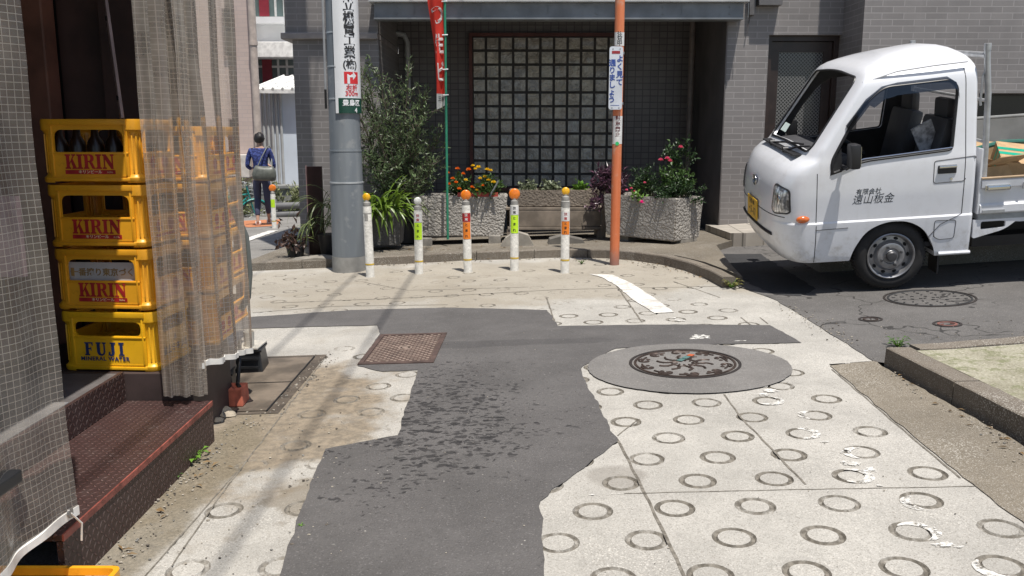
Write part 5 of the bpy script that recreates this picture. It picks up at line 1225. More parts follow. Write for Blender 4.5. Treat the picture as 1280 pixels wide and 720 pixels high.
# ---------------- bollards
M_bw = mat('bollard_white', (.62, .60, .55), .55, .18, 22, fine=.5, bs=45); M_bg = mat('bollard_grey', (.30, .29, .27), .6, .2, 20); M_yl = mat('band_yellow', (.62, .42, .06), .5, .15, 20)
M_or = mat('orange_reflector', (.75, .19, .01), .3, .12, 60, coat=.6); M_ye = mat('yellow_reflector', (.80, .42, .01), .3, .1, 60, coat=.6); M_wr = mat('white_reflector', (.66, .66, .62), .25, .1, 60, coat=.6)
M_lime = mat('lime_sticker', (.55, .85, .03), .5, .1, 20); M_osk = mat('orange_sticker', (.80, .22, .02), .5, .1, 20); M_wst = mat('white_sticker', (.7, .69, .67), .5, .08, 20)
def bollard(pos, label, head, refl, stickers, hz, group='white bollards along the kerb', ring=True, lean=0):
    r = .040; root = thing('bollard', label, 'bollard', pos, (0, lean, 0), group)
    m = MB(); m.lathe([(.044, -.05), (.044, .004), (r, .012), (r, hz), (r-.003, hz+.006), (.001, hz+.006)], 24); m.build('post', M_bw, root, smooth=40, world=False)
    m = MB(); m.lathe([(r+.001, .115), (r+.001, .13)], 24); m.build('band', M_yl, root, smooth=40, world=False)
    zt = hz+.007
    m = MB(); m.lathe([(.034, zt), (.036, zt+.012), (.034, zt+.035), (.022, zt+.042), (.020, zt+.06), (.001, zt+.06)], 20); m.build('collar', M_bg, root, smooth=40, world=False)
    R, kind = head; zc = zt+.055+R*.85
    m = MB(); Mh = Matrix.Translation((0, 0, zc)) @ Matrix.Rotation(pi/2, 4, 'X')
    m.lathe([(.001, -.02), (R*.85, -.02), (R, -.012), (R, .012), (R*.93, .017), (R*.7, .021), (.001, .024)], 28, 0, Mh); m.build('reflector', kind, root, smooth=40, world=False)
    for z0, z1, mt, a0, a1, txt, tm in stickers:
        st_ = MB(); n = 12; vs = []
        for i in range(n+1):
            a = radians(a0+(a1-a0)*i/n); vs += [((r+.0012)*cos(a), (r+.0012)*sin(a), z0), ((r+.0012)*cos(a), (r+.0012)*sin(a), z1)]
        st_.add(vs, [(i*2, i*2+2, i*2+3, i*2+1) for i in range(n)]); so2 = st_.build('sticker', mt, root, smooth=60, world=False)
        if txt:
            t2 = MB(); sz = min(.03, (z1-z0)/len(txt)*1.05)
            for k, ch in enumerate(txt):
                vs, fs = MB().text(ch, sz, 0, None, .0006, .0003, raw=True); zc2 = z1-(k+.5)*(z1-z0)/len(txt)
                t2.add([((r+.002+z)*cos(-pi/2+x/r), (r+.002+z)*sin(-pi/2+x/r), zc2+y) for x, y, z in vs], fs)
            t2.build('sticker_lettering', tm, so2, world=False)
def stick(main, extra, z0=.36, z1=.52): return [(z0, z1, main, -150, -30, 'とまれ', M_ink), (z1+.004, z1+.085, extra[0], -160, -20, extra[1], extra[2])]
bollard(G(463, 346), 'white bollard with small yellow head and grey mark, next to the utility pole', (.036, M_ye), 0, [(.535, .60, M_bg, -120, -75, None, None), (.60, .605, M_bg, -170, -10, None, None)], .66, lean=-.02)
bollard(G(524, 342), 'white bollard with clear white head and lime sticker, second from the pole', (.036, M_wr), 0, stick(M_lime, (M_wst, '注意', M_prt), .33, .49), .60)
bollard(G(585, 340), 'white bollard with orange head and orange sticker in front of the flowering stone planter', (.048, M_or), 0, stick(M_osk, (M_prt, '注意', M_wst), .32, .48), .63, lean=-.02)
bollard(G(643, 338), 'white bollard with orange head and lime sticker before the gap between stone planters', (.052, M_or), 0, stick(M_lime, (M_wst, '注意', M_ink), .36, .53), .62)
bollard(G(706, 341), 'white bollard with yellow head and orange sticker, nearest the orange pole', (.036, M_ye), 0, stick(M_osk, (M_wst, '注意', M_prt), .36, .48)+[(.61, .66, M_bg, -180, 0, None, None)], .66)
bollard(G(343, 285, -.02), 'white bollard with orange head far off beside the walking person', (.06, M_or), 0, [(.36, .50, M_lime, -150, -30, None, None)], .58, group=None)
# ---------------- orange pole with plate
q = G(768, 331); op = thing('sign_pole', 'faded orange steel pole carrying a white plate with blue lettering', 'pole', q)
def opm():
    mm, t = newmat('faded_orange'); p = t.n('Mapping'); p.inputs['Scale'].default_value = (9, 9, 1.2); t.l(t.pos(), p.inputs[0])
    c = t.mix(t.ramp(t.noise(1, 5, p.outputs[0]), .3, .75), (.60, .155, .055), (.70, .25, .12)); c = t.mix(t.math('MULTIPLY', t.ramp(t.noise(14, 5), .58, .72), .6), c, (.58, .34, .24)); zz_ = t.xyz()[2]
    c = t.mix(t.ramp(zz_, .25, .03), c, (.30, .15, .12)); t.l(c, t.b.inputs['Base Color']); t.b.inputs['Roughness'].default_value = .5; return mm
m = MB(); m.tube([(q.x, q.y, q.z-.05), (q.x, q.y, 3.6)], [.046, .044], 24); m.build('shaft', opm(), op, smooth=40)
for y0, y1, items in ((40, 57, None), (145, 172, None), (172, 180, 'w'), (176, 183, 'g')):
    zA, zB = P(770, y1, q.y-.05).z, P(770, y0, q.y-.05).z; r = .0465+(.001 if items == 'g' else 0); n = 12
    if items == 'g': vs = [(q.x-.004+.018*cos(a), q.y-r-.001+0, (zA+zB)/2+.018*sin(a)) for a in [2*pi*i/12 for i in range(12)]]; m = MB().add(vs, [tuple(range(12))]); m.build('sticker', mat('green_sticker', (.03, .5, .15), .5), op); continue
    vs = []
    for i in range(n+1): a = radians(-165+150*i/n); vs += [(q.x+r*cos(a), q.y+r*sin(a), zA), (q.x+r*cos(a), q.y+r*sin(a), zB)]
    m = MB().add(vs, [(i*2, i*2+2, i*2+3, i*2+1) for i in range(n)]); s2 = m.build('sticker', M_wst if items != 'w' else M_wst, op, smooth=60)
    if items is None:
        t2 = MB(); tx = '駐車禁止' if y0 > 100 else '注意中'
        for k, ch in enumerate(tx):
            vs, fs = MB().text(ch, .05, 0, None, .001, .0003, raw=True); zc2 = zB-(k+.5)*(zB-zA)/len(tx)
            t2.add([(q.x+(r+.001+z)*cos(-pi/2+x/r), q.y+(r+.001+z)*sin(-pi/2+x/r), zc2+y) for x, y, z in vs], fs)
        t2.build('sticker_lettering', mat('maroon_ink', (.12, .02, .02), .5) if y0 > 100 else M_ink, s2)
a, b = P(760.5, 137, q.y-.06), P(779, 58, q.y-.06); wd, ht = b.x-a.x, b.z-a.z; cxx, czz = (a.x+b.x)/2, (a.z+b.z)/2
m = MB(); m.prism(rounded([(-wd/2, -ht/2), (wd/2, -ht/2), (wd/2, ht/2), (-wd/2, ht/2)], .025), 0, .006, 0, FRONT(cxx, q.y-.058, czz)); plt = m.build('plate', mat('plate_pale', (.60, .63, .68), .4, .08, 8), op)
m = MB()
for i, ch in enumerate('よく見て'): m.text(ch, .066, 0, FRONT(cxx+.035, q.y-.0655, czz+ht*.30-i*.070), .0016)
for i, ch in enumerate('通りましょう'): m.text(ch, .066, 0, FRONT(cxx-.034, q.y-.0655, czz+ht*.235-i*.066), .0016)
m.b2((cxx-wd*.36, q.y-.0652, czz-ht*.435), (cxx+wd*.3, q.y-.0645, czz-ht*.428)); m.build('lettering', mat('sign_blue', (.03, .07, .30), .5, .1), plt)
m = MB(); m.b2((cxx-wd*.33, q.y-.0655, czz+ht*.385), (cxx+wd*.28, q.y-.0645, czz+ht*.43)); m.build('red_bar', mat('dull_red', (.28, .025, .03), .5), plt)
for sx in (-.03, .035):
    for s in (-1, 1): m = MB(); m.cyl((cxx+sx, q.y-.067, czz+s*ht*.465), (cxx+sx, q.y-.064, czz+s*ht*.465), .006, 8); m.build('rivet', M_gal, plt)
for z in (czz-ht*.4, czz+ht*.4): m = MB(); m.lathe([(.047, -.012), (.051, -.01), (.051, .01), (.047, .012)], 20, 0, Matrix.Translation((q.x, q.y, z))); m.build('clamp', M_gal, op, smooth=40)

# ---------------- red banner on a green pole
bp = P(559, 240, 9.75); bn = thing('banner_flag', 'red advertising banner with white lettering on a thin green pole in the flower planter', 'banner', (bp.x, bp.y, .3))
m = MB(); m.tube([(bp.x, bp.y, .1), (bp.x, bp.y, 3.6)], .0145, 10); m.build('pole', mat('green_pole', (.03, .22, .13), .35, .1), bn, smooth=40)
def bx(py): return lerp_tab([(-80, 531), (0, 534), (60, 543), (105, 546), (132, 546)], py)
n, nz_ = 14, 26; vs = []; fs = []; mi = []
for j in range(nz_+1):
    py = -60+(132+60)*j/nz_; pl_ = P(bx(py), py, bp.y); dx = bp.x-.012-pl_.x
    for i in range(n+1):
        t = i/n; vs.append((pl_.x+dx*t, bp.y-.01+.035*sin(t*7+j*.15)*(1-.6*t)+.02*sin(j*.5+t*3), pl_.z+(.03*(1-t) if j == nz_ else 0)*-1.5))
def cl(x, py):  # cloth point offset
    t = min(1, max(0, x)); pl_ = P(bx(py), py, bp.y); j = (py+60)/192*nz_; dx = bp.x-.012-pl_.x
    return (pl_.x+dx*t, bp.y-.01+.035*sin(t*7+j*.15)*(1-.6*t)+.02*sin(j*.5+t*3)-.004, pl_.z)
m = MB()
for j in range(nz_):
    for i in range(n): m.f.append((j*(n+1)+i, j*(n+1)+i+1, (j+1)*(n+1)+i+1, (j+1)*(n+1)+i)); m.m.append(1 if -60+192*(j+.5)/nz_ > 116 else 0)
m.v = vs
def clothm(nm, col):
    mm, t = newmat(nm); t.b.inputs['Base Color'].default_value = col+(1,); t.b.inputs['Roughness'].default_value = .8; tr = t.n('BsdfTranslucent'); tr.inputs[0].default_value = col+(1,); mx = t.n('MixShader'); mx.inputs[0].default_value = .4
    t.l(t.b.outputs[0], mx.inputs[1]); t.l(tr.outputs[0], mx.inputs[2]); t.l(mx.outputs[0], t.out.inputs[0]); return mm
m.build('cloth', [clothm('banner_red', (.74, .05, .03)), clothm('banner_white', (.66, .66, .64))], bn, smooth=60)
m = MB()
for ch, y, sz in (('ふ', -25, 26), ('つ', 20, 32), ('生', 57, 26), ('ビ', 92, 27)):
    vs, fs = MB().text(ch, 1.0, 0, None, .028, .0, raw=True)
    m.add([cl(.55+vx*.85, y-vy*sz) for vx, vy, vz in vs], fs)
m.build('lettering', clothm('banner_ink_white', (.70, .68, .66)), bn)
m = MB(); vs, fs = MB().text('三林', 1, 0, None, .02, 0, raw=True); m.add([cl(.55+vx*.35, 124-vy*7) for vx, vy, vz in vs], fs); m.build('small_lettering', M_ink, bn)
for py in (2, 44, 87, 119):
    p_ = P(558, py, bp.y); m = MB(); m.tube([(bp.x-.03, bp.y-.012, p_.z), (bp.x, bp.y-.024, p_.z), (bp.x+.024, bp.y, p_.z+.004), (bp.x, bp.y+.022, p_.z)], .007, 6); m.build('loop', M_sw, bn)
# ---------------- planters
M_stone = None
def stonemat(nm, col, tex=1.0):
    m, t = newmat(nm)
    c = t.mix(t.ramp(t.noise(3, 5, t.obj()), .3, .7), tuple(x*.85 for x in col), tuple(x*1.12 for x in col)); vo = t.n('TexVoronoi', feature='SMOOTH_F1'); vo.inputs['Scale'].default_value = 42; t.l(t.obj(), vo.inputs['Vector'])
    c = t.mix(t.math('MULTIPLY', t.ramp(t.noise(60, 3, t.obj()), .55, .7), .4), c, tuple(x*.45 for x in col)); t.l(c, t.b.inputs['Base Color']); t.b.inputs['Roughness'].default_value = .9
    t.bump(t.math('ADD', vo.outputs['Distance'], t.noise(48, 4, t.obj())), .9*tex, .02); return m
M_stone = stonemat('hammered_stone', (.37, .345, .31)); M_dstone = stonemat('dark_planter_stone', (.11, .105, .10), .5); M_soil = mat('soil', (.10, .065, .04), .95, .4, 20, bump=.5, bs=40)
def trough(name, label, c, L, D, H, rz, mt, taper=.9, wall=.05, soil=.05, group=None, sub=0):
    root = thing(name, label, 'planter', c, (0, 0, rz), group); m = MB()
    def ring(l, d, z, n=1): return [(-l/2, -d/2, z), (l/2, -d/2, z), (l/2, d/2, z), (-l/2, d/2, z)]
    secs = [ring(L*taper, D*taper, 0), ring(L, D, H), ring(L-2*wall, D-2*wall, H), ring(L-2*wall-.02, D-2*wall-.02, H-.09)]
    bm = bmesh.new(); q = [[bm.verts.new(v) for v in s_] for s_ in secs]
    for j in range(3):
        for k in range(4): bm.faces.new((q[j][k], q[j][(k+1) % 4], q[j+1][(k+1) % 4], q[j+1][k]))
    bm.faces.new(q[0][::-1]); bm.faces.new(q[3])
    bmesh.ops.bevel(bm, geom=[e for e in bm.edges], offset=.012, segments=2, affect='EDGES')
    bmesh.ops.subdivide_edges(bm, edges=[e for e in bm.edges if e.calc_length() > .2], cuts=8, use_grid_fill=True)
    for v in bm.verts: v.co += Vector((mnoise.noise(v.co*9+Vector(c)), mnoise.noise(v.co*9+Vector((5, 1, 2))), mnoise.noise(v.co*8)))*.004
    m.addbm(bm); m.build('trough', mt, root, smooth=40, world=False)
    s_ = MB(); n, k = 14, 7; l, d = L-2*wall-.005, D-2*wall-.005
    vs = [(-l/2+l*i/n, -d/2+d*j/k, H-soil+.02*mnoise.noise((i*.9, j*.9, c[0]))) for j in range(k+1) for i in range(n+1)]
    s_.add(vs, [(j*(n+1)+i, j*(n+1)+i+1, (j+1)*(n+1)+i+1, (j+1)*(n+1)+i) for j in range(k) for i in range(n)]); s_.build('soil', M_soil, root, smooth=60, world=False)
    return root
GP = 'stone troughs along the shaded recess'
pz0 = lambda x, y: gz(x, y)+.072
tC = (-.60, 9.98+.12, .115); trough('stone_planter', 'long rough stone planter full of marigolds behind the middle bollards', tC, 1.10, .44, .47, 0, M_stone, group=GP)
tR = (1.55, 9.55, .16); trough('stone_planter', 'rough stone planter with roses and shrubs, turned at an angle right of the orange pole', tR, 1.0, .50, .455, -.80, M_stone, .93, group=GP)
tM = (.50, 10.32, .43); trough('stone_planter', 'shallow stained trough with small variegated plants, raised on a plank stand', tM, 1.06, .34, .20, 0, stonemat('stained_stone', (.21, .175, .14), .5), .94, .04, .03, group=GP)
tL = (-1.52, 9.68, .06); trough('stone_planter', 'dark square planter holding the strap leaved plant beside the utility pole', tL, .62, .42, .40, 0, M_dstone, .88, .03, group=GP)
st = thing('plank_stand', 'weathered plank stand carrying the shallow trough behind the bollards', 'stand', (.5, 10.3, .0)); M_wth = mat('weathered_wood', (.20, .165, .13), .85, .3, 6, bump=.3, world=True)
m = MB(); m.b2((-.07, 10.12, .40), (1.08, 10.5, .428), bev=.004); m.build('top_plank', M_wth, st)
m = MB(); m.b2((-.03, 10.11, .21), (1.04, 10.135, .392), bev=.004); m.build('front_board', M_wth, st)
m = MB(); m.b2((-.05, 10.10, .17), (1.06, 10.48, .205), bev=.004); m.build('lower_plank', M_wth, st)
for x in (-.03, 1.03):
    for y in (10.14, 10.46): m = MB(); m.b2((x-.03, y-.03, .0), (x+.03, y+.03, .399 if y > 10.3 else .168)); m.build('leg', M_wth, st)
m = MB(); m.b2((1.045, 10.085, .02), (1.10, 10.11, .62), bev=.003); m.build('end_post', M_wth, st)
M_blockc = mat('block_concrete', (.26, .24, .21), .9, .25, 8, bump=.3)
gk = 'concrete blocks under the planters'
def block(label, c, d, rz): o = MB().box((0, 0, 0), d, 0, None, .01).build('concrete_block', M_blockc, world=False); o.location = c; o.rotation_euler = (0, 0, rz); tag(o, label, 'block', gk)
for i, (x, y, ww, h, r) in enumerate(((-1.0, 10.0, .14, .12, .1), (-.2, 10.02, .14, .12, 0), (1.35, 9.72, .14, .12, -.8), (1.86, 9.30, .14, .12, -.8))):
    block(['concrete block under the left end of the marigold planter', 'concrete block under the right end of the marigold planter', 'concrete block under the left end of the rose planter', 'concrete block under the right corner of the rose planter'][i], (x, y, pz0(x, y)+.045), (ww, .3, .10), r)
m = MB(); m.prism([(-.19, 0), (.19, 0), (.12, .13), (-.02, .17), (-.13, .10)], 0, .16, 0, FRONT(.06, 9.62, pz0(0, 9.6)-.005)); tag(m.build('rock', mat('pale_rock', (.30, .275, .235), .9, .25, 6, bump=.4)), 'pale chipped rock lying under the plank stand behind the bollards', 'rock')
m = MB(); m.prism([(-.22, 0), (.2, 0), (.17, .05), (-.05, .10), (-.2, .06)], 0, .22, 0, FRONT(.62, 9.75, pz0(.6, 9.7)-.005)); tag(m.build('rock', mat('dark_rock', (.13, .12, .105), .9, .25, 6, bump=.4)), 'dark flat rock under the right half of the plank stand', 'rock')
m = MB(); m.prism([(-.30, 0), (.26, 0), (.24, .08), (.03, .10), (-.25, .07)], 0, .26, 0, FRONT(-2.02, 9.0, gz(-2, 8.9)+.005)); tag(m.build('kerb_stone', mat('old_stone', (.22, .2, .17), .9, .25, 6, bump=.4)), 'loose old kerb stone lying left of the utility pole', 'stone')
# upright brown board left of the pole
a, b = P(388, 322, 9.35), P(402, 208, 9.35); m = MB(); m.b2((a.x, 9.33, a.z-.1), (b.x, 9.38, b.z), bev=.006); m.b2((a.x-.012, 9.345, a.z-.1), (a.x-.002, 9.365, b.z+.01), 1)
tag(m.build('signboard', [mat('brown_board', (.030, .012, .011), .4, .2, 4), mat('pink_edge', (.25, .16, .16), .5)]), 'dark brown upright board standing between the utility pole and the building corner', 'signboard')

# ---------------- plants
def rnd(s=1): return Vector((random.gauss(0, s), random.gauss(0, s), random.gauss(0, s)))
def twig(mb, p, d, L, r, n=6, bend=.15, mi=0):
    pts = [p.copy()]; d = d.normalized()
    for i in range(n): d = (d+rnd(bend)*.5+Vector((0, 0, .04))).normalized(); pts.append(pts[-1]+d*L/n)
    mb.tube(pts, [r*(1-.8*i/n)+.0012 for i in range(n+1)], 5, mi); return pts
M_bark = mat('bark', (.11, .09, .07), .9, .3, 20, bump=.3); M_oliv = leafmat('olive_leaf', (.125, .175, .08), .5, .4); M_strap = leafmat('strap_leaf', (.125, .20, .025), .4, .35)
M_grn = leafmat('green_leaf', (.060, .115, .028), .5); M_dgrn = leafmat('dark_leaf', (.035, .07, .025), .5); M_vg = leafmat('variegated_leaf', (.21, .24, .15), .5); M_pur = leafmat('purple_leaf', (.095, .045, .07), .55, .35); M_lgrn = leafmat('lime_leaf', (.12, .24, .03), .4)
# olive tree
ot = thing('olive_tree', 'slender grey green olive tree in front of the downpipe left of the recess', 'tree', (-1.27, 10.0, .1))
w_ = MB(); f_ = MB(); pot = MB()
base = Vector((-1.25, 10.15, .22)); random.seed(11)
ends = [(-1.62, 9.85, 1.95), (-1.50, 9.95, 2.02), (-1.18, 10.05, 2.0), (-.98, 10.0, 1.75), (-1.75, 9.8, 1.62), (-1.35, 9.9, 1.75), (-1.42, 10.1, 1.55), (-1.05, 9.85, 1.45), (-.85, 10.0, 1.2), (-1.7, 9.95, 1.25), (-1.25, 9.8, 1.35), (-1.55, 9.8, 1.4), (-1.0, 10.2, 1.6), (-1.15, 9.9, 1.1), (-1.5, 10.0, 1.0), (-.9, 9.85, .95), (-1.66, 9.85, 1.0), (-1.3, 9.75, .95), (-1.1, 9.8, .75), (-1.45, 9.8, .75), (-1.78, 9.9, 1.9), (-1.2, 10.0, 1.7)]
for e in ends:
    e = Vector(e); k = 12; mid = base.lerp(e, .5)+rnd(.05)+Vector((0, 0, .12)); pts = []
    for i in range(k+1): t = i/k; pts.append(base*(1-t)**2+mid*2*t*(1-t)+e*t*t+rnd(.006))
    w_.tube(pts, [.016*(1-.85*i/k)+.0015 for i in range(k+1)], 6)
    for i in range(4, k):
        for s_ in range(4):
            d = (pts[i+1]-pts[i]).normalized()*.8+rnd(.5); tp = twig(w_, pts[i], d, random.uniform(.14, .30), .003, 5)
            for j in range(1, 6):
                for q_ in range(2 if j > 1 else 1): f_.leaf(tp[j]+rnd(.006), (tp[j]-tp[j-1]).normalized()*.6+rnd(.6), rnd(1), random.uniform(.045, .075), random.uniform(.012, .019))
    for i in range(5, k):
        for q_ in range(4): f_.leaf(pts[i]+rnd(.008), (pts[i+1]-pts[i]).normalized()*.7+rnd(.6), rnd(1), random.uniform(.04, .065), .013)
w_.build('trunk', M_bark, ot, smooth=60); f_.build('crown', M_oliv, ot)
op_ = MB(); op_.lathe([(.11, 0), (.15, .02), (.17, .26), (.19, .28), (.19, .31), (.165, .31), (.15, .25), (.001, .25)], 24, 0, Matrix.Translation((-1.25, 10.28, pz0(-1.2, 10)-.01)))
tag(op_.build('flower_pot', mat('pot_dark', (.06, .055, .05), .6), smooth=40), 'dark round pot at the foot of the olive tree behind the marigold planter', 'pot')
# strap leaved plant
sp = thing('strap_leaf_plant', 'bright yellow green plant of arching strap leaves in the dark square planter', 'plant', (-1.52, 9.65, .42)); f_ = MB()
for i in range(150):
    a = random.uniform(0, 2*pi); p = Vector((-1.52+random.uniform(-.22, .24), 9.62+random.uniform(-.15, .12), .40)); el = random.uniform(.5, 1.35)
    f_.strap(p, Vector((cos(a)*cos(el), sin(a)*cos(el)-.25*random.random(), sin(el))), random.uniform(.34, .62), random.uniform(.026, .042), 0, 8, random.uniform(.9, 2.1))
f_.build('foliage', M_strap, sp)
# thin grassy leaves between pole and building
sp = thing('strap_leaf_plant', 'thin drooping grassy plant between the brown board and the utility pole', 'plant', (-2.0, 9.2, .1)); f_ = MB()
for i in range(55):
    a = random.uniform(0, 2*pi); p = Vector((-1.98+random.uniform(-.08, .1), 9.22+random.uniform(-.06, .06), random.choice((.02, .3, .5)))); el = random.uniform(.5, 1.3)
    f_.strap(p, Vector((cos(a)*cos(el), sin(a)*cos(el)-.2, sin(el))), random.uniform(.35, .6), random.uniform(.012, .02), 0, 9, random.uniform(1.6, 2.8))
f_.build('foliage', leafmat('grassy_leaf', (.13, .17, .05), .5), sp)
m = MB(); m.lathe([(.08, 0), (.11, .22), (.12, .24), (.10, .24), (.001, .2)], 20, 0, Matrix.Translation((-1.97, 9.22, gz(-2, 9.2)+.06))); tag(m.build('flower_pot', mat('pot_black', (.02, .02, .022), .5), smooth=40), 'black pot holding the thin grassy plant by the brown board', 'pot')
# reddish potted plant at the corner
sp = thing('potted_plant', 'low reddish brown leafy plant at the corner of the building', 'plant', (-2.45, 9.1, 0)); f_ = MB(); cc = P(365, 303, 9.15)
for i in range(130):
    o_ = rnd(.085); o_.z = abs(o_.z)*1.2-.05; p = Vector((cc.x, cc.y, cc.z))+o_; f_.leaf(p, rnd(1)+Vector((0, 0, .3)), rnd(1), random.uniform(.05, .11), random.uniform(.025, .05))
f_.build('foliage', leafmat('red_brown_leaf', (.07, .04, .03), .6), sp)
m = MB(); m.lathe([(.07, 0), (.10, .16), (.001, .15)], 16, 0, Matrix.Translation((cc.x+.03, cc.y+.02, gz(cc.x, cc.y)+.02))); m.build('pot', mat('pot_black', (.02, .02, .022), .5), sp, smooth=40)
sp = thing('potted_plant', 'grassy tuft leaning out over the kerb left of the brown board', 'plant', (-2.35, 9.2, 0)); f_ = MB(); c2 = P(383, 275, 9.2)
for i in range(26): a = random.uniform(0, 2*pi); f_.strap(Vector((c2.x+.05, c2.y, c2.z-.08))+rnd(.02), Vector((cos(a)-.5, sin(a)-.4, 1.0)), random.uniform(.2, .36), .012, 0, 7, 2.2)
f_.build('foliage', leafmat('grassy_leaf', (.13, .17, .05), .5), sp)
def bush(root, c, rad, n, lm, ls, lw, nm='foliage', stems=True, flat=.7, seed=1, up=.3):
    random.seed(seed); f_ = MB(); w_ = MB(); c = Vector(c)
    ns = max(5, n//40)
    for k in range(ns):
        d = rnd(1); d.z = abs(d.z)+.25; d.normalize(); e = c+Vector((d.x*rad[0], d.y*rad[1], d.z*rad[2]))*random.uniform(.55, 1.08); b = c+Vector((random.uniform(-.3, .3)*rad[0], random.uniform(-.3, .3)*rad[1], 0))
        pts = [b.lerp(e, i/6)+rnd(.006) for i in range(7)]
        if stems: w_.tube(pts, [.004-.0004*i for i in range(7)], 5)
        for j in range(n//ns):
            t = random.uniform(.25, 1.05)**.6; p = b.lerp(e, min(1.05, t))+rnd(.35*ls)
            f_.leaf(p, (e-b).normalized()*.5+rnd(.7), Vector((0, 0, 1))+rnd(.6), ls*random.uniform(.6, 1.25), lw*random.uniform(.6, 1.25))
    if stems: w_.build('stem', leafmat('stem_green', (.09, .11, .05)), root)
    return f_.build(nm, lm, root)
def flower(root, p, r, mt, nm='flower', n=26):
    m = MB()
    for i in range(n):
        a = 2.4*i; el = .15+1.3*(i/n); d = Vector((cos(a)*cos(el), sin(a)*cos(el), sin(el))); m.leaf(Vector(p)+d*r*.1, d, rnd(.3)+Vector((0, 0, 1)), r*1.15, r*.75, 0, .1)
    m.build(nm, mt, root)
M_fo = leafmat('orange_petal', (.75, .17, .01), .2, .6); M_fy = leafmat('yellow_petal', (.80, .55, .02), .15, .6); M_fp = leafmat('pink_petal', (.72, .12, .22), .2, .6); M_fm = leafmat('magenta_petal', (.80, .02, .30), .15, .6)
mg = thing('marigold', 'leafy marigolds with orange and yellow blooms in the long stone planter', 'plant', (-.45, 10, .55))
bush(mg, (-.62, 10.02, .55), (.19, .17, .26), 420, M_grn, .075, .028, seed=3); bush(mg, (-.30, 9.98, .54), (.20, .17, .25), 420, M_grn, .075, .028, seed=4)
for px, py, k in ((572, 212, 'o'), (566, 224, 'o'), (561, 231, 'o'), (574, 237, 'o'), (579, 218, 'o'), (586, 213, 'o'), (560, 217, 'o'), (570, 229, 'o'), (583, 243, 'o'), (591, 208, 'y'), (594, 212, 'y'), (598, 210, 'y'), (609, 213, 'y'), (613, 214, 'y'), (606, 222, 'y'), (600, 224, 'y'), (611, 226, 'y'), (617, 229, 'y'), (604, 233, 'o'), (590, 235, 'o'), (582, 226, 'y'), (596, 239, 'y')):
    flower(mg, P(px, py, 9.84+random.uniform(-.03, .05)), random.uniform(.022, .03), M_fo if k == 'o' else M_fy)
m = MB(); m.b2((-.62, 9.885, .56), (-.16, 9.90, .62)); tag(m.build('plant_tray', mat('red_tray', (.40, .05, .04), .5)), 'red plastic tray edge showing among the marigolds', 'tray')
m = MB(); m.tube([P(612, 246, 9.86), P(623, 226, 9.9)], .012, 8); tag(m.build('trowel', mat('trowel_grey', (.12, .13, .13), .5)), 'grey trowel handle leaning at the right end of the marigold planter', 'trowel')
for i, (px, py, rx, rz_, n, lm, lb_) in enumerate(((659, 228, .10, .17, 130, M_vg, 'small variegated plant at the left end of the raised trough'), (691, 232, .16, .13, 260, M_vg, 'low clump of pale mottled leaves in the middle of the raised trough'), (725, 238, .07, .10, 90, M_lgrn, 'small bright green sprig at the right end of the raised trough'))):
    c = P(px, 243, 10.28); r_ = thing('potted_plant', lb_, 'plant', (c.x, c.y, .6)); bush(r_, (c.x, c.y, .60), (rx, .1, rz_), n, lm, .06, .042, seed=20+i)
pu = thing('purple_plant', 'dark purple leaved plant spilling over beside the orange pole', 'plant', (1.1, 9.9, .55)); bush(pu, (1.12, 9.88, .62), (.27, .16, .30), 650, M_pur, .085, .026, seed=31); bush(pu, (1.05, 9.78, .48), (.2, .1, .16), 220, M_pur, .085, .026, seed=32)
rs = thing('rose_bush', 'tall rose bush with pink blooms at the right end of the angled planter', 'plant', (1.8, 9.45, .6))
bush(rs, (1.80, 9.40, .60), (.26, .2, .42), 620, M_grn, .05, .032, seed=41); bush(rs, (1.86, 9.55, .9), (.20, .15, .36), 260, M_dgrn, .05, .032, seed=42); bush(rs, (1.72, 9.55, .8), (.16, .1, .42), 120, M_grn, .045, .03, seed=43)
for px, py in ((837, 202), (826, 201), (851, 185), (834, 199)): flower(rs, P(px, py, 9.2), .028, M_fp)
sh_ = thing('shrub', 'fine leaved green shrub between the purple plant and the roses', 'plant', (1.45, 9.7, .6)); bush(sh_, (1.50, 9.72, .60), (.24, .18, .34), 700, M_dgrn, .05, .016, seed=51); bush(sh_, (1.40, 9.66, .60), (.15, .12, .2), 240, M_grn, .05, .018, seed=52)
for px, py in ((789, 236), (783, 238), (793, 240), (806, 229)): flower(sh_, P(px, py, 9.45), .018, M_fp, n=14)
hd = thing('low_hedge', 'row of small dark leaves along the front edge of the rose planter', 'plant', (1.85, 9.2, .62)); bush(hd, (1.78, 9.22, .58), (.32, .14, .22), 620, M_dgrn, .05, .022, seed=61)
pt = thing('petunia', 'trailing petunia with one magenta bloom on the front of the rose planter', 'plant', (1.4, 9.4, .58)); bush(pt, (1.38, 9.36, .56), (.10, .06, .10), 80, M_lgrn, .045, .03, seed=71); flower(pt, P(802, 254, 9.25), .032, M_fm, n=16)
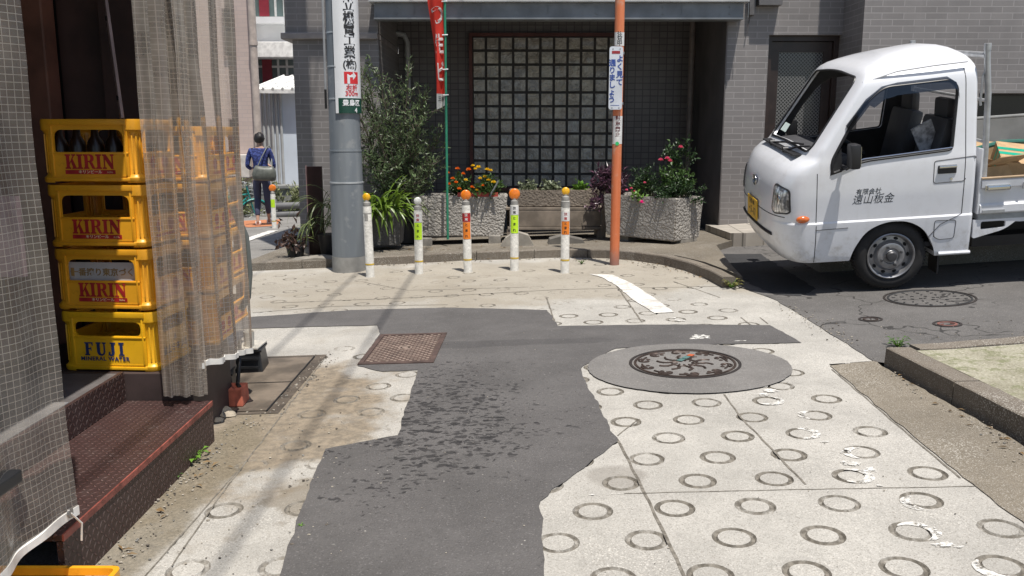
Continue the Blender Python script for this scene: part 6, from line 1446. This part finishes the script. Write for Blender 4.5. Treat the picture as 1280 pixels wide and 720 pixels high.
# weeds
def weed(label, p, s, n, lm, seed):
    r_ = thing('weed', label, 'weed', p); random.seed(seed); f_ = MB(); w_ = MB()
    for i in range(n):
        a = 2*pi*i/n+random.uniform(-.3, .3); d = Vector((cos(a), sin(a), random.uniform(.5, 1.6))).normalized(); tp = twig(w_, Vector(p), d, s*random.uniform(.5, 1), .0022, 4, .1)
        f_.leaf(tp[-1], Vector((cos(a), sin(a), .1)), Vector((0, 0, 1)), s*.6, s*.36, 0, .15, .15); f_.leaf(tp[2], Vector((cos(a+1), sin(a+1), .3)), Vector((0, 0, 1)), s*.4, s*.25)
    w_.build('stem', M_lgrn, r_); f_.build('foliage', lm, r_)
weed('bright green weed with broad leaves at the foot of the chequer plate step', G(243, 576), .06, 8, M_lgrn, 1)
weed('tiny weed in the gutter dirt along the bottom of the metal step', G(222, 597), .03, 6, M_grn, 2)
weed('small green weed growing at the corner of the right hand kerb', G(1122, 434), .07, 12, M_grn, 3)
weed('dry yellow green weed at the end of the curved kerb by the truck', G(914, 360), .09, 16, leafmat('dry_leaf', (.17, .16, .05), .4), 4)
weed('small weed at the foot of the kerb right of the last bollard', G(727, 330), .05, 10, M_grn, 5)
weed('small weed in the gravel by the orange brick and black boxes', G(267, 511), .05, 10, M_grn, 6)
weed('tiny weed at the bottom edge of the road beside the step corner', G(376, 658), .012, 5, M_lgrn, 7)

# ---------------- covers in the road
M_iron = mat('cast_iron', (.06, .042, .034), .5, .35, 12, metal=.35, bump=.15, world=True); M_irond = mat('iron_recess', (.022, .017, .015), .7, .3, 12)
def manhole(label, x, y, R, ornate, tint=None, rise=.0):
    z = gz(x, y)+.0085+rise; tl = math.atan(.035 if x < 2.3 else .07); root = thing('manhole_cover', label, 'manhole cover', (x, y, z), (0, -tl, 0)); mi_ = tint or M_iron
    m = MB(); m.lathe([(R, -.03), (R, .0035), (R-.014, .0045), (R-.018, -.004), (.001, -.004)], 56); m.build('plate', M_irond, root, smooth=30, world=False)
    m = MB(); m.lathe([(R-.026, -.003), (R-.027, .004), (R-.040, .004), (R-.042, -.003)], 56); h = .0035
    random.seed(int(R*1000)+ornate)
    if ornate:
        for k in range(10):
            a = 2*pi*k/10
            for r0, rr, sp_ in ((.105, .060, .8), (.215, .045, -.6)):
                cx, cy = r0*cos(a+(0 if r0 < .15 else pi/10)), r0*sin(a+(0 if r0 < .15 else pi/10)); pts = []
                for i in range(22): t = i/21; b = a+sp_+t*4.9; r = rr*(1-.75*t); pts.append((cx+r*cos(b), cy+r*sin(b), 0))
                m.tube(pts, [.0075*(1-.5*i/21) for i in range(22)], 5)
            m.tube([((R-.07)*cos(a+i*.05), (R-.07)*sin(a+i*.05), 0) for i in range(9)], .007, 5)
            m.tube([(.04*cos(a), .04*sin(a), 0), (.08*cos(a+.3), .08*sin(a+.3), 0)], .006, 5)
            for b in (.15, .35): m.ball(((R-.095)*cos(a+b), (R-.095)*sin(a+b), 0), .013, 0, None, 8, (1, 1, .35))
    else:
        for rr in [q_ for q_ in (.03, .06, .12, .18, .235) if q_ < R-.045]:
            n = int(rr*70)
            for k in range(n): a = 2*pi*k/n; m.box((0, 0, .0), (.022, .010, .008), 0, Matrix.Rotation(a, 4, 'Z') @ Matrix.Translation((rr, 0, 0)) @ Matrix.Rotation(.6 if k % 2 else -.6, 4, 'Z'))
    m.build('relief', mi_, root, smooth=50, world=False); return root
mh = manhole('round ornate cast iron manhole cover in the grey ring in the middle of the road', .955, 4.63, .305, True)
m = MB(); Mt = Matrix.Translation((-.01, .055, .0045)) @ Matrix.Rotation(.9, 4, 'Z')
m.box((0, 0, 0), (.05, .032, .003), 0, Mt); m.box((.062, 0, 0), (.05, .032, .003), 0, Mt); m.box((.118, 0, 0), (.04, .032, .003), 1, Mt); m.build('colour_tag', [mat('teal_tag', (.09, .17, .16), .5), mat('orange_tag', (.42, .10, .04), .5)], mh, world=False)
manhole('round dark manhole cover in the asphalt beside the truck wheel', 2.98, 6.06, .305, False, mat('dark_iron', (.045, .045, .046), .55, .3, 14, metal=.3), -.004)
g = G(1088, 400); manhole('small dark valve cover in the side road near the kerb corner', g.x, g.y, .075, False, None, -.004)
g = G(1184, 406); manhole('small reddish valve cover in the side road under the truck bed', g.x, g.y, .085, False, mat('red_iron', (.17, .07, .055), .7, .3, 14), -.004)
# square chequered cover
sq = [G(473, 419), G(555, 418), G(546, 452), G(450, 459)]; cx = sum(p.x for p in sq)/4; cy = sum(p.y for p in sq)/4; rz_ = .0
root = thing('square_cover', 'square rusty chequered metal cover set in the asphalt patch', 'drain cover', (cx, cy, gz(cx, cy)+.0055), (0, -.035, -.03)); hx, hy = .222, .375
m = MB(); m.prism([(-hx, -hy), (hx, -hy), (hx, hy), (-hx, hy)], -.02, .004, 0, None, [[(-hx+.028, -hy+.035), (hx-.028, -hy+.035), (hx-.028, hy-.035), (-hx+.028, hy-.035)]]); m.build('rim', mat('rust_rim', (.075, .048, .04), .7, .35, 10), root, world=False)
m = MB(); m.b2((-hx+.0285, -hy+.0355, -.02), (hx-.0285, hy-.0355, -.001)); m.build('plate', mat('rust_plate', (.085, .055, .045), .75, .3, 12), root, world=False)
m = MB(); nx_, ny_ = 16, 27
for i in range(nx_):
    for k in range(ny_):
        x = -hx+.036+(i+.5)*(2*hx-.072)/nx_; y = -hy+.043+(k+.5)*(2*hy-.086)/ny_
        if (x/.05)**2+(y/.05)**2 < 1: continue
        m.box((x, y, .001), (.0165, .0165, .005), 0, None, 0) if (i+k) % 2 else None
m.lathe([(.046, -.001), (.046, .003), (.034, .003), (.033, -.001)], 28); m.lathe([(.02, -.001), (.02, .003), (.001, .003)], 20); m.build('studs', mat('rust_stud', (.25, .19, .155), .6, .25, 14), root, world=False)
# steel drain plates at the left
ds = [G(300, 513), G(345, 511), G(381, 446), G(326, 444)]
M_dpl = mat('muddy_steel', (.085, .068, .052), .8, .45, 7, bump=.3, world=True)
root = thing('drain_cover', 'muddy steel drain plates beside the shop corner near the black boxes', 'drain cover', (-1.4, 4.6, 0))
def quad_sheet(mb, q, lift, mi=0): mb.add([(x, y, gz(x, y)+lift) for x, y in q], [tuple(range(len(q)))], mi)
m = MB(); quad_sheet(m, [(-1.9, 4.0), (-1.13, 4.0), (-1.13, 5.12), (-1.9, 5.12)], .0025); m.build('frame', M_dpl, root)
m = MB(); quad_sheet(m, [(-1.88, 4.04), (-1.20, 4.04), (-1.20, 4.52), (-1.88, 4.52)], .0065); quad_sheet(m, [(-1.88, 4.54), (-1.20, 4.54), (-1.20, 5.06), (-1.88, 5.06)], .0065)
m.build('plate', mat('worn_steel', (.13, .105, .08), .7, .4, 6, bump=.2, world=True), root)
m = MB()
for q in (((-1.88, 4.53), (-1.19, 4.53)), ((-1.195, 4.03), (-1.195, 5.07)), ((-1.88, 5.07), (-1.19, 5.07))): strip(m, ragged(q, .05, .003, False), .008, .008)
m.build('gap', M_black, root)
# ---------------- small things by the shop corner
M_bk = mat('black_box_plastic', (.014, .015, .017), .4, .2, 12); M_dirtw = mat('dirty_white', (.60, .57, .5), .6, .15, 14)
def blackbox(label, c, d, rz, lean=0):
    root = thing('black_box', label, 'box', (c[0], c[1], gz(c[0], c[1])+.003), (lean, 0, rz), 'black boxes weighing down the curtain'); x, y, z = d
    m = MB(); m.box((0, 0, z/2), d, 0, None, .008, .86); m.b2((-x/2+.004, -y/2+.004, z+.001), (x/2-.004, y/2-.004, z+.014), 0, None, .004); m.build('body', M_bk, root, world=False)
    for k in (-1, 1): m = MB(); m.b2((-x*.38, -y/2-.006, z/2+k*z*.2-.006), (x*.38, -y/2+.012, z/2+k*z*.2+.006)); m.build('rib', M_bk, root, world=False)
    return root
blackbox('black plastic box nearest the step under the curtain corner', (-1.53, 4.31, 0), (.20, .20, .13), .2); blackbox('black plastic box at the far curtain corner with a white cup on top', (-1.53, 4.84, 0), (.21, .2, .12), .1)
m = MB(); m.b2((-1.62, 4.24, .085), (-1.45, 4.40, .17), bev=.006); tag(m.build('crate_lid', mat('grey_lid', (.19, .165, .15), .6, .2, 8)), 'grey brown lid lying on the nearer black box', 'lid')
cz_ = gz(-1.5, 4.84)+.14; m = MB(); m.lathe([(.026, 0), (.030, .09), (.031, .095), (.028, .095), (.024, .006), (.001, .006)], 18, 0, Matrix.Translation((-1.50, 4.80, cz_))); tag(m.build('cup', M_dirtw, smooth=40), 'white plastic cup standing on the far black box', 'cup')
m = MB(); m.b2((-1.60, 4.75, cz_-.0015), (-1.44, 4.94, cz_+.009), bev=.003); tag(m.build('white_board', M_dirtw), 'white flat board under the cup on the far black box', 'board')
br_ = thing('brick', 'small orange red brick shaped block at the foot of the curtain', 'brick', (-1.385, 4.17, gz(-1.38, 4.1)+.008), (0, 0, .05)); m = MB(); m.box((0, 0, .045), (.10, .13, .09), 0, None, .006, .93); m.build('block', mat('orange_brick', (.45, .12, .07), .8, .25, 14, bump=.2), br_, world=False)
m = MB(); m.tube([(-1.44, 4.45, .22), (-1.42, 4.36, .12), (-1.405, 4.27, .035), (-1.38, 4.19, .055), (-1.355, 4.14, .055)], .010, 6); tag(m.build('strap', M_bk, smooth=60), 'black strap hanging from the curtain hem onto the orange brick', 'strap')
m = MB(); m.tube([(-1.33, 4.12, .95), (-1.29, 4.16, .8), (-1.285, 4.17, .62), (-1.30, 4.17, .5), (-1.33, 4.15, .44)], .017, 10); tag(m.build('hose', mat('hose_grey', (.12, .13, .12), .4), smooth=60), 'grey hose looping behind the far edge of the clear curtain', 'hose')
for i, (px, py, s) in enumerate(((276, 517, .05), (286, 520, .035), (270, 527, .03))):
    g = G(px, py); o = MB().ball((g.x, g.y, g.z+s*.2), s, n=10, sq=(1.2, .9, .5), jit=.18).build('stone', mat('pale_pebble', (.36, .31, .24), .9, .2, 20, bump=.4)); tag(o, ['pale chunk of broken concrete below the orange brick', 'small pale stone right of the concrete chunk by the brick', 'small pale stone left of the step end'][i], 'stone')
cr_ = thing('plastic_tray', 'corner of a yellow plastic tray at the bottom left of the picture', 'tray', (-1.25, 2.26, 0)); g = G(92, 716, .10); m = MB()
m.prism(rounded([(-.34, -.24), (.10, -.24), (.10, .0), (-.34, .0)], .03), .075, .098, 0, Matrix.Translation((-1.235, 2.335, gz(-1.2, 2.3))), [rounded([(-.31, -.21), (.085, -.21), (.085, -.015), (-.31, -.015)], .02)]); m.b2((-1.56, 2.11, gz(-1.4, 2.2)), (-1.145, 2.325, gz(-1.4, 2.2)+.075)); m.build('tray', M_cr, cr_)
m = MB(); m.box((-1.30, 1.98, .42), (.05, .30, .035), 0, None, .006); tag(m.build('black_case', M_bk), 'black box edge pressed against the near curtain at the left edge', 'case')
ps = MB(); ps.b2((-2.35, 3.28, .75), (-1.88, 3.31, 1.06)); tag(ps.build('poster', mat('mauve_paper', (.34, .22, .24), .8, .2, 5)), 'faded mauve paper behind the near plastic curtain', 'poster')
# ---------------- bicycle
bk = thing('bicycle', 'teal bicycle parked by the pink building behind the walking person', 'bicycle', (-5.95, 18.3, -.78), (0, 0, .5)); M_teal = mat('teal_paint', (.01, .22, .20), .35, .1)
for x in (-.5, .5):
    m = MB(); m.tube([(x+.3*cos(2*pi*i/32), 0, .33+.3*sin(2*pi*i/32)) for i in range(32)], .018, 8, closed=True); wh = m.build('wheel', M_rub, bk, smooth=60, world=False)
    m = MB()
    for i in range(16): m.tube([(x, 0, .33), (x+.29*cos(2*pi*i/16), 0, .33+.29*sin(2*pi*i/16))], .0025, 4)
    m.cyl((x, -.04, .33), (x, .04, .33), .02, 10); m.build('spokes', M_gal, wh, world=False)
    m = MB(); m.tube([(x+.335*cos(a), 0, .33+.335*sin(a)) for a in [radians(20+140*i/14) for i in range(15)]], .022, 6); m.build('mudguard', M_teal, bk, smooth=60, world=False)
m = MB()
for L in ([(-.5, .04, .33), (-.1, .04, .31)], [(-.5, .04, .33), (-.22, 0, .72)], [(-.1, 0, .31), (-.26, 0, .86)], [(-.1, 0, .31), (.36, 0, .72)], [(-.24, 0, .70), (.36, 0, .78)], [(.5, .03, .33), (.34, 0, .95)]): m.tube(L, .016, 8)
m.build('frame', M_teal, bk, smooth=40, world=False)
m = MB(); m.box((-.27, 0, .89), (.24, .14, .05), 0, None, .02); m.build('saddle', M_blk, bk, world=False)
m = MB(); m.tube([(.25, -.26, 1.02), (.33, -.12, 1.03), (.34, 0, .98), (.33, .12, 1.03), (.25, .26, 1.02)], .013, 8); m.build('handlebar', M_gal, bk, smooth=40, world=False)
m = MB()
for z in (.78, .86, .94, 1.0): m.tube([(.42, -.16, z), (.72, -.16, z), (.72, .16, z), (.42, .16, z)], .006, 5, closed=True)
for x in (.42, .52, .62, .72):
    for y in (-.16, .16): m.tube([(x, y, .78), (x, y, 1.0)], .004, 4)
m.build('basket', M_gal, bk, world=False)
hg = thing('hedge', 'sunlit pale green hedge at the end of the side street', 'hedge', (-5.2, 20.2, -.6)); bush(hg, (-4.75, 18.9, -.75), (.75, .4, 1.05), 1500, leafmat('pale_hedge', (.22, .24, .12), .5), .13, .05, seed=81)
hg = thing('hedge', 'small pale bush beside the teal bicycle', 'hedge', (-6.2, 19.5, -.7)); bush(hg, (-6.0, 19.2, -.7), (.5, .4, .95), 700, leafmat('pale_hedge', (.22, .24, .12), .5), .11, .05, seed=82)

# ---------------- person walking away
PG = Vector((-4.57, 15.85, gz(-4.57, 15.85)-.018)); PR = (0, 0, .12)
pr = thing('person', 'person in a patterned navy shirt and navy trousers walking away along the side street', 'person', PG, PR)
def skin_mesh(chains, lev=2):
    """chains: list of ([(pos, radius)...], attach_index or None)"""
    me = bpy.data.meshes.new('s'); V = []; E = []; R = []; names = {}
    for ch in chains:
        prev = names.get(ch[0]) if isinstance(ch[0], str) else None
        for it in (ch[1:] if isinstance(ch[0], str) else ch):
            nm = it[2] if len(it) > 2 else None
            V.append(it[0]); R.append(it[1] if isinstance(it[1], tuple) else (it[1], it[1])); k = len(V)-1
            if prev is not None: E.append((prev, k))
            prev = k
            if nm: names[nm] = k
    me.from_pydata(V, E, []); o = bpy.data.objects.new('s', me); C.objects.link(o); md = o.modifiers.new('s', 'SKIN'); md.use_smooth_shade = True
    sv = me.skin_vertices[0].data
    for i, r in enumerate(R): sv[i].radius = r; sv[i].use_root = (i == 0)
    sb = o.modifiers.new('b', 'SUBSURF'); sb.levels = lev; sb.render_levels = lev
    dg = bpy.context.evaluated_depsgraph_get(); r = bpy.data.meshes.new_from_object(o.evaluated_get(dg)); bpy.data.objects.remove(o); return r
def addmesh(me, nm, mt, parent):
    me.materials.clear(); me.materials.append(mt); me.polygons.foreach_set('use_smooth', [True]*len(me.polygons)); o = bpy.data.objects.new(nm, me); C.objects.link(o); o.parent = parent; return o
# local frame: walks toward +Y; x right
torso = lambda k: [((0, 0, .93), (.135*k, .10*k), 'hip'), ((0, .0, 1.05), (.125*k, .095*k)), ((0, -.005, 1.18), (.13*k, .095*k)), ((0, 0, 1.30), (.145*k, .10*k), 'chest'), ((0, .005, 1.385), (.10*k, .075*k), 'neck0')]
legL = [((-.085, .02, .86), .083), ((-.088, .06, .50), .058), ((-.085, -.05, .28), .050), ((-.082, -.10, .10), .034)]
legR = [((.085, .0, .86), .083), ((.088, .04, .50), .058), ((.080, .12, .28), .050), ((.078, .16, .11), .034)]
armL = [((-.165, 0, 1.345), .055), ((-.215, .0, 1.20), .044), ((-.235, -.01, 1.07), .038), ((-.19, .12, 1.02), .030), ((-.13, .21, 1.06), .024)]
armR = [((.165, 0, 1.345), .055), ((.21, .01, 1.20), .044), ((.235, .02, 1.07), .038), ((.19, .14, 1.03), .030), ((.13, .22, 1.07), .024)]
SK = mat('skin', (.42, .26, .19), .55, .06, 20)
footL = [((-.082, -.115, .06), .034), ((-.084, -.05, .035), .034), ((-.086, .05, .025), .026)]; footR = [((.078, .145, .06), .034), ((.080, .21, .035), .034), ((.082, .30, .03), .026)]
body = skin_mesh([torso(.86)+[((0, .01, 1.46), .048), ((0, .015, 1.515), .075), ((0, .02, 1.575), (.083, .092)), ((0, .015, 1.625), (.065, .075))], ['hip']+[(p, r*.85) for p, r in legL+footL], ['hip']+[(p, r*.85) for p, r in legR+footR], ['chest']+[(p, r*.8) for p, r in armL]+[((-.09, .25, 1.08), .026), ((-.06, .285, 1.10), .018)], ['chest']+[(p, r*.8) for p, r in armR]+[((.09, .25, 1.09), .026), ((.06, .285, 1.11), .018)]])
addmesh(body, 'body', SK, pr)
# fingers and face details
fm = MB()
for sx in (-1, 1):
    for k in range(4): fm.tube([(sx*(.066-.002*k), .275, 1.125-.02*k), (sx*(.04-.004*k), .30, 1.128-.02*k), (sx*(.018+.004*(k == 3)), .292, 1.126-.02*k)], [.0085, .0078, .006], 6)
    fm.tube([(sx*.09, .245, 1.115), (sx*.065, .262, 1.145), (sx*.05, .28, 1.155)], [.010, .009, .007], 6)
fm.ball((-.084, .015, 1.56), .026, n=10, sq=(.4, .8, 1.2)); fm.ball((.084, .015, 1.56), .026, n=10, sq=(.4, .8, 1.2)); fm.ball((0, .113, 1.55), .018, n=8, sq=(.8, 1, 1.2)); fm.build('hands_and_ears', SK, pr, smooth=60, world=False)
def fabric(nm, c1, c2, sc=55, th=.55):
    m, t = newmat(nm); vo = t.n('TexVoronoi'); vo.inputs['Scale'].default_value = sc; t.l(t.obj(), vo.inputs['Vector']); t.l(t.mix(t.math('LESS_THAN', vo.outputs['Distance'], th), c1, c2), t.b.inputs['Base Color']); t.b.inputs['Roughness'].default_value = .85; t.bump(t.noise(14, 4, t.obj()), .5, .02); return m
addmesh(skin_mesh([[((0, 0, .80), (.165, .125), 'hem'), ((0, 0, .93), (.152, .118)), ((0, 0, 1.05), (.140, .110)), ((0, -.005, 1.18), (.145, .11)), ((0, 0, 1.30), (.155, .112), 'chest'), ((0, .005, 1.39), (.085, .07))], ['chest']+[(p, r*1.12) for p, r in armL[:4]], ['chest']+[(p, r*1.12) for p, r in armR[:4]]]), 'shirt', fabric('navy_print', (.018, .028, .12), (.05, .075, .26), 26, .42), pr)
addmesh(skin_mesh([[((0, 0, .90), (.145, .115), 'hip'), ((0, 0, .95), (.13, .10))], ['hip']+[(p, r*1.15) for p, r in legL[:3]]+[((-.083, -.08, .17), .045)], ['hip']+[(p, r*1.15) for p, r in legR[:3]]+[((.079, .14, .18), .045)]]), 'trousers', fabric('navy_trouser', (.04, .045, .085), (.055, .06, .11), 200, .3), pr)
m = MB(); random.seed(5)
n = 18; vs = []
for i in range(10):
    a = pi*.62*i/9
    for k in range(n):
        b = 2*pi*k/n; back = max(0, -sin(b)); aa = a*(1+.18*back-.35*max(0, sin(b))); r = 1+.09*random.uniform(-1, 1); vs.append((.092*r*sin(aa)*cos(b), .014+.100*r*sin(aa)*sin(b), 1.565+.112*r*cos(aa)))
m.add(vs, [(i*n+k, (i+1)*n+k, (i+1)*n+(k+1) % n, i*n+(k+1) % n) for i in range(9) for k in range(n)]); m.build('hair', mat('black_hair', (.012, .009, .008), .5, .2, 40, bump=.4), pr, smooth=70, world=False)
M_shoe = mat('white_shoe', (.70, .62, .58), .6, .08, 20)
for L in (footL, footR): addmesh(skin_mesh([[(p, r*1.75) for p, r in L]]), 'shoe', M_shoe, pr)
# shoulder bag
Mp = Matrix.LocRotScale(PG, pr.rotation_euler, None); bag_scale = 1.2; bg = thing('shoulder_bag', 'grey green slouchy shoulder bag on the back of the walking person', 'bag', Mp @ Vector((.09, -.19, .97)), (0, .06, .12))
m = MB(); vs = []; n = 20
for j, (z, wx, wy) in enumerate(((-.15, .17, .05), (-.13, .20, .075), (-.05, .215, .085), (.04, .195, .07), (.10, .165, .045), (.115, .15, .012))):
    for k in range(n): a = 2*pi*k/n; vs.append((wx*math.copysign(abs(cos(a))**.6, cos(a))*(1+.03*mnoise.noise((cos(a)*2, sin(a)*2, z*20))), wy*math.copysign(abs(sin(a))**.8, sin(a))+.012*mnoise.noise((cos(a)*3, j*.7, 2)), z-.02*(1-abs(cos(a)))*(j > 3)))
m.add(vs, [(j*n+k, j*n+(k+1) % n, (j+1)*n+(k+1) % n, (j+1)*n+k) for j in range(5) for k in range(n)]+[tuple(range(n-1, -1, -1)), tuple(5*n+k for k in range(n))]); m.build('pouch', mat('grey_leather', (.10, .105, .09), .45, .25, 12, bump=.4, bs=15), bg, smooth=60, world=False)
m = MB(); m.tube([(-.12, .0, .09), (-.05, .05, .28), (.02, .12, .44), (.04, .19, .475), (.07, .26, .42), (.10, .17, .25), (.13, .02, .09)], .009, 6); m.build('strap', mat('grey_strap', (.16, .17, .15), .5), bg, smooth=60, world=False)

# ---------------- loose grit and dry leaves on the ground
random.seed(99)
gm = MB()
def grit(pts, n, spread, smin=.002, smax=.007, dz=.003):
    P2 = [Vector(p[:2]) for p in pts]; d = [0]
    for a, b in zip(P2, P2[1:]): d.append(d[-1]+(b-a).length)
    for k in range(n):
        s = random.uniform(0, d[-1]); i = max(j for j in range(len(P2)-1) if d[j] <= s+1e-9); q = P2[i].lerp(P2[i+1], (s-d[i])/max(1e-6, d[i+1]-d[i])); q += Vector((random.gauss(0, spread), random.gauss(0, spread)))
        r = random.uniform(smin, smax)*random.uniform(.5, 1); gm.ball((q.x, q.y, gz(q.x, q.y)+dz+r*.25), r, random.choice((0, 0, 1, 2)), None, 5, (1.2, .9, .6), .25)
grit([(-1.27, 2.4), (-1.27, 3.6)], 260, .045); grit([(-1.27, 3.7), (-1.18, 4.1), (-1.12, 5.1)], 200, .05); grit([(1.93, 4.4), (1.98, 3.4), (2.0, 2.6)], 160, .05, dz=.006)
grit([(-1.0, 2.4), (-.8, 3.2), (-1.0, 4.0)], 120, .18); grit([(.1, 2.3), (1.5, 2.3), (1.5, 4.2)], 130, .35, .0015, .004); grit([(1.72, 7.2), (1.6, 7.7), (1.2, 8.45), (.4, 8.85), (-1.3, 8.75)], 260, .04, .003, .010)
grit([(2.0, 4.9), (1.96, 6.2)], 160, .06, .002, .008, .006); grit([(-.6, 2.4), (0, 4.0), (-.2, 5.4)], 90, .3, .0015, .004, .006); grit([(2.2, 5.0), (3.6, 5.3)], 120, .2, .002, .006, .006)
tag(gm.build('grit', [mat('grit_pale', (.36, .32, .26), .9, .3, 30), mat('grit_dark', (.10, .085, .07), .9, .3, 30), mat('grit_grey', (.22, .21, .19), .9, .3, 30)]), 'loose grit and tiny pebbles gathered along kerbs and slab edges', 'grit', kind='stuff')
lf = MB()
for pts, n, sp in (([(-1.25, 2.5), (-1.22, 3.7)], 14, .04), ([(1.7, 7.3), (1.2, 8.45), (.2, 8.85), (-1.8, 8.75)], 40, .05), ([(1.0, 9.3), (-1.2, 9.4)], 45, .12), ([(1.94, 4.3), (2.0, 3.2)], 14, .03)):
    P2 = [Vector(p) for p in pts]
    for k in range(n):
        i = random.randrange(len(P2)-1); q = P2[i].lerp(P2[i+1], random.random())+Vector((random.gauss(0, sp), random.gauss(0, sp)))
        z = gz(q.x, q.y)+(.078 if q.y > 9.05 else .007); a = random.uniform(0, 6.3); lf.leaf(Vector((q.x, q.y, z)), Vector((cos(a), sin(a), .08)), Vector((random.gauss(0, .2), random.gauss(0, .2), 1)), random.uniform(.02, .05), random.uniform(.008, .018), 0, .3)
tag(lf.build('fallen_leaves', leafmat('dry_fallen_leaf', (.20, .13, .06), .6, .8)), 'scattered small dry leaves lying along the kerb and under the planters', 'leaves', kind='stuff')
